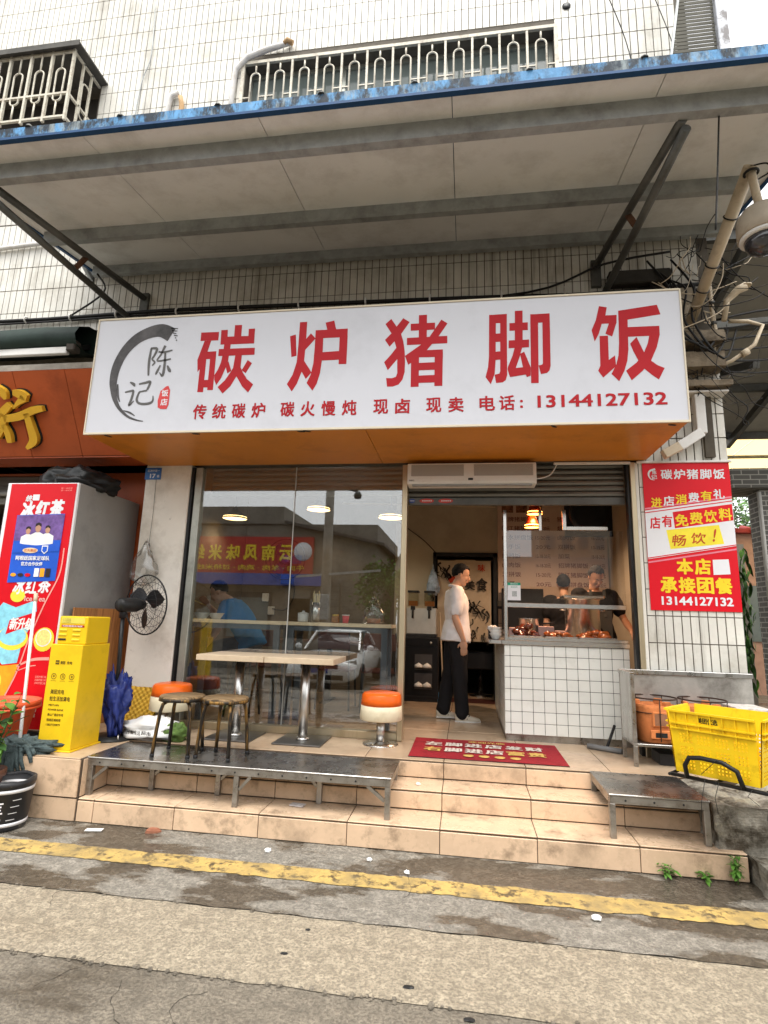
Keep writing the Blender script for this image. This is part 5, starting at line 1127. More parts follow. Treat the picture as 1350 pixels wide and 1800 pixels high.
# scooter with the rack (most of it stands beyond the photo's right edge)
sc_ = thing('scooter', 'black motor scooter with a tubular luggage rack carrying the yellow crate', 'scooter', (1.50, -.165, .012), (0, 0, R(-40)))
RB_ = M('rack_black', (.012, .012, .012), .35, var=.2)
rkk = B().tube([(-.24, -.185, .602), (.95, -.185, .602)], .011, 10).obj('rack', RB_, sc_)
B().tube([(-.27, .16, .602), (.95, .16, .602)], .011, 10).obj('rail', RB_, rkk)
for x in (-.24, .0, .24): B().tube([(x, -.20, .602), (x, .16, .602)], .009, 8).obj('crosspiece', RB_, rkk)
B().tube([(-.14, -.205, .602), (-.145, -.215, .67), (-.12, -.218, .715), (-.06, -.22, .725), (.05, -.22, .722), (.12, -.218, .69), (.145, -.21, .602)], .013, 10).obj('loop', RB_, rkk)
for x in (.45, .75):
    for y in (-.2, .16): B().tube([(x, y, .60), (x+.05, y*.6, .46)], .012, 8).obj('strut', RB_, sc_)
for wx in (.55, 1.75):
    wh = B().tube([(wx+.2*math.cos(t), -.02, .235+.2*math.sin(t)) for t in [2*math.pi*i/32 for i in range(32)]], .035, 10, closed=True).obj('wheel', BLKPL, sc_)
    B().lathe([(.0001, -.03), (.04, -.03), (.05, -.01), (.16, -.008), (.17, 0), (.16, .008), (.05, .01), (.04, .03), (.0001, .03)], 24, mat=Matrix.Translation((wx, -.02, .235)) @ Matrix.Rotation(R(90), 4, 'X')).obj('rim', STEEL, wh)
SCB = M('scooter_body', (.03, .03, .035), .25, var=.1)
def soft(name, sec, mat, par):
    b = B(); n = 14
    for x, yc, zc, ry, rz in sec: b.v += [(x, yc+ry*math.cos(2*math.pi*j/n), zc+rz*math.sin(2*math.pi*j/n)) for j in range(n)]
    k = len(sec); fs = [(i*n+j, i*n+(j+1) % n, (i+1)*n+(j+1) % n, (i+1)*n+j) for i in range(k-1) for j in range(n)]+[tuple(range(n)), tuple(range(k*n-1, (k-1)*n-1, -1))]
    for f in fs: b.f.append(list(f)); b.m.append(0); b.sm.append(True)
    return b.obj(name, mat, par)
soft('body', [(.40, -.02, .45, .06, .05), (.55, -.02, .46, .12, .10), (.85, -.02, .44, .14, .12), (1.05, -.02, .34, .12, .08)], SCB, sc_); soft('seat', [(.50, -.02, .60, .08, .03), (.65, -.02, .61, .13, .06), (1.0, -.02, .58, .13, .06), (1.1, -.02, .56, .08, .04)], BLKPL, sc_)
soft('floorboard', [(1.0, -.02, .25, .13, .04), (1.2, -.02, .24, .14, .03), (1.45, -.02, .26, .13, .04)], SCB, sc_); soft('leg_shield', [(1.43, -.02, .26, .15, .05), (1.52, -.02, .5, .17, .1), (1.56, -.02, .75, .13, .12), (1.57, -.02, .92, .07, .06)], SCB, sc_)
B().tube([(1.75, -.02, .235), (1.62, -.02, .75), (1.55, -.02, 1.0)], .02, 10).obj('fork', STEEL, sc_); B().tube([(1.45, -.34, 1.03), (1.54, -.15, 1.02), (1.55, -.02, 1.0), (1.54, .11, 1.02), (1.45, .30, 1.03)], .013, 8).obj('handlebar', BLKPL, sc_)
soft('front_fender', [(1.52, -.02, .42, .03, .02), (1.7, -.02, .48, .06, .03), (1.9, -.02, .44, .04, .02)], SCB, sc_)
B().lathe([(.0001, 0), (.05, .005), (.06, .03), (.03, .08), (.0001, .09)], 16, mat=Matrix.Translation((1.66, -.02, .82)) @ Matrix.Rotation(R(-90), 4, 'Y')).obj('headlight', WPLAST, sc_)
for k, (x, l) in enumerate(((-.05, .22), (.02, .16), (.26, .25), (.18, .07))):
    B().tube([(x, -.20, .61), (x-.02, -.215, .61-l*.5), (x-.03+.02*k, -.215, .61-l)], .0018, 4).obj('zip_tie', BLACK, sc_)
B().tube([(-.06, -.222, .64), (-.0, -.235, .70), (.03, -.235, .735), (.045, -.225, .73), (.03, -.215, .715)], .0018, 4).obj('zip_tie', BLACK, sc_)
# weeds at the kerb
def weed(label, loc, n, h, r):
    o = thing('weed', label, 'weed', loc, group='weeds in the pavement crack'); rr = random.Random(r); lmw = [leaf_mesh(.035, .014, LEAF, .4), leaf_mesh(.03, .013, LEAF, .2)]
    for k in range(n):
        a = rr.uniform(0, 6.28); hh = h*rr.uniform(.5, 1); d = Vector((math.cos(a), math.sin(a), 0))*rr.uniform(.01, .05)
        B().tube([(0, 0, 0), d*.4+Vector((0, 0, hh*.6)), d+Vector((0, 0, hh))], .0015, 4).obj('stem', LEAF, o)
        for i in range(6):
            t = .3+.7*i/5; link('leaf', lmw[i % 2], o, d*t+Vector((0, 0, hh*t)), (rr.uniform(-.3, .3), rr.uniform(-.6, .2), rr.uniform(0, 6.28))).scale = [rr.uniform(.8, 1.6)]*3
weed('bushy green weed growing where the step meets the concrete lump', (1.56, -.05, .012), 12, .15, 1); weed('small green weed sprouting under the lowest riser joint', (1.18, -.03, .012), 5, .07, 2); weed('tiny weed sprig at the step foot near the bushy weed', (1.40, -.03, .012), 3, .05, 3)
# litter on the road
PAPER = M('litter_white', (.78, .78, .76), .7, var=.04)
for i, (x, y, s, l) in enumerate(((-1.21, -.20, .02, 'crumpled white tissue on wet concrete below the long bench'), (-.57, -.19, .017, 'crumpled white paper ball between long bench and yellow line'), (-.33, -.31, .016, 'white paper scrap touching the yellow line edge'), (.65, -.62, .022, 'crumpled white tissue on the dark strip past the yellow line'), (-.33, .42, .016, 'small white scrap on the middle step beside the long bench'))):
    o = lump('litter', PAPER, None, (x, y, .012 if y < .1 else .294), (s, s*.7, s*.6), .5, 2.5, i+20, 12, 8, flat=.3, smooth=False); o['label'] = l; o['category'] = 'litter'
o = B().box(-.055, .055, -.022, .022, 0, .003).obj('litter', PAPER, None, (-2.45, -.12, .013), (0, 0, R(12)), label='flat white paper slip on the road by the paint bucket', category='litter'); o = B().box(-.05, .05, -.03, .03, 0, .006).obj('litter', M('wrapper', (.5, .46, .45), .4, var=.3, scale=40), None, (-1.15, .2, .165), (0, 0, R(-8)), label='pale snack wrapper on the tread under the long bench', category='litter')
for i, (x, y, s) in enumerate(((-.78, -1.18, .017), (-.22, -1.30, .022), (-.73, -.98, .012), (.02, -1.44, .02))):
    o = lump('gum_stain', BLACK, None, (x, y, .003), (s, s*.55, .004), .35, 2, i+40, 12, 6, flat=.4, smooth=False); o['label'] = ('black squashed blob on the pale concrete strip' if y > -1.39 else 'black squashed blob on the road below the joint'); o['category'] = 'stain'; o['group'] = 'black blobs on the ground'
# floor squeegee by the counter
o = thing('floor_squeegee', 'black floor squeegee lying at the foot of the white counter', 'squeegee', (1.2, 1.32, F)); B().tube([(-.16, .05, .025), (.08, -.10, .025)], .022, 8).obj('blade', M('foam_grey', (.16, .16, .16), .7), o); B().tube([(-.02, -.02, .03), (.07, .06, .20)], .012, 8).obj('handle', BLACK, o)
# ------------------------------------------------------------------ white tiled serving counter
BRST = M('bright_steel', (.72, .71, .68), .27, metal=1, var=.05)
ct = thing('serving_counter', 'white tiled serving counter with steel top at the doorway', 'counter', (.363, 1.52, F)); KO = Vector((.363, 1.52, F)); kp = part_at(KO)
CT = M('counter_tile_white', (.74, .75, .70), .18, var=.03, rnd=.03, dirt='9a9482', damt=.3, dscale=5, dlo=.55, dhi=.8)
DGR = M('dark_grout', (.04, .04, .04), .9)
kp(B().box(.369, 1.462, 1.525, 1.95, .50, 1.25).box(.369, .47, 1.95, 3.25, .50, 1.25), 'carcass', DGR, ct)
kp(B().box(.372, 1.462, 1.53, 1.95, F, .50).box(.372, .47, 1.95, 3.25, F, .50), 'plinth', STEELD, ct)
xs_ = [.363, .413]+[.413+.0995*k for k in range(1, 11)]+[1.462]
tcm = {}
for i, (a, c) in enumerate(zip(xs_, xs_[1:])):
    for j in range(8):
        z0 = .475+.0975*j+.0; w, h = (c-a)-.004, .0935
        if (round(w, 3)) not in tcm:
            tcm[round(w, 3)] = B().box(-w/2, w/2, -.004, .004, -h/2, h/2).mesh('tile', CT, bevel=.0018)
        link('tile', tcm[round(w, 3)], ct, Vector(((a+c)/2, 1.522, z0+.05))-KO)
sm_ = B().box(-.004, .004, -.048, .048, -.0467, .0467).mesh('tile', CT, bevel=.0018)
for i in range(17):
    for j in range(8): link('tile', sm_, ct, Vector((.366, 1.575+.0995*i, .525+.0975*j))-KO)
kp(B().box(.34, 1.465, 1.50, 1.97, 1.258, 1.30), 'top', BRST, ct, bevel=.004); kp(B().box(.22, .338, 1.50, 2.9, 1.262, 1.296), 'side_shelf', STEEL, ct, bevel=.003)
kp(B().box(.338, .50, 1.97, 3.25, 1.258, 1.298), 'top', STEEL, ct, bevel=.003)
# glass display case on the counter
gc = thing('display_case', 'steel framed glass food screen standing on the serving counter', 'glass case', (.363, 1.52, 1.30)); GO = Vector((.363, 1.52, 1.30)); gp = part_at(GO)
BRST = M('bright_steel', (.72, .71, .68), .22, metal=1, var=.05)
gp(B().box(.366, .398, 1.525, 1.557, 1.30, 2.53), 'post', BRST, gc, bevel=.003); gp(B().box(.398, 1.46, 1.525, 1.557, 1.60, 1.642), 'rail', BRST, gc, bevel=.003)
gp(B().box(.398, 1.46, 1.522, 1.545, 1.301, 1.33), 'rail', BRST, gc, bevel=.003)
gp(B().box(.70, .728, 1.528, 1.552, 2.33, 2.53), 'hanger', BRST, gc, bevel=.002); gp(B().box(.92, .955, 1.528, 1.554, 2.335, 2.53), 'hanger', BRST, gc, bevel=.002); gp(B().box(.956, 1.33, 1.528, 1.554, 2.335, 2.37), 'rail', BRST, gc, bevel=.002)
gp(B().box(.399, 1.46, 1.538, 1.546, 1.643, 2.33), 'pane', CASEGLASS, gc)
o = B().box(.40, .52, 1.5352, 1.5368, 1.665, 1.83); o = gp(o, 'sticker', WHITEV, gc); 
gp(B().box(.40, .52, 1.5340, 1.5351, 1.805, 1.83), 'green_band', M('sticker_green', (.02, .3, .18), .4), o); text('微信支付', WHITEV, o, (.425-GO.x, .495-GO.x, 1.811-GO.z, 1.824-GO.z), 1.5337-GO.y, .01, .0004); text('推荐使用', M('sticker_green'), o, (.43-GO.x, .49-GO.x, 1.78-GO.z, 1.795-GO.z), 1.535-GO.y, 0, .0004)
gp(B().box(.44, .485, 1.5340, 1.5351, 1.70, 1.75), 'grey_square', M('sticker_grey', (.4, .42, .42), .5, var=.6, scale=220), o)
# food in trays, pots
MEAT = M('braised_meat', (.16, .032, .014), .22, var=.5, scale=26, bump=.3, bscale=60, coat=.5); MEAT2 = M('roast_meat', (.32, .085, .02), .25, var=.5, scale=26, bump=.3, bscale=60, coat=.4)
def tray(label, x0, x1, y0, y1, mat, n, seed, hump=.0):
    o = thing('food_tray', label, 'food tray', ((x0+x1)/2, (y0+y1)/2, 1.301), group='food trays on the counter'); w, d = (x1-x0)/2, (y1-y0)/2
    B().box(-w, w, -d, d, 0, .006).obj('base', STEEL, o)
    for a in ((-w, w, -d, -d+.005), (-w, w, d-.005, d), (-w, -w+.005, -d+.006, d-.006), (w-.005, w, -d+.006, d-.006)): B().box(*a, .007, .04).obj('rim', STEEL, o)
    r = random.Random(seed)
    for k in range(n):
        x, y = r.uniform(-w+.05, w-.05), r.uniform(-d+.05, d-.05); s = r.uniform(.03, .055); z = .015+hump*max(0, 1-abs(x/w))*r.random()
        lump('piece', mat, o, (x, y, z), (s, s*r.uniform(.5, .9), s*r.uniform(.4, .7)), .4, 2, seed*50+k, 12, 8, flat=.3, rot=(r.uniform(-.4, .4), r.uniform(-.4, .4), r.uniform(0, 6)))
tray('steel tray heaped with dark braised pork pieces next to the case post', .42, .72, 1.58, 1.90, MEAT, 26, 3, .12); tray('steel tray of orange roast meat slices in mid counter', .74, 1.03, 1.58, 1.90, MEAT2, 16, 4, .04); tray('steel tray of glazed pork knuckles in front of the tall pot', 1.05, 1.38, 1.58, 1.90, MEAT2, 20, 5, .05)
pt = thing('stock_pot', 'tall stainless stock pot behind the food trays', 'pot', (1.19, 2.14, 1.301))
kp(B().box(.48, 1.405, 1.98, 2.40, 1.22, 1.30), 'back_top', STEEL, ct); kp(B().box(.48, 1.405, 2.36, 2.40, F, 1.22), 'back_panel', STEELD, ct)
B().lathe([(.0001, 0), (.165, 0), (.17, .006), (.17, .40), (.178, .405), (.178, .412), (.165, .412), (.165, .02), (.0001, .015)], 36).obj('body', BRST, pt)
for s in (-1, 1): B().tube([(s*.17, -.05, .30), (s*.21, -.045, .30), (s*.21, .045, .30), (s*.17, .05, .30)], .007, 6).obj('handle', STEEL, pt)
o = B().box(-.2, .2, -.13, .13, 0, .04).obj('steel_dish', BRST, None, (1.19, 2.14, 1.714), bevel=.012, label='shallow steel dish resting across the tall stock pot rim', category='dish')
p2 = thing('cook_pot', 'small steel cooking pot behind the braised pork tray', 'pot', (.66, 2.16, 1.301)); B().lathe([(.0001, 0), (.1, 0), (.1, .2), (.106, .205), (.096, .205), (.095, .02), (.0001, .015)], 24).obj('body', STEEL, p2); B().tube([(.1, 0, .15), (.26, -.02, .17)], .01, 8).obj('handle', BLKPL, p2)
for x, y, z, s, l in ((.82, 2.14, 1.301, .13, 'pale pink storage tub beside the small cooking pot'), (.98, 2.2, 1.301, .09, 'small white food tub behind the roast meat tray'), (.52, 2.1, 1.301, .11, 'flat pink food tub behind the dark braised pork')):
    B().box(-s*.6, s*.6, -s*.5, s*.5, 0, s).obj('food_tub', M('tub_pink', (.62, .40, .36), .45, var=.06), None, (x, y, z), bevel=.006, label=l, category='tub')
# bowls on the side shelf
bowlm = B().lathe([(.0001, 0), (.03, 0), (.034, .006), (.058, .05), (.062, .055), (.055, .052), (.03, .012), (.0001, .01)], 24)
for k in range(3):
    B().lathe([(.0001, 0), (.03, 0), (.034, .006), (.058, .05), (.062, .055), (.055, .052), (.03, .012), (.0001, .01)], 24).obj('bowl', WPLAST, None, (.29, 1.60, 1.297+.03*k), label=('white bowl at the bottom of the stack on the counter side shelf', 'white bowl in the middle of the side shelf stack', 'white bowl topping the stack on the counter side shelf')[k], category='bowl', group='stacked bowls')
o = thing('chopstick_box', 'small dark condiment caddy behind the bowl stack on the side shelf', 'caddy', (.28, 1.85, 1.297)); B().box(-.05, .05, -.1, .1, 0, .09).obj('box', BLKPL, o, bevel=.004)
for k in range(6): lump('packet', CLEARP if k % 2 else WPLAST, o, (-.03+.02*k % .05, -.08+.03*k, .08), (.03, .03, .025), .4, 2, k+70, 10, 8, flat=.2)
# heat lamps and pendants: real lit lamps
def pendant(label, loc, r, col, watt, mat_em, est, zceil=3.3, red=False):
    o = thing('heat_lamp' if red else 'pendant_lamp', label, 'lamp', loc, group='red heat lamps over the food' if red else 'warm pendant lamps')
    B().lathe([(.02, .16), (.04, .13), (r*.75, .06), (r, 0), (r*.985, 0), (r*.72, .055), (.035, .12)], 28).obj('shade', M('heat_shade', (.5, .06, .02), .3, metal=.4) if red else M('pendant_shade', (.02, .02, .02), .4), o)
    B().lathe([(.0001, .004), (r*.93, .006), (r*.9, .03), (.0001, .05)], 24).obj('bulb', mat_em, o)
    B().tube([(0, 0, .16), (0, 0, max(.2, zceil-loc[2]))], .006, 6).obj('cord', BLACK, o)
    l = bpy.data.lights.new('lamp_light', 'SPOT'); l.energy = watt; l.color = col; l.shadow_soft_size = .08; l.spot_size = R(150); l.spot_blend = .6
    lo = bpy.data.objects.new('lamp_light', l); COL.objects.link(lo); lo.parent = o; lo.location = (0, 0, -.02)
WARM = M('pendant_glow', (.9, .7, .4), .5, emit=(1, .66, .28), estr=2.4); HEATG = M('heat_glow', (.9, .4, .1), .5, emit=(1, .34, .06), estr=6)
pendant('lit black pendant lamp by the inner side wall', (-3.02, 3.0, 2.70), .17, (1, .84, .64), 8, WARM, 3)
pendant('lit black pendant lamp hanging between the other two pendants', (-1.98, 3.35, 2.89), .17, (1, .84, .64), 8, WARM, 3)
pendant('lit black pendant lamp hanging next to the champagne door post', (-.93, 3.0, 2.715), .17, (1, .84, .64), 8, WARM, 3)
pendant('lit red heat lamp, lower one above the braised pork', (.71, 2.15, 2.46), .085, (1, .55, .3), 15, HEATG, 6, red=True); pendant('lit red heat lamp, higher one just under the shutter', (.73, 2.05, 2.585), .085, (1, .55, .3), 15, HEATG, 6, red=True)
pendant('lit red heat lamp over the tall stock pot', (1.02, 2.75, 2.86), .09, (1, .68, .45), 45, HEATG, 6, red=True)
# extractor fan behind the glass case top
ef = thing('extractor_fan', 'black wall extractor fan behind the glass case top', 'fan', (1.28, 2.1, 2.60)); B().lathe([(.16, 0), (.2, 0), (.2, .09), (.16, .09)], 28, mat=Matrix.Rotation(R(90), 4, 'X')).obj('ring', BLACK, ef); B().box(-.24, .24, -.01, .02, -.24, .24).obj('plate', BLKPL, ef); B().tube([(0, 0, .24), (0, 0, .68)], .02, 8).obj('stem', BLACK, ef)
for k in range(4): B().box(.02, .15, -.04, -.02, -.04, .04, Matrix.Rotation(k*math.pi/2, 4, 'Y')).obj('blade', GALVD, ef)
# ------------------------------------------------------------------ window bar shelf inside
ws = thing('bar_shelf', 'pale wood bar shelf on grey steel frames inside the window', 'bar shelf', (-1.65, 1.45, F)); WO = Vector((-1.65, 1.45, F)); wp = part_at(WO)
SHW = M('shelf_wood', (.80, .64, .44), .4, var=.1, scale=6, stretch=(.5, 6, 1))
for a, c in ((-2.655, -1.702), (-1.698, -.665)): wp(B().box(a, c, 1.29, 1.64, 1.372, 1.404), 'board', SHW, ws, bevel=.003)
GFR = M('grey_powder_coat', (.09, .10, .115), .45, var=.1)
for x in (-2.62, -1.76, -1.62, -.73):
    for y in (1.31, 1.60): wp(B().box(x-.03, x+.03, y-.015, y+.015, F, 1.371), 'leg', GFR, ws, bevel=.003)
for a, c in ((-2.59, -1.79), (-1.59, -.76)):
    for y in (1.31, 1.60): wp(B().box(a, c, y-.012, y+.012, 1.325, 1.371), 'rail', GFR, ws)
def condiment(nm, label, cat, x, y, *parts):
    o = thing(nm, label, cat, (x, y, 1.405))
    for pn, prof, mat in parts: B().lathe(prof, 24).obj(pn, mat, o)
    return o
condiment('sugar_pot', 'white lidded pot on the bar shelf by the glass joint', 'pot', -1.545, 1.42, ('body', [(.0001, 0), (.043, 0), (.05, .01), (.052, .075), (.0001, .075)], WPLAST), ('lid', [(.054, .0755), (.052, .085), (.012, .093), (.012, .105), (.0001, .107)], WPLAST))
o = condiment('chopstick_holder', 'ribbed steel holder full of chopsticks on the bar shelf', 'holder', -1.43, 1.45, ('body', [(.0001, 0), (.04, 0), (.04, .19), (.036, .19), (.036, .01)], STEEL))
for k in range(12): a = k*.52; B().tube([(.012*math.cos(a), .012*math.sin(a), .02), (.034*math.cos(a), .034*math.sin(a), .26+.02*(k % 3))], .004, 5).obj('chopstick', M('chopstick_wood', (.7, .55, .25), .6, var=.1), o)
condiment('chilli_jar', 'brown chilli jar with gold lid on the bar shelf', 'jar', -1.225, 1.42, ('body', [(.0001, 0), (.034, 0), (.038, .01), (.038, .05), (.03, .062), (.0001, .062)], M('chilli', (.3, .12, .03), .3, var=.4, scale=60)), ('lid', [(.033, .0625), (.033, .08), (.0001, .082)], M('gold_lid', (.6, .42, .1), .3, metal=.8)))
condiment('paper_cup', 'pink-red cup beside the chilli jar on the bar shelf', 'cup', -1.13, 1.44, ('body', [(.0001, 0), (.026, 0), (.034, .07), (.031, .07), (.024, .01)], M('cup_pink', (.70, .10, .12), .5)), ('lid', [(.036, .0705), (.036, .08), (.0001, .08)], WPLAST))
o = thing('takeaway_bag', 'knotted clear takeaway bag on the bar shelf near the door post', 'bag', (-.86, 1.45, 1.405)); lump('film', CLEARP, o, (0, 0, 0), (.10, .08, .14), .3, 2.4, 33, flat=.15, prof=lambda t: 1.1-.9*max(0, t-.3)/.7); B().lathe([(.0001, .008), (.06, .008), (.07, .05), (.0001, .052)], 20).obj('box', M('food_box', (.5, .22, .12), .5), o)
for x, l in ((-2.62, 'white noodle bowl in front of the seated man on the shelf'), (-2.47, 'second white bowl beside the noodle bowl on the shelf')):
    o = B().lathe([(.0001, 0), (.04, 0), (.045, .008), (.075, .055), (.08, .06), (.072, .056), (.04, .016), (.0001, .014)], 24).obj('noodle_bowl', WPLAST, None, (x, 1.5, 1.405), label=l, category='bowl')
# wall things inside
o = thing('wall_fan', 'black wire wall fan with blue motor cap on the dining room wall', 'fan', (-2.62, 3.98, 2.28))
for rr, yy in ((.30, 0), (.22, -.05), (.12, -.07), (.2, .05)): B().tube([(rr*math.cos(t), yy, rr*math.sin(t)) for t in [2*math.pi*i/32 for i in range(32)]], .006 if rr > .25 else .003, 6, closed=True).obj('guard', BLACK, o)
B().lathe([(.0001, -.05), (.06, -.05), (.07, .06), (.0001, .10)], 18, mat=Matrix.Rotation(R(-90), 4, 'X')).obj('motor', M('fan_blue', (.02, .06, .4), .4), o)
for k in range(3):
    a = k*2.094; B().add([Vector((r*math.cos(a)-s*w*math.sin(a), .0+s*.02, r*math.sin(a)+s*w*math.cos(a))) for r, w in ((.04, .03), (.15, .07), (.25, .06)) for s in (-1, 1)], [(0, 2, 3, 1), (2, 4, 5, 3)], True).obj('blade', M('fan_blade_blue', (.03, .05, .14), .3), o)
B().box(-.06, .12, .02, .11, -.36, -.22).obj('mount', M('fan_blue'), o, bevel=.01)
cable('cable', [(-2.5, 4.06, 1.95), (-2.48, 4.06, 1.75), (-2.6, 4.06, 1.55), (-2.8, 4.06, 1.56)], .008, 'black fan lead hanging down the dining room wall')
for x, z, l in ((-2.92, 1.72, 'white double wall socket with a plug behind the diner'), (-2.82, 1.53, 'white power adapter hanging under the wall socket')): B().box(-.05, .05, 0, .03, -.06, .06).obj('wall_socket', WPLAST, None, (x, 4.065, z), bevel=.006, label=l, category='socket')
cable('cable', [(.43, 4.04, 3.08), (-.1, 4.04, 3.10), (-.9, 4.04, 3.12), (-1.8, 4.04, 3.14)], .015, 'pale conduit along the dining room wall top', CREAM)
cable('cable', [(-.95, 4.05, 2.85), (-.6, 4.05, 2.6), (-.42, 4.05, 2.42)], .006, 'thin wire running down to the inner door corner')
# inner banner curtain
bn = thing('door_banner', 'beige cloth banner with food characters hanging in the inner doorway', 'banner', (-.02, 4.03, 2.31)); BC = M('banner_cloth', (.52, .42, .30), .85, var=.12, scale=3, dirt='7a5c3c', damt=.4, dscale=2.5)
vs = []; nx, nz = 20, 24
for j in range(nz+1):
    for i in range(nx+1): vs.append((-.36+.74*i/nx, .012*math.sin(9*i/nx+2*j/nz), -1.12*j/nz))
B().add(vs, [(j*(nx+1)+i, j*(nx+1)+i+1, (j+1)*(nx+1)+i+1, (j+1)*(nx+1)+i) for j in range(nz) for i in range(nx)], True).obj('cloth', BC, bn); B().tube([(-.4, .01, .0), (.42, .01, 0)], .01, 8).obj('rod', BLACK, bn)
BK2 = M('banner_ink', (.03, .025, .02), .8)
text('美', BK2, bn, (.02, .16, -.42, -.29), -.02, .03, .001, name='letter'); text('食', BK2, bn, (.18, .33, -.43, -.25), -.02, .03, .001, name='letter'); text('味', M('banner_red', (.45, .05, .02), .8), bn, (.2, .3, -.16, -.06), -.02, .02, .001, name='letter')
r_ = random.Random(8)
brush('ink_print', [[(x, z, r_.uniform(.008, .03)), (x+r_.uniform(-.05, .05), z-r_.uniform(.02, .07), r_.uniform(.01, .03)), (x+r_.uniform(-.06, .06), z-r_.uniform(.05, .12), .006)] for x, z in [(r_.uniform(.0, .33), r_.uniform(-.85, -.55)) for _ in range(26)]+[(r_.uniform(-.1, .36), r_.uniform(-1.08, -.92)) for _ in range(24)]+[(r_.uniform(-.34, -.2), r_.uniform(-.2, -.04)) for _ in range(14)]], BK2, bn, lambda u, v, w: Vector((u, -.022-w, v)))['kind'] = 'stuff'
brush('fan_print', [[(-.2, -.3, .07), (-.14, -.27, .08), (-.08, -.3, .07)]], M('banner_red'), bn, lambda u, v, w: Vector((u, -.022-w, v)))
o = thing('hanging_bag', 'blue-white plastic bag hung at the inner door frame', 'bag', (-.44, 3.98, 2.22)); lump('film', M('bag_bluewhite', (.35, .45, .58), .4, var=.5, scale=14), o, (0, 0, -.42), (.09, .05, .2), .3, 2.5, 17, flat=.05, prof=lambda t: 1.1-.9*max(0, t-.3)/.7); B().tube([(0, 0, -.06), (0, .06, .04)], .003, 5).obj('hook', BLACK, o)
# drinks corner inside the door
dc = thing('dish_cabinet', 'black dish sterilising cabinet with glass door full of bowls', 'cabinet', (-.57, 3.66, F))
B().box(-.23, .23, -.02, .30, .04, .82).obj('body', BLKPL, dc, bevel=.008); B().box(-.22, .22, -.01, .29, 0, .04).obj('plinth', BLACK, dc)
B().box(-.215, .215, -.034, -.021, .70, .80).obj('control_panel', M('panel_black', (.012, .012, .014), .2), dc, bevel=.003); B().lathe([(.016, 0), (.014, .02), (.0001, .02)], 14, mat=Matrix.Translation((.13, -.034, .75)) @ Matrix.Rotation(R(90), 4, 'X')).obj('knob', STEEL, dc)
dr = B().box(-.215, .215, -.032, -.021, .08, .69).obj('door', M('panel_black'), dc, bevel=.003)
for z in (.16, .40):
    B().box(-.08, .15, -.036, -.0325, z, z+.2).obj('window', M('cabinet_glass', (.07, .07, .075), .1), dr)
    B().tube([(-.08, -.045, z+.03), (.15, -.045, z+.03)], .004, 6).obj('basket', STEEL, dr)
    for k in range(2): B().lathe([(.0001, .06), (.05, .03), (.06, 0)], 18, (-.025+.11*k, -.062, z+.035)).obj('bowl', WPLAST, dr)
dm = thing('drink_dispenser', 'steel drink dispenser with two clear hoppers on the black cabinet', 'dispenser', (-.57, 3.72, 1.24)); B().box(-.21, .2, -.05, .2, .03, .38).obj('body', M('dispenser_steel', (.55, .53, .48), .35, metal=.6, var=.1), dm, bevel=.012); B().box(-.21, .2, -.08, .2, 0, .03).obj('drip_tray', BLKPL, dm)
for x in (-.12, .1):
    hp = B().box(x-.07, x+.07, -.04, .12, .40, .58).obj('hopper', glass_mat('hopper_plastic', .08, (.8, .78, .72)) if 'hopper_plastic' not in MATS else MATS['hopper_plastic'], dm, bevel=.008); B().box(x-.075, x+.075, -.045, .125, .582, .61).obj('lid', BLKPL, hp, bevel=.004); B().box(x-.06, x+.06, -.03, .11, .405, .47).obj('drink', M('tea_drink', (.35, .13, .03), .3), hp)
    B().tube([(x, -.05, .36), (x, -.085, .33), (x, -.085, .24)], .014, 8).obj('tap', BLACK, dm); B().box(x-.03, x+.03, -.07, -.05, .35, .40).obj('tap_block', BLACK, dm, bevel=.004)
o = thing('broom', 'wooden handled broom leaning by the black dish cabinet', 'broom', (-.28, 3.72, F)); B().tube([(0, 0, .12), (-.06, .16, 1.15)], .012, 8).obj('handle', CREAM, o); B().box(-.12, .1, -.03, .03, 0, .12).obj('head', M('broom_blue', (.05, .18, .35), .6), o, bevel=.01)
o = thing('pedestal_stool', 'steel pedestal of a dark stool in the back doorway', 'stool', (.22, 4.5, F)); B().lathe([(.0001, 0), (.16, 0), (.16, .01), (.03, .02), (.03, .38)], 20).obj('pedestal', STEEL, o); B().box(-.2, .2, -.2, .2, .38, .62).obj('seat', BLKPL, o, bevel=.02)
box('floor_mat', M('dark_red_mat', (.07, .02, .015), .9), thing('floor_mat', 'dark red rubber mat at the inner doorway', 'mat', (0, 3.95, F)), -.4, .45, -.2, .2, .0005, .006)
# menu boards
mn = thing('menu_board', 'large pale menu board with rows of dishes on the kitchen wall', 'menu board', (1.18, 4.06, 1.75)); MB_ = M('menu_paper', (.62, .47, .37), .6, var=.06, scale=2); MTX = M('menu_text', (.16, .045, .03), .7)
B().box(-.72, .76, 0, .03, 0, 1.5).obj('board', MB_, mn, bevel=.003)
dishes = ['招牌猪脚饭', '隆江猪脚饭', '卤水拼盘饭', '猪手饭', '烧鸭饭', '卤肉饭', '双拼饭', '加菜']
for k in range(8):
    z = 1.12-.13*k
    text(dishes[k], MTX, mn, (-.66, -.66+.085*len(dishes[k]), z, z+.07), -.001, .01, .001); text(('15-18-20元', '16-18-20元', '15-20元', '20元')[k % 4], MTX, mn, (-.2, .0, z, z+.06), -.001, .01, .001)
    text(dishes[(k+3) % 8], MTX, mn, (.1, .1+.08*len(dishes[(k+3) % 8]), z, z+.07), -.001, .01, .001); text(('10-15元', '15-18-20元', '18-20元')[k % 3], MTX, mn, (.55, .72, z, z+.06), -.001, .01, .001)
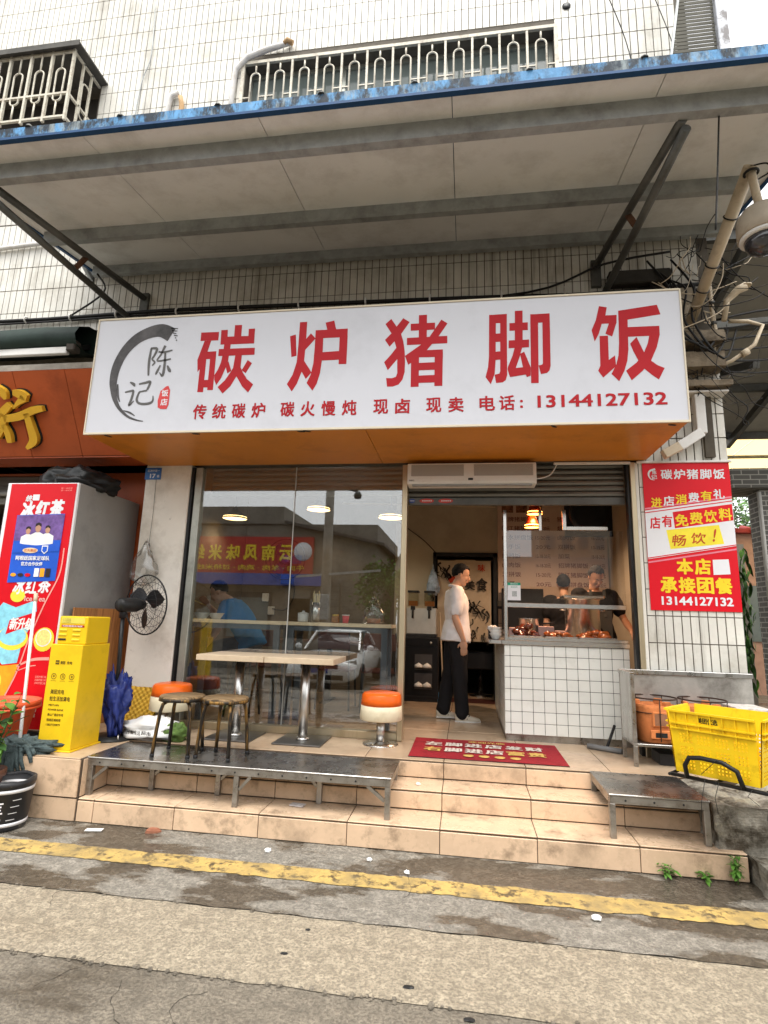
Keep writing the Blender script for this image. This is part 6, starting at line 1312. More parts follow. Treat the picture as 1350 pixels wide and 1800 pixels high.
for k in range(3): B().box(-.66+.2*k, -.5+.2*k, -.004, -.001, 1.25, 1.42).obj('dish_photo', M('dish_photo', (.22, .10, .05), .5, var=.9, scale=25), mn)
mr_ = thing('side_menu', 'narrow orange menu board on the kitchen side wall', 'menu board', (1.94, 2.2, 1.45)); B().box(-.02, .015, -.4, .45, 0, 1.15).obj('board', M('menu_orange', (.55, .23, .07), .5, var=.1), mr_)
for k in range(9):
    text('猪脚饭例汤', M('menu_text'), mr_, (-.32, .38, 1.02-.115*k, 1.09-.115*k), 0, .01, .001, xf=lambda p: Vector((-.022, -p.x, p.z)))
kt = M('kitchen_tile', (.45, .30, .2), .35, var=.06); kb = B()
for i in range(9):
    for j in range(6): kb.box(.46+.165*i, .46+.165*i+.158, 4.075, 4.085, .45+.2*j, .45+.2*j+.193)
bpart(kb, 'kitchen_tiles', kt, kind='stuff'); bpart(B().box(.45, 1.95, 4.088, 4.096, .43, 1.68), 'kitchen_grout', DGR)
kc = thing('kitchen_unit', 'dark steel kitchen shelf unit on the tiled kitchen wall', 'shelf unit', (.75, 3.8, F)); B().box(-.25, .3, -.15, .2, .02, .9).obj('cabinet', STEELD, kc, bevel=.006); B().box(-.25, .3, .1, .2, .95, 1.5).obj('hood', BLKPL, kc, bevel=.006); B().box(-.24, .29, .12, .18, .9, .95).obj('post', STEELD, kc)
# dining tables and chairs inside
def chair(label, loc, rz):
    o = thing('dining_chair', label, 'chair', loc, (0, 0, rz), group='dark dining chairs inside')
    B().box(-.2, .2, -.2, .2, .43, .46).obj('seat', M('chair_seat', (.10, .03, .02), .5), o, bevel=.01)
    for x in (-.18, .18):
        for y in (-.18, .18): B().tube([(x*1.1, y*1.1, 0), (x, y, .43)], .012, 6).obj('leg', BLACK, o)
        B().tube([(x, .19, .44), (x, .23, .88)], .012, 6).obj('back_post', BLACK, o)
    B().box(-.19, .19, .215, .235, .68, .87).obj('backrest', M('chair_seat'), o, bevel=.006)
for i, (x, y) in enumerate(((-2.6, 3.4), (-1.3, 3.3))):
    o = thing('dining_table', ('dark dining table under the inner side wall' if i == 0 else 'dark dining table in mid dining room'), 'table', (x, y, F)); B().box(-.5, .5, -.3, .3, .70, .74).obj('table_top', M('dark_wood', (.16, .08, .04), .4, var=.2), o, bevel=.004)
    for sx in (-.42, .42): B().box(sx-.03, sx+.03, -.03, .03, .02, .70).obj('leg', BLACK, o); B().box(sx-.04, sx+.04, -.25, .25, 0, .02).obj('foot', BLACK, o)
chair('dark dining chair with its back to the window by the side table', (-2.4, 2.85, F), math.pi); chair('dark dining chair near the glass joint facing the mid table', (-1.5, 2.8, F), math.pi); chair('dark dining chair beside the mid table towards the door', (-1.0, 2.75, F), math.pi+.2)
bs = thing('bar_stool', 'black steel bar stool under the seated man', 'stool', (-2.32, 1.98, F)); B().lathe([(.0001, .62), (.17, .62), (.18, .635), (.17, .65), (.0001, .655)], 24).obj('seat', BLKPL, bs); B().tube([(.155*math.cos(t), .155*math.sin(t), .22) for t in [2*math.pi*i/20 for i in range(20)]], .01, 6, closed=True).obj('footrest', BLACK, bs)
for k in range(4): a = k*math.pi/2+.78; B().tube([(.2*math.cos(a), .2*math.sin(a), 0), (.12*math.cos(a), .12*math.sin(a), .62)], .012, 6).obj('leg', BLACK, bs)
# ------------------------------------------------------------------ people
SKIN = M('skin', (.56, .33, .22), .5, var=.06, scale=18); HAIR = M('hair_black', (.010, .009, .008), .75, var=.4, scale=60, bump=.6, bscale=160, spec=.2); HAIRG = M('hair_dark_grey', (.028, .025, .023), .8, var=.4, scale=60, bump=.6, bscale=160, spec=.2)
def ellipsoid(b, c, ax, n=16, m=10):
    c = Vector(c); A = [Vector(a) for a in ax]; vs = []
    for i in range(m+1):
        ph = math.pi*i/m
        for j in range(n): th = 2*math.pi*j/n; vs.append(c+A[0]*(math.sin(ph)*math.cos(th))+A[1]*(math.sin(ph)*math.sin(th))+A[2]*math.cos(ph))
    b.add(vs, [(i*n+j, i*n+(j+1) % n, (i+1)*n+(j+1) % n, (i+1)*n+j) for i in range(m) for j in range(n)])
def loft(b, rings, n=24, e=2.4):
    vs = []
    for c, U, V in rings:
        for j in range(n):
            t = 2*math.pi*j/n; cx, sx = math.cos(t), math.sin(t); k = (abs(cx)**e+abs(sx)**e)**(-1/e)
            vs.append(Vector(c)+Vector(U)*cx*k+Vector(V)*sx*k)
    k = len(rings); b.add(vs, [(i*n+j, i*n+(j+1) % n, (i+1)*n+(j+1) % n, (i+1)*n+j) for i in range(k-1) for j in range(n)]); o = len(b.v)-len(vs)
    b.f.append([o+j for j in reversed(range(n))]); b.f.append([o+(k-1)*n+j for j in range(n)]); b.m += [0, 0]; b.sm += [False]*2
def limb(b, pts, rs, sub=4):
    P = [Vector(p) for p in pts]; Q = []; Rr = []
    for i in range(len(P)-1):
        for k in range(sub): t = k/sub; Q.append(P[i].lerp(P[i+1], t)); Rr.append(rs[i]+(rs[i+1]-rs[i])*(t*t*(3-2*t)))
    Q.append(P[-1]); Rr.append(rs[-1]); b.tube(Q, Rr, 14)
    for p, r in zip(P, rs): ellipsoid(b, p, [(r*.99, 0, 0), (0, r*.99, 0), (0, 0, r*.99)], 12, 8)
def spine_rings(J, spec):
    out = []; S = [J['pelvis'], J['waist'], J['chest'], J['shoulder'], J['neck']]; S = [Vector(s) for s in S]
    for t, a, d in spec:
        t = max(-.6, min(3.999, t)); i = max(0, int(math.floor(t))) if t >= 0 else 0; c = S[i].lerp(S[min(i+1, 4)], t-i) if t >= 0 else S[0]+(S[0]-S[1])*(-t)
        tan = (S[min(i+1, 4)]-S[i]).normalized(); X = Vector((1, 0, 0)); V = tan.cross(X).normalized(); out.append((c, X*a, V*d))
    return out
def hand(b, w, d, n, curl, side):
    """w wrist, d hand direction, n palm normal (curl towards n)"""
    w, d, n = Vector(w), Vector(d).normalized(), Vector(n).normalized(); s = d.cross(n).normalized()*side
    ellipsoid(b, w+d*.045, [d*.055, s*.042, n*.017])
    for k, (o_, L_) in enumerate(((-.03, .068), (-.01, .076), (.01, .072), (.029, .056))):
        p = w+d*.085+s*o_; pts = [p]; dd = d.copy()
        for q in range(3):
            dd = (dd*math.cos(curl)+n*math.sin(curl)).normalized(); p = p+dd*L_*(.45, .32, .25)[q]; pts.append(p)
        b.tube(pts, [.0098, .0092, .0085, .007], 8)
        ellipsoid(b, pts[-1], [(.007, 0, 0), (0, .007, 0), (0, 0, .007)], 8, 6)
    t = (d*.65-s*.75+n*.25).normalized(); p = w+d*.025-s*.03; b.tube([p, p+t*.035, p+t*.035+(d*.8-s*.2+n*.3).normalized()*.03], [.0125, .0115, .009], 8)
def fold(me, amp=.006):
    ns = [v.normal.copy() for v in me.vertices]
    for v, nn in zip(me.vertices, ns):
        p = v.co; k = noise.noise(Vector((p.x*9+p.z*5, p.y*9-p.z*6, p.z*3))); v.co += nn*amp*(1-2*abs(k))
    me.update()
def person(name, label, loc, rz, J, top, bottom, hair=HAIR, sleeve=.55, hem=-.35, shoes=None, curl=.25, collar=None, apron=None, skin=SKIN, build=1.0):
    o = thing(name, label, 'person', loc, (0, 0, rz)); b = B(); V = Vector
    f = V(J['face']).normalized(); u = V(J['up']); u = (u-f*u.dot(f)).normalized(); l = u.cross(f).normalized(); hc = V(J['head'])
    ellipsoid(b, hc+u*.03-f*.008, [l*.072, f*.092, u*.086], 20, 14); ellipsoid(b, hc-u*.03+f*.018, [l*.06, f*.07, u*.08], 18, 12); ellipsoid(b, hc-u*.088+f*.055, [l*.03, f*.026, u*.022], 12, 8)
    ellipsoid(b, hc-u*.01+f*.082, [l*.05, f*.014, u*.03], 12, 8); b.tube([hc+u*.012+f*.088, hc-u*.012+f*.1, hc-u*.026+f*.106, hc-u*.034+f*.094], [.007, .009, .013, .01], 8); ellipsoid(b, hc-u*.058+f*.084, [l*.022, f*.012, u*.012], 10, 8)
    for s in (-1, 1): ellipsoid(b, hc+l*s*.072-f*.012-u*.008, [l*.012, (f*.6+u*.3)*.026, u*.034], 10, 8); ellipsoid(b, hc+l*s*.032-u*.03+f*.062, [l*.022, f*.022, u*.022], 10, 8)
    limb(b, [V(J['neck']), hc-u*.07-f*.015], [.054, .047])
    loft(b, spine_rings(J, [(-.35, .15*build, .10), (0, .16*build, .112), (.6, .145*build, .105), (1, .142*build, .10), (2, .168*build, .112), (2.7, .17*build, .10), (3, .15*build, .085), (3.6, .075, .06)]))
    for s, k in ((1, 'L'), (-1, 'R')):
        sh, el, wr = V(J['sh'+k]), V(J['el'+k]), V(J['wr'+k]); limb(b, [sh, sh.lerp(el, .45), el, el.lerp(wr, .3), wr], [.056, .046, .038, .039, .026])
        hd = V(J.get('hd'+k, wr-el)); hand(b, wr+hd.normalized()*.012, hd, J.get('pn'+k, (-s*.8, -.5, 0)), curl, s if J.get('flip') else -s)
        hp, kn, an = V(J['hp'+k]), V(J['kn'+k]), V(J['an'+k]); limb(b, [hp, hp.lerp(kn, .4), kn, kn.lerp(an, .3), an], [.085, .075, .055, .052, .036])
        td = V(J['toe'+k]).normalized(); limb(b, [an-V((0, 0, .03)), an-V((0, 0, .045))+td*.12], [.038, .03])
    me = remesh(b.mesh('body', skin), .0068, 3, 'body'); me.materials.clear(); me.materials.append(skin); body = link('body', me, o)
    # face details
    DK = M('eye_dark', (.02, .015, .012), .3); LIP = M('lip', (.36, .12, .10), .5)
    for s in (-1, 1):
        e = B(); ellipsoid(e, hc+l*s*.031+u*.002+f*.0845, [l*.0125, f*.006, u*.0045], 10, 6); e.obj('eye', DK, o); e = B(); e.tube([hc+l*s*.012+u*.02+f*.093, hc+l*s*.033+u*.026+f*.087, hc+l*s*.05+u*.02+f*.074], [.0035, .004, .0025], 6); e.obj('eyebrow', HAIR, o)
    e = B(); ellipsoid(e, hc-u*.056+f*.092, [l*.021, f*.0075, u*.0055], 10, 6); e.obj('lips', LIP, o)
    # hair
    h = B(); hcut = J.get('hair', 'short'); vs = []; n, m = 40, 16; rr = random.Random(4)
    for i in range(m+1):
        for_ph = None
        for j in range(n):
            th = 2*math.pi*j/n; ph = R(108+30*max(0, -math.sin(th)))*i/m; d = V((math.sin(ph)*math.cos(th), math.sin(ph)*math.sin(th), math.cos(ph)))
            back = -d.y; lim = 1.0
            p = V((d.x*.083, d.y*.104, d.z*.102)); nz_ = .007*noise.fractal(d*6, 1, 2, 3)+.003*noise.noise(d*25)
            p += d*nz_
            if d.y > .30 and d.z < .50+.12*noise.noise(d*7): p = V((p.x*.72, p.y*.70, p.z+.015)) # hairline tucks inside the skull
            if abs(d.x) > .5 and d.z < -.22 and d.y > -.3: p.x *= .8
            vs.append(hc+u*(.03+p.z)+l*p.x+f*(p.y-.012))
    h.add(vs, [(i*n+j, i*n+(j+1) % n, (i+1)*n+(j+1) % n, (i+1)*n+j) for i in range(m) for j in range(n)], True); h.obj('hair', hair, o)
    # shirt
    t = B(); g_ = .022
    loft(t, spine_rings(J, [(hem, .218*build, .158), (0, .212*build, .152), (.6, .18*build, .136), (1, .165*build, .126), (2, .19*build, .132), (2.6, .192*build, .118), (3, .168*build, .10), (3.45, .085, .07)]), 32)
    for s, k in ((1, 'L'), (-1, 'R')):
        sh, el = V(J['sh'+k]), V(J['el'+k]); e_ = sh.lerp(el, sleeve); limb(t, [sh-V((s*.03, 0, 0)), sh, e_], [.078, .074, .068])
    ms = t.mesh('shirt', top); ms = remesh(ms, .011, 5, 'shirt'); disp(ms, .004, 14, 3); disp(ms, .005, 5, 8); fold(ms); ms.materials.clear(); ms.materials.append(top); so = link('shirt', ms, o)
    if collar:
        cb = B(); nk = V(J['neck']); 
        pts = [nk+V((.07*math.cos(a), .066*math.sin(a)-.0, .004+.012*math.sin(a))) for a in [2*math.pi*i/20 for i in range(20)]]; cb.tube(pts, .016, 6, closed=True); cb.obj('collar', collar, so)
    # trousers
    q = B(); loft(q, spine_rings(J, [(-.5, .15*build, .115), (-.2, .158*build, .118), (.05, .155*build, .112)]))
    for s, k in ((1, 'L'), (-1, 'R')):
        hp, kn, an = V(J['hp'+k]), V(J['kn'+k]), V(J['an'+k]); limb(q, [hp, hp.lerp(kn, .4), kn, kn.lerp(an, .5), an.lerp(kn, .03)], [.108, .10, .082, .076, .072])
    mq = remesh(q.mesh('trousers', bottom), .012, 4, 'trousers'); disp(mq, .006, 7, 5); fold(mq); mq.materials.clear(); mq.materials.append(bottom); link('trousers', mq, o)
    if shoes:
        for k in 'LR':
            an = V(J['an'+k]); td = V(J['toe'+k]); td.z = 0; td.normalize(); sd = V((0, 0, 1)).cross(td); z = V((0, 0, 1)); base = V((an.x, an.y, an.z-.075)); q = B()
            loft(q, [(base-td*.07+z*.045, sd*.03, z*.035), (base-td*.05+z*.045, sd*.038, z*.045), (base+z*.045, sd*.04, z*.05), (base+td*.06+z*.035, sd*.046, z*.038), (base+td*.12+z*.028, sd*.05, z*.027), (base+td*.175+z*.022, sd*.038, z*.018), (base+td*.19+z*.02, sd*.02, z*.012)], 20, 3); ms = q.mesh('shoe', shoes)
            for p_ in ms.polygons: p_.use_smooth = True
            so_ = link('shoe', ms, o); q = B(); loft(q, [(base-td*.072+z*.006, sd*.03, z*.012), (base+z*.006, sd*.042, z*.012), (base+td*.12+z*.006, sd*.052, z*.012), (base+td*.195+z*.008, sd*.022, z*.01)], 20, 4); q.obj('sole', WPLAST, so_)
            for t_ in (.02, .05): B().bar(base+td*t_-sd*.045+z*.03, base+td*(t_+.03)-sd*.036+z*.075, .004, .008).obj('stripe', BLACK, so_); B().bar(base+td*t_+sd*.045+z*.03, base+td*(t_+.03)+sd*.036+z*.075, .004, .008).obj('stripe', BLACK, so_)
    if apron:
        for s in (-1, 1): nk = V(J['neck']); B().bar(V(J['waist'])+V((s*.06, -.135, .05)), V(J['shoulder'])+V((s*.075, -.10, .045)), .03, .006, up=(0, -1, 0)).obj('apron_strap', apron, o)
        B().box(-.13, .13, -.142, -.136, J['pelvis'][2]-.1, J['waist'][2]+.12).obj('apron', apron, o)
    return o
Z0 = 0
def stand_pose(h=1.69):
    k = h/1.70
    J = dict(pelvis=(0, 0, .93), waist=(0, -.01, 1.08), chest=(0, 0, 1.25), shoulder=(0, .015, 1.38), neck=(0, .01, 1.44), head=(0, -.03, 1.585), face=(0, -1, -.12), up=(0, 0, 1),
        shL=(.185, .01, 1.37), elL=(.225, .02, 1.09), wrL=(.22, -.05, .86), shR=(-.185, .01, 1.37), elR=(-.225, .02, 1.09), wrR=(-.22, -.05, .86), hpL=(.088, 0, .90), knL=(.09, .0, .49), anL=(.09, .03, .075), hpR=(-.088, 0, .90), knR=(-.09, 0, .49), anR=(-.09, .03, .075), toeL=(.1, -1, 0), toeR=(-.1, -1, 0), pnL=(-1, -.2, 0), pnR=(1, -.2, 0))
    return {a: (tuple(x*k for x in c) if a not in ('face', 'up', 'toeL', 'toeR', 'pnL', 'pnR') else c) for a, c in J.items()}
POLO = M('polo_white', (.84, .82, .82), .8, var=.04, scale=10, bump=.15, bscale=120); BLKT = M('black_trousers', (.012, .012, .014), .8, var=.2); SHOE = M('sneaker', (.60, .55, .45), .6, var=.08)
J = stand_pose(1.665); J.update(face=(.0, -1, -.28), head=(0, -.055, 1.545), anR=(-.09, -.055, .075), knR=(-.09, -.03, .49), anL=(.09, .13, .085), knL=(.09, .05, .49), toeR=(-.05, -1, 0), toeL=(.05, -1, 0), wrR=(-.225, -.055, .845), elR=(-.235, .035, 1.07), hdR=(.02, -.03, -1), hdL=(0, -.05, -1))
person('person', 'man in white polo shirt and black trousers standing inside the doorway', (-.095, 2.42, F), R(97), J, POLO, BLKT, sleeve=.72, hem=-.95, shoes=SHOE, collar=POLO)
# seated diner
BLUE = M('shirt_blue', (.015, .16, .42), .8, var=.08, bump=.15, bscale=120); JEANS = M('faded_jeans', (.055, .065, .085), .85, var=.3, scale=14)
z = .06
J = dict(pelvis=(0, 0, .74), waist=(0, -.05, .88), chest=(0, -.16, 1.03), shoulder=(0, -.235, 1.135), neck=(0, -.27, 1.18), head=(0, -.40, 1.275), face=(0, -1, -.62), up=(0, -.2, 1),
    shL=(.185, -.22, 1.12), elL=(.25, -.27, .88), wrL=(.235, -.40, .70), hdL=(0, -.35, -.6), shR=(-.185, -.24, 1.12), elR=(-.25, -.47, .99), wrR=(-.12, -.57, 1.13), hdR=(.3, -.1, .25), pnL=(-1, 0, 0), pnR=(1, .2, .1),
    hpL=(.09, -.02, .72), knL=(.13, -.40, .66), anL=(.13, -.36, .26), hpR=(-.09, -.02, .72), knR=(-.13, -.40, .66), anR=(-.13, -.36, .26), toeL=(.1, -1, 0), toeR=(-.1, -1, 0))
person('person', 'man in blue shirt seated at the bar shelf bent over his bowl eating', (-2.28, 1.98, F), R(-90), J, BLUE, JEANS, sleeve=.6, hem=-.3, shoes=M('dark_shoe', (.04, .04, .045), .5), collar=BLUE, curl=.5)
o = thing('chopsticks', 'pair of wooden chopsticks raised in the seated man\'s hand', 'chopsticks', (-2.88, 1.99, 1.56)); [B().tube([(.02, .08, -.02+.008*k), (-.02, -.13, .03+.004*k)], .0035, 6).obj('chopstick', M('chopstick_wood'), o) for k in range(2)]
# cooks
TEE = M('tee_black', (.014, .013, .014), .85, var=.2); APR = M('apron_grey', (.12, .14, .14), .8, var=.1)
J = stand_pose(1.70); J.update(face=(.12, -1, -.75), up=(.05, -.5, 1), head=(.0, -.07, 1.565), elL=(.30, -.04, 1.10), wrL=(.26, -.33, .98), hdL=(-.1, -.8, -.4), elR=(-.28, -.02, 1.10), wrR=(-.16, -.33, 1.0), hdR=(.2, -.8, -.3), pnL=(-.3, 0, -1), pnR=(.3, 0, -1))
person('person', 'cook in black T-shirt with grey apron straps looking down over the pot', (1.44, 2.68, F), R(6), J, TEE, BLKT, hair=HAIRG, sleeve=.6, hem=-.3, shoes=BLKPL, apron=APR, curl=.4)
J = stand_pose(1.64)
person('person', 'kitchen worker in black seen from behind next to the cook', (1.22, 3.35, F), R(172), J, TEE, BLKT, sleeve=.6, hem=-.3, shoes=BLKPL)
o = thing('kitchen_tongs', 'long red-handled tongs reaching from the cook into the knuckle tray', 'tongs', (1.36, 2.28, 1.43)); B().tube([(0, 0, 0), (-.06, -.42, -.07)], .006, 6).obj('arm', STEEL, o); B().tube([(.02, 0, .01), (-.055, -.42, -.065)], .006, 6).obj('arm', RED, o)
# ------------------------------------------------------------------ corner clutter right of the sign
cc = thing('cctv_camera', 'beige dome security camera on a slanting cream pole by the canopy corner', 'camera', (2.06, 1.16, 4.25)); EO = Vector((2.06, 1.16, 4.25)); ep = part_at(EO)
ep(B().tube([(2.05, 1.17, 4.21), (2.11, .06, 4.86)], .047, 16), 'pole', CREAM, cc)
for t in (.25, .42, .72):
    p = Vector((2.05, 1.17, 4.21)).lerp(Vector((2.11, .06, 4.86)), t); d = (Vector((2.11, .06, 4.86))-Vector((2.05, 1.17, 4.21))).normalized(); u = d.orthogonal().normalized(); w = d.cross(u)
    ep(B().tube([p+(u*math.cos(a)+w*math.sin(a))*.052 for a in [2*math.pi*i/16 for i in range(16)]], .006, 5, closed=True), 'strap', BLACK, cc)
ep(B().tube([(2.11, .06, 4.84), (2.115, .055, 4.72), (2.135, .05, 4.50)], .028, 12), 'drop_pipe', CREAM, cc); ep(B().tube([(2.11+.045*math.cos(a), .06+.045*math.sin(a), 4.80) for a in [2*math.pi*i/14 for i in range(14)]], .01, 6, closed=True), 'collar', BLACK, cc)
DOM = M('dome_housing', (.42, .36, .28), .5, var=.15, dirt='5a4a36', damt=.5, dscale=6)
ep(B().lathe([(.0001, .24), (.05, .235), (.12, .21), (.155, .16), (.165, .10), (.165, .0), (.15, -.005), (.145, .02)], 32, (2.14, .05, 4.26)), 'housing', DOM, cc); ep(B().lathe([(.15, 0.0), (.155, -.02), (.13, -.03)], 32, (2.14, .05, 4.26)), 'rim_ring', WPLAST, cc)
ep(B().lathe([(.128, -.02), (.12, -.07), (.09, -.115), (.04, -.14), (.0001, -.145)], 28, (2.14, .05, 4.26)), 'dome', M('smoked_dome', (.03, .03, .035), .06, spec=.8), cc)
cable('cable', [(2.11, .06, 4.86), (2.2, .02, 4.84), (2.24, .05, 4.80), (2.18, .08, 4.77), (2.13, .05, 4.72)], .006, 'black lead twisted round the security camera joint')
LEDGE = M('stained_ledge', (.24, .195, .14), .9, var=.4, scale=6, bump=.6, bscale=30, dirt='1c1611', damt=.8, dscale=4)
def ledge(label, x0, x1, y0, y1, z0, z1, s): return rough_block('concrete_ledge', label, x0, x1, y0, y1, z0, z1, .018, 7, s, LEDGE, 'ledge', 10)
ledge('stained concrete ledge under the slanting camera pole', 1.66, 2.27, 1.0, 1.19, 3.95, 4.06, 1); ledge('crumbling brown concrete ledge behind the tangled cables', 1.68, 2.26, 1.02, 1.19, 3.72, 3.86, 2); ledge('thin stained concrete ledge above the white downpipe', 1.62, 2.30, 1.0, 1.19, 3.53, 3.58, 3)
box('drip_board', WHITEP, thing('drip_board', 'pale board capping the white downpipe beside the sign end', 'board', (1.62, 1.05, 3.49)), 0, .66, 0, .14, 0, .018, .003)
box('back_box', M('black_box', (.03, .027, .022), .8, var=.4), thing('junction_box', 'black cable junction box on the tiles above the sign end', 'junction box', (1.55, 1.1, 4.62)), -.2, .35, 0, .1, 0, .14, .01)
box('sheet', M('rusty_sheet', (.36, .30, .22), .7, var=.3, scale=5), thing('tin_sheet', 'pale tin sheet behind the base of the camera pole', 'sheet', (1.68, 1.15, 4.12)), 0, .42, 0, .01, 0, .45)
dp = thing('downpipe', 'white square downpipe bending under the sign end', 'pipe', (2.04, 1.10, 3.10)); B().box(-.042, .042, -.035, .035, .02, .38).obj('pipe', WPLAST, dp, bevel=.008, seg=2); B().bar((0, 0, .035), (-.20, -.02, -.10), .07, .085).obj('elbow', WPLAST, dp, bevel=.008, seg=2); B().bar((-.19, -.02, -.093), (-.33, -.02, -.17), .07, .08).obj('outlet', CREAM, dp, bevel=.006)
B().box(.05, .13, .06, .09, -.17, .4).obj('gap_strip', M('gap_brown', (.09, .075, .055), .7, var=.3), dp)  # solid strip coloured dark to stand in for an open gap
o = thing('conduit', 'thin cream conduit dropping down the corner beside the tangled cables', 'pipe', (2.22, 1.12, 3.85)); B().tube([(0, 0, .95), (.0, -.02, .45), (.01, -.02, .25), (-.02, 0, 0)], .02, 10).obj('pipe', CREAM, o); [B().lathe([(.025, 0), (.025, .03)], 10, (.005, -.02, z_)).obj('clip', GALVD, o) for z_ in (.3, .5)]
o = thing('conduit', 'bent cream conduit elbow sticking out from the building corner', 'pipe', (2.3, 1.2, 3.9)); B().tube([(-.25, 0, -.2), (.05, -.1, -.1), (.22, -.15, .02), (.3, -.15, .2), (.2, -.12, .26), (.05, -.1, .28)], .017, 10).obj('pipe', CREAM, o); B().tube([(.12, -.12, -.06), (.17, -.135, -.03)], .032, 10).obj('coupling', CREAM, o)
o = thing('pipe_end', 'cream horn shaped pipe end among the corner cables', 'pipe', (2.34, 1.05, 4.36)); B().tube([(-.05, 0, -.2), (-.02, -.02, -.02), (.06, -.06, .06), (.12, -.08, .08)], [.022, .026, .036, .04], 12).obj('pipe', CREAM, o); B().lathe([(.042, 0), (.045, .01), (.03, .012)], 14, (.12, -.08, .08)).obj('rim', CREAM, o)
rr = random.Random(21)
for k in range(56):
    a = Vector((rr.uniform(1.66, 2.3), rr.uniform(.95, 1.15), rr.uniform(3.6, 4.9))); d = Vector((rr.uniform(-.1, .7), rr.uniform(-.15, .1), rr.uniform(-.6, .5))); m_ = a+d*.5+Vector((rr.uniform(-.1, .1), -.05, -rr.uniform(.02, .2))); e_ = a+d
    cable('cable', [a, a.lerp(m_, .5)+Vector((0, 0, -.04)), m_, m_.lerp(e_, .6)+Vector((rr.uniform(-.05, .05), 0, -.02)), e_], rr.uniform(.002, .006), 'loose cable in the tangle at the building corner right of the sign', (CABM if k % 6 else CREAM), 5, group='tangled corner cables')
for k in range(4):
    x = 1.7+.07*k; cable('cable', [(x, 1.12, 4.85-.1*(k % 3)), (x+.15, 1.05, 4.5), (x+.1, 1.0, 4.15), (x+.3, .95, 3.9-.05*k), (x+.5, 1.1, 4.1)], .010, 'thick black cable bundle sagging through the corner tangle', CABM, 6, group='thick corner cables')
for k in range(6):
    cable('cable', [(2.25, 1.1, 3.7+.1*k), (3.0, 1.4, 3.85+.12*k), (4.2, 1.6+.2*k, 4.4+.1*k)], .008+.003*(k % 2), 'overhead cable leaving the corner tangle across the alley', CABM, 5, group='overhead alley cables')
# ------------------------------------------------------------------ alley roof and buildings to the right
ar = thing('alley_roof', 'grey sheet roof on dark beams over the alley beside the shop', 'roof', (3.9, 3, 4.9)); AO = Vector((3.9, 3, 4.9)); ap_ = part_at(AO)
AZ = lambda y: 5.34-.235*(y-1.5)
def slab(x0, x1, y0, y1, t, fz=AZ): return B().add([(x, y, fz(y)+dz) for dz in (0, t) for y in (y0, y1) for x in (x0, x1)], [(0, 2, 3, 1), (4, 5, 7, 6), (0, 1, 5, 4), (2, 6, 7, 3), (0, 4, 6, 2), (1, 3, 7, 5)])
for k in range(4): ap_(slab(2.35+1.2*k, 3.54+1.2*k, 1.3, 5.2, .02), 'roof_panel', M('alley_panel', (.36, .35, .32), .6, var=.08), ar)
for y in (1.45, 2.7, 3.9, 5.1): ap_(B().bar((2.3, y, AZ(y)-.06), (7.2, y, AZ(y)-.06), .06, .1), 'beam', GALVD, ar)
for x in (2.75, 4.1): ap_(B().bar((x, 1.3, AZ(1.3)-.16), (x, 5.2, AZ(5.2)-.16), .07, .10), 'rafter', GALVD, ar); ap_(B().bar((x, 1.5, 3.95), (x, 3.6, AZ(3.6)-.2), .06, .08), 'brace', GALVD, ar)
ap_(B().bar((2.3, 1.4, 4.3), (7, 1.4, 4.55), .05, .07), 'tie_bar', GALVD, ar); ap_(B().bar((3.0, 1.4, 4.35), (3.0, 1.4, 5.2), .07, .05), 'hanger', GALVD, ar); ap_(B().bar((7.1, 1.4, 0), (7.1, 1.4, 5.3), .1, .1), 'post', GALVD, ar)
o = thing('back_awning', 'cream translucent sheet awning beyond the alley roof', 'awning', (6, 8, 5)); TRL = bpy.data.materials.new('translucent_sheet'); TRL.use_nodes = True; N = TRL.node_tree.nodes; N.clear(); tt = N.new('ShaderNodeBsdfTranslucent'); tt.inputs[0].default_value = (.85, .74, .5, 1); oo = N.new('ShaderNodeOutputMaterial'); TRL.node_tree.links.new(tt.outputs[0], oo.inputs[0])
for k in range(5): B().box(-2.4+.95*k, -1.47+.95*k, -2, 2, 0, .01).obj('sheet', TRL, o, rot=(R(-4), 0, 0))
for y in (-1.9, 0, 1.9): B().bar((-2.5, y, -.05+.07*-y), (2.4, y, -.05+.07*-y), .04, .06).obj('purlin', GALVD, o)
for x in (-2.4, 2.3): B().bar((x, 0, -5), (x, 0, -.06), .08, .08).obj('post', GALVD, o)
BRK = bpy.data.materials.new('grey_brick'); BRK.use_nodes = True; N = BRK.node_tree.nodes; L = BRK.node_tree.links; bt = N.new('ShaderNodeTexBrick'); ge = N.new('ShaderNodeNewGeometry'); sx = N.new('ShaderNodeSeparateXYZ'); cx = N.new('ShaderNodeCombineXYZ'); ad = N.new('ShaderNodeMath')
L.new(ge.outputs['Position'], sx.inputs[0]); L.new(sx.outputs[0], ad.inputs[0]); L.new(sx.outputs[1], ad.inputs[1]); L.new(ad.outputs[0], cx.inputs[0]); L.new(sx.outputs[2], cx.inputs[1]); L.new(cx.outputs[0], bt.inputs['Vector'])
bt.inputs['Scale'].default_value = 1; bt.inputs['Brick Width'].default_value = .24; bt.inputs['Row Height'].default_value = .075; bt.inputs['Mortar Size'].default_value = .008; bt.inputs['Color1'].default_value = (.15, .15, .14, 1); bt.inputs['Color2'].default_value = (.19, .185, .17, 1); bt.inputs['Mortar'].default_value = (.5, .49, .45, 1)
L.new(bt.outputs[0], N['Principled BSDF'].inputs['Base Color']); N['Principled BSDF'].inputs['Roughness'].default_value = .85; bp_ = N.new('ShaderNodeBump'); bp_.inputs['Distance'].default_value = .01; bp_.invert = True; L.new(bt.outputs['Fac'], bp_.inputs['Height']); L.new(bp_.outputs[0], N['Principled BSDF'].inputs['Normal'])
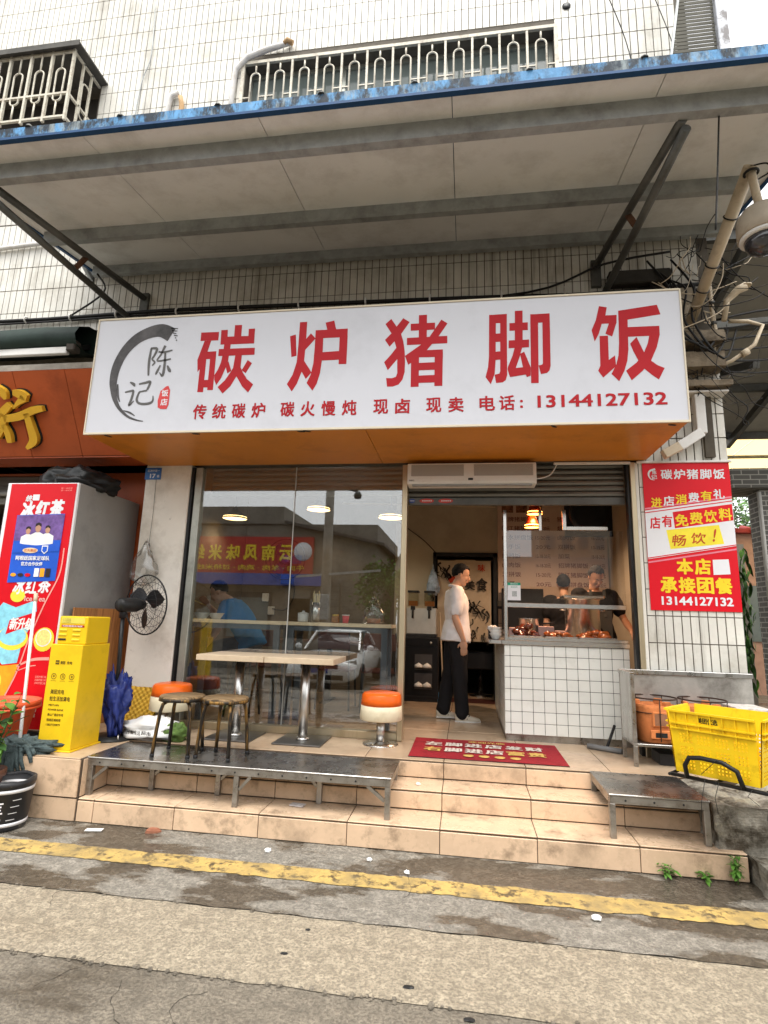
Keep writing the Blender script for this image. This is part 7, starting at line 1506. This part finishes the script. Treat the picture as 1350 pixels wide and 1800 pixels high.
gb = thing('brick_house', 'grey brick house with a projecting brick lintel across the alley', 'house', (6, 5, 0)); B().box(-1.60, 3, 0, .35, 0, 3.55).obj('wall', BRK, gb); B().box(-2.02, 3, -.12, .55, 3.552, 3.85).obj('lintel', BRK, gb)
B().tube([(-1.62, -.03, 1.9), (-1.62, -.03, 3.5)], .03, 8).obj('drainpipe', WPLAST, gb); B().tube([(-1.62, -.03, 1.9), (-1.5, -.05, 1.85)], .03, 8).obj('drainpipe', WPLAST, gb); B().box(-1.0, 0, -.03, 0, .8, 2.2).obj('window', WINGL, gb); B().box(-1.05, .05, -.05, -.0305, .75, .8).obj('sill', CONC, gb)
ph = thing('pink_house', 'salmon pink house with red roof edge at the alley end', 'house', (6, 10.5, 0)); B().box(-4, 6, 0, 4, 0, 3.75).obj('wall', M('salmon_wall', (.50, .30, .22), .85, var=.15, scale=6, dirt='b8a088', damt=.6, dscale=22, dlo=.66, dhi=.7), ph)
rf = B().box(-4.1, 6.1, -.2, 4.2, 3.752, 3.85).obj('roof', M('red_roof', (.30, .04, .035), .6, var=.2), ph)
for k in range(24): B().tube([(-4+.4*k, -.25, 3.80), (-4+.4*k, 0.3, 3.95)], .06, 8).obj('ridge_tile', M('red_roof'), rf)
B().box(-.2, 1.2, -.03, 0, 1.2, 2.5).obj('window', WINGL, ph)
bt2 = thing('back_tree', 'dark leafy tree showing above the pink house roof', 'tree', (7.6, 14.8, 0))
def tree_crown(o, cz_, rx, rz, n, seed, mats, lsz=.16, cl=26):
    r = random.Random(seed); b = B()
    for c in range(cl):
        d = Vector((r.gauss(0, 1), r.gauss(0, 1), r.gauss(0, 1))).normalized()*r.random()**.4; cc_ = Vector((d.x*rx, d.y*rx, cz_+d.z*rz)); cr2 = rx*r.uniform(.22, .42)
        for k in range(n//cl):
            p = cc_+Vector((r.gauss(0, .5), r.gauss(0, .5), r.gauss(0, .4)))*cr2; a = Vector((r.uniform(-1, 1), r.uniform(-1, 1), r.uniform(-1, .3))).normalized()*lsz*r.uniform(.6, 1.2); s = a.orthogonal().normalized()*lsz*.28
            b.cur = r.randrange(len(mats)); b.add([p, p+a*.5+s, p+a, p+a*.5-s], [(0, 1, 2, 3)])
    b.cur = 0; return link('crown', b.mesh('crown', mats, fix=False), o)
B().tube([(0, 0, 0), (.1, 0, 2), (0, .1, 4), (.2, 0, 5.5)], [.2, .16, .12, .05], 10).obj('trunk', M('bark', (.10, .07, .05), .9, var=.3), bt2); tree_crown(bt2, 5.4, 1.8, 1.5, 2600, 3, [LEAF, LEAFD])
hv = thing('hanging_vine', 'dark vine trailing down the wall behind the red poster', 'vine', (4.55, 7.0, .0)); VL = [leaf_mesh(.2, .06, LEAFD, .8), leaf_mesh(.16, .05, LEAF, .9)]
B().box(-.1, .5, .02, .1, 0, 3.0).obj('support', CONC, hv)
for s in range(7):
    x0 = rr.uniform(0, .35); pts = [(x0+rr.uniform(-.1, .1), -.1+rr.uniform(-.1, .05), 2.7-.4*i) for i in range(6)]; B().tube(pts, .01, 5).obj('stem', LEAFD, hv)
    for p in pts:
        for q in range(7): link('leaf', VL[rr.randrange(2)], hv, Vector(p)+Vector((rr.uniform(-.15, .15), rr.uniform(-.1, .02), rr.uniform(-.2, .2))), (rr.uniform(-.5, .5), rr.uniform(.4, 1.4), rr.uniform(0, 6.28)))
# ------------------------------------------------------------------ the opposite side of the street (seen in the window glass)
oz = -.3
ob = thing('opposite_building', 'long low grey building across the street mirrored in the window', 'building', (-9, -13, oz)); OW = M('opposite_wall', (.20, .18, .15), .85, var=.25, scale=1.5)
B().box(-16, 5.9, -6, 0, 0, 5.1).obj('wall', OW, ob); B().box(-16.1, -3, -6.1, .1, 5.101, 5.5).obj('parapet', CONC, ob); B().box(-2.9, 2.4, -6.1, .1, 5.101, 5.75).obj('parapet', OW, ob); B().add([(2.5, .3, 5.1), (6.2, .3, 4.3), (6.2, -6, 4.3), (2.5, -6, 5.1), (2.5, .3, 5.2), (6.2, .3, 4.4), (6.2, -6, 4.4), (2.5, -6, 5.2)], [(0, 1, 2, 3), (7, 6, 5, 4), (0, 4, 5, 1), (1, 5, 6, 2), (2, 6, 7, 3), (3, 7, 4, 0)]).obj('roof', M('dark_tiles', (.09, .08, .07), .8, var=.3), ob)
for k in range(9):
    x = -15+2.2*k; w_ = B().box(x, x+1.7, .0, .04, .2, 2.6).obj('shop_front', M('dark_shopfront', (.06, .055, .05), .4, var=.4), ob); B().box(x+.1, x+1.6, .041, .05, 1.0, 2.4).obj('pane', WINGL, w_)
for k in range(5): B().box(-14+3*k, -12.8+3*k, .0, .03, 4.3, 5.0).obj('window', WINGL, ob)
rs_ = thing('red_shop_sign', 'red shop sign with yellow characters across the street', 'signboard', (-7.5, -12.85, 2.95)); B().box(-2.6, 2.1, -.1, .02, 0, 1.35).obj('panel', M('sign_dark_red', (.42, .035, .03), .5, var=.1), rs_)
xm = lambda p: Vector((-p.x, .03+p.y*-1, p.z))
for i, c in enumerate('云南风味米线'): text(c, YELV, rs_, (-1.0+.68*i-.36, -1.0+.68*i+.16, .48, 1.06), 0, .03, .003, xf=xm, name='letter')
text('牛肉 · 羊肉 · 鸡肉 · 过桥米线', YELV, rs_, (-1.8, 2.3, .12, .32), 0, .01, .003, xf=xm, name='letter')
B().lathe([(.34, 0), (.34, .01), (.0001, .01)], 24, mat=Matrix.Translation((1.72, .021, .82)) @ Matrix.Rotation(R(-90), 4, 'X')).obj('badge', WHITEV, rs_)
box('awning_valance', M('valance_blue', (.05, .09, .35), .7), rs_, -2.6, 2.7, -.05, .5, -.42, -.02)
for k in range(3): box('roller_door', SHUT, ob, 2.6+1.05*k, 3.55+1.05*k, .0, .05, .2, 3.0)
up_ = thing('utility_pole', 'concrete utility pole across the street mirrored in the glass', 'pole', (-3.95, -9.2, oz)); B().lathe([(.17, 0), (.11, 7.5), (.0001, 7.5)], 14).obj('shaft', CONC, up_); B().bar((-.9, 0, 2.9), (1.6, .2, 3.1), .06, .06).obj('arm', GALV, up_); B().box(-.25, .15, .12, .3, 1.7, 2.4).obj('meter_box', GALV, up_, bevel=.01); B().bar((-.8, 0, 6.9), (.8, 0, 6.9), .08, .08).obj('crossarm', GALVD, up_); B().lathe([(.1, 0), (.12, .1), (.06, .2)], 14, (.85, .1, 5.2)).obj('lamp_dome', BLKPL, up_); B().tube([(0, 0, 5.6), (.5, .05, 5.5), (.85, .1, 5.4)], .03, 8).obj('lamp_arm', BLACK, up_)
for k, (x, z_) in enumerate(((-9, 6.2), (-14, 6.4), (4, 6.0), (9, 6.5), (2, 5.4))): cable('cable', [(-3.95, -9.2, 6.5-.1*k), ((x-3.95)/2, -9.4, 6.0-.1*k), (x, -9.8, z_)], .012, 'street cable strung from the utility pole over the road', CABM, 5, group='street cables')
at = thing('apartment_tower', 'tall beige apartment tower far behind the opposite roofs', 'building', (18, -62, oz)); TW = M('tower_wall', (.40, .32, .24), .8, var=.06)
B().box(-9, 9, -8, 0, 0, 27).obj('wall', TW, at)
for i in range(9):
    for j in range(8): wn_ = B().box(-8.2+1.9*i, -7.1+1.9*i, .0, .1, 1.5+3.1*j, 3.1+3.1*j).obj('window', WINGL, at)
B().box(-4, 4, -6, -1, 27, 30).obj('stair_head', TW, at)
a2 = copy_tree(at); a2.location = (-2, -85, oz); a2['label'] = 'second beige apartment tower farther off between the street roofs'; a2.scale = (.7, 1, .55); a2['group'] = 'apartment towers'; at['group'] = 'apartment towers'
lb = thing('opposite_shed', 'low tile-roofed shed across the street beyond the parked car', 'building', (5, -14.5, oz)); B().box(-7.5, 12, -5, 0, 0, 3.2).obj('wall', OW, lb); B().add([(-7.8, .5, 3.1), (12.3, .5, 3.1), (12.3, -3, 4.6), (-7.8, -3, 4.6), (-7.8, -6, 3.1), (12.3, -6, 3.1)], [(0, 1, 2, 3), (3, 2, 5, 4), (0, 3, 4), (1, 5, 2)]).obj('roof', M('dark_tiles'), lb); [B().box(-6.5+2.5*k, -5+2.5*k, 0, .05, .9, 2.4).obj('window', WINGL, lb) for k in range(7)]
for k, (x, y, s, l) in enumerate(((-2.3, -11.6, 1.0, 'leafy street tree across the road beside the utility pole'), (7.5, -12.5, 1.3, 'broad leafy street tree in front of the low shed'))):
    t_ = thing('street_tree', l, 'tree', (x, y, oz)); B().tube([(0, 0, 0), (.05, 0, 1.2*s), (.0, .1, 2.0*s), (.15, 0, 3*s)], [.12*s, .1*s, .08*s, .03], 10).obj('trunk', M('bark'), t_); tree_crown(t_, 2.7*s, 1.1*s, .95*s, 2200, 9+k, [LEAF, LEAFD], .15)
# parked white car
def car():
    o = thing('parked_car', 'white parked saloon car facing the shop from across the street', 'car', (-3.45, -9.2, oz)); CW = M('car_white', (.72, .72, .70), .2, var=.02, coat=.8); CG = M('car_glass', (.03, .035, .035), .05); CB = M('car_black', (.015, .015, .015), .4)
    def loft_y(name, sec, mat, par=o, n=28, e=3.6):
        b = B()
        for y, hw, z0, z1 in sec:
            for j in range(n):
                t = 2*math.pi*j/n; c, s = math.cos(t), math.sin(t); k = (abs(c)**e+abs(s)**e)**(-1/e); b.v.append((hw*c*k, y, (z0+z1)/2+(z1-z0)/2*s*k))
        K = len(sec)
        for f in [(i*n+j, i*n+(j+1) % n, (i+1)*n+(j+1) % n, (i+1)*n+j) for i in range(K-1) for j in range(n)]+[tuple(range(n)), tuple(range(K*n-1, (K-1)*n-1, -1))]: b.f.append(list(f)); b.m.append(0); b.sm.append(True)
        return b.obj(name, mat, par)
    body = loft_y('body', [(2.25, .70, .28, .62), (2.18, .82, .22, .72), (1.95, .88, .20, .80), (1.4, .90, .20, .88), (.9, .91, .20, .94), (-.6, .92, .20, .96), (-1.6, .91, .22, .98), (-2.15, .86, .26, .94), (-2.28, .76, .34, .84)], CW)
    loft_y('cabin', [(1.02, .74, .90, .93), (.55, .70, .90, 1.20), (.25, .68, .90, 1.36), (-.1, .67, .90, 1.42), (-.8, .66, .90, 1.40), (-1.25, .66, .90, 1.24), (-1.75, .68, .90, .98)], CG); loft_y('roof', [(.28, .60, 1.36, 1.40), (.0, .62, 1.39, 1.455), (-.7, .61, 1.38, 1.44), (-1.0, .58, 1.34, 1.37)], CW)
    for s in (-1, 1):
        B().bar((s*.73, 1.0, .93), (s*.61, .26, 1.39), .05, .05).obj('pillar', CW, o); B().bar((s*.70, -1.6, 1.0), (s*.60, -.98, 1.36), .07, .05).obj('pillar', CW, o)
        b = B(); ellipsoid(b, (s*.98, .75, 1.0), [(.10, 0, 0), (0, .06, 0), (0, 0, .07)]); m_ = b.obj('mirror', CW, o)
        h_ = B().add([(s*.86, 1.98, .66), (s*.84, 1.99, .76), (s*.50, 2.185, .70), (s*.48, 2.215, .62), (s*.86, 1.9, .66), (s*.84, 1.9, .76), (s*.5, 2.1, .70), (s*.48, 2.1, .62)], [(0, 1, 2, 3), (7, 6, 5, 4), (0, 4, 5, 1), (1, 5, 6, 2), (2, 6, 7, 3), (3, 7, 4, 0)]).obj('headlight', M('headlight_glass', (.5, .52, .53), .1, metal=.5), o)
        for y in (1.42, -1.38):
            w_ = B().lathe([(.20, -.1), (.31, -.1), (.325, -.08), (.325, .08), (.31, .1), (.20, .1)], 28, mat=Matrix.Translation((s*.84, y, .325)) @ Matrix.Rotation(R(90), 4, 'Y')).obj('wheel', CB, o); B().lathe([(.0001, .06), (.06, .07), (.2, .05), (.2, -.05)], 20, mat=Matrix.Translation((s*.85, y, .325)) @ Matrix.Rotation(R(90)*s, 4, 'Y')).obj('rim', STEEL, w_)
    B().box(-.46, .46, 2.16, 2.262, .56, .66).obj('grille', CB, o, bevel=.01); B().box(-.6, .6, 2.14, 2.258, .30, .42).obj('intake', CB, o, bevel=.01); B().box(-.22, .22, 2.255, 2.275, .46, .56).obj('number_plate', M('plate_blue', (.02, .06, .3), .4), o, bevel=.003)
    B().bar((-.1, .62, 1.16), (.25, .9, 1.0), .01, .015).obj('wiper', CB, o)
car()
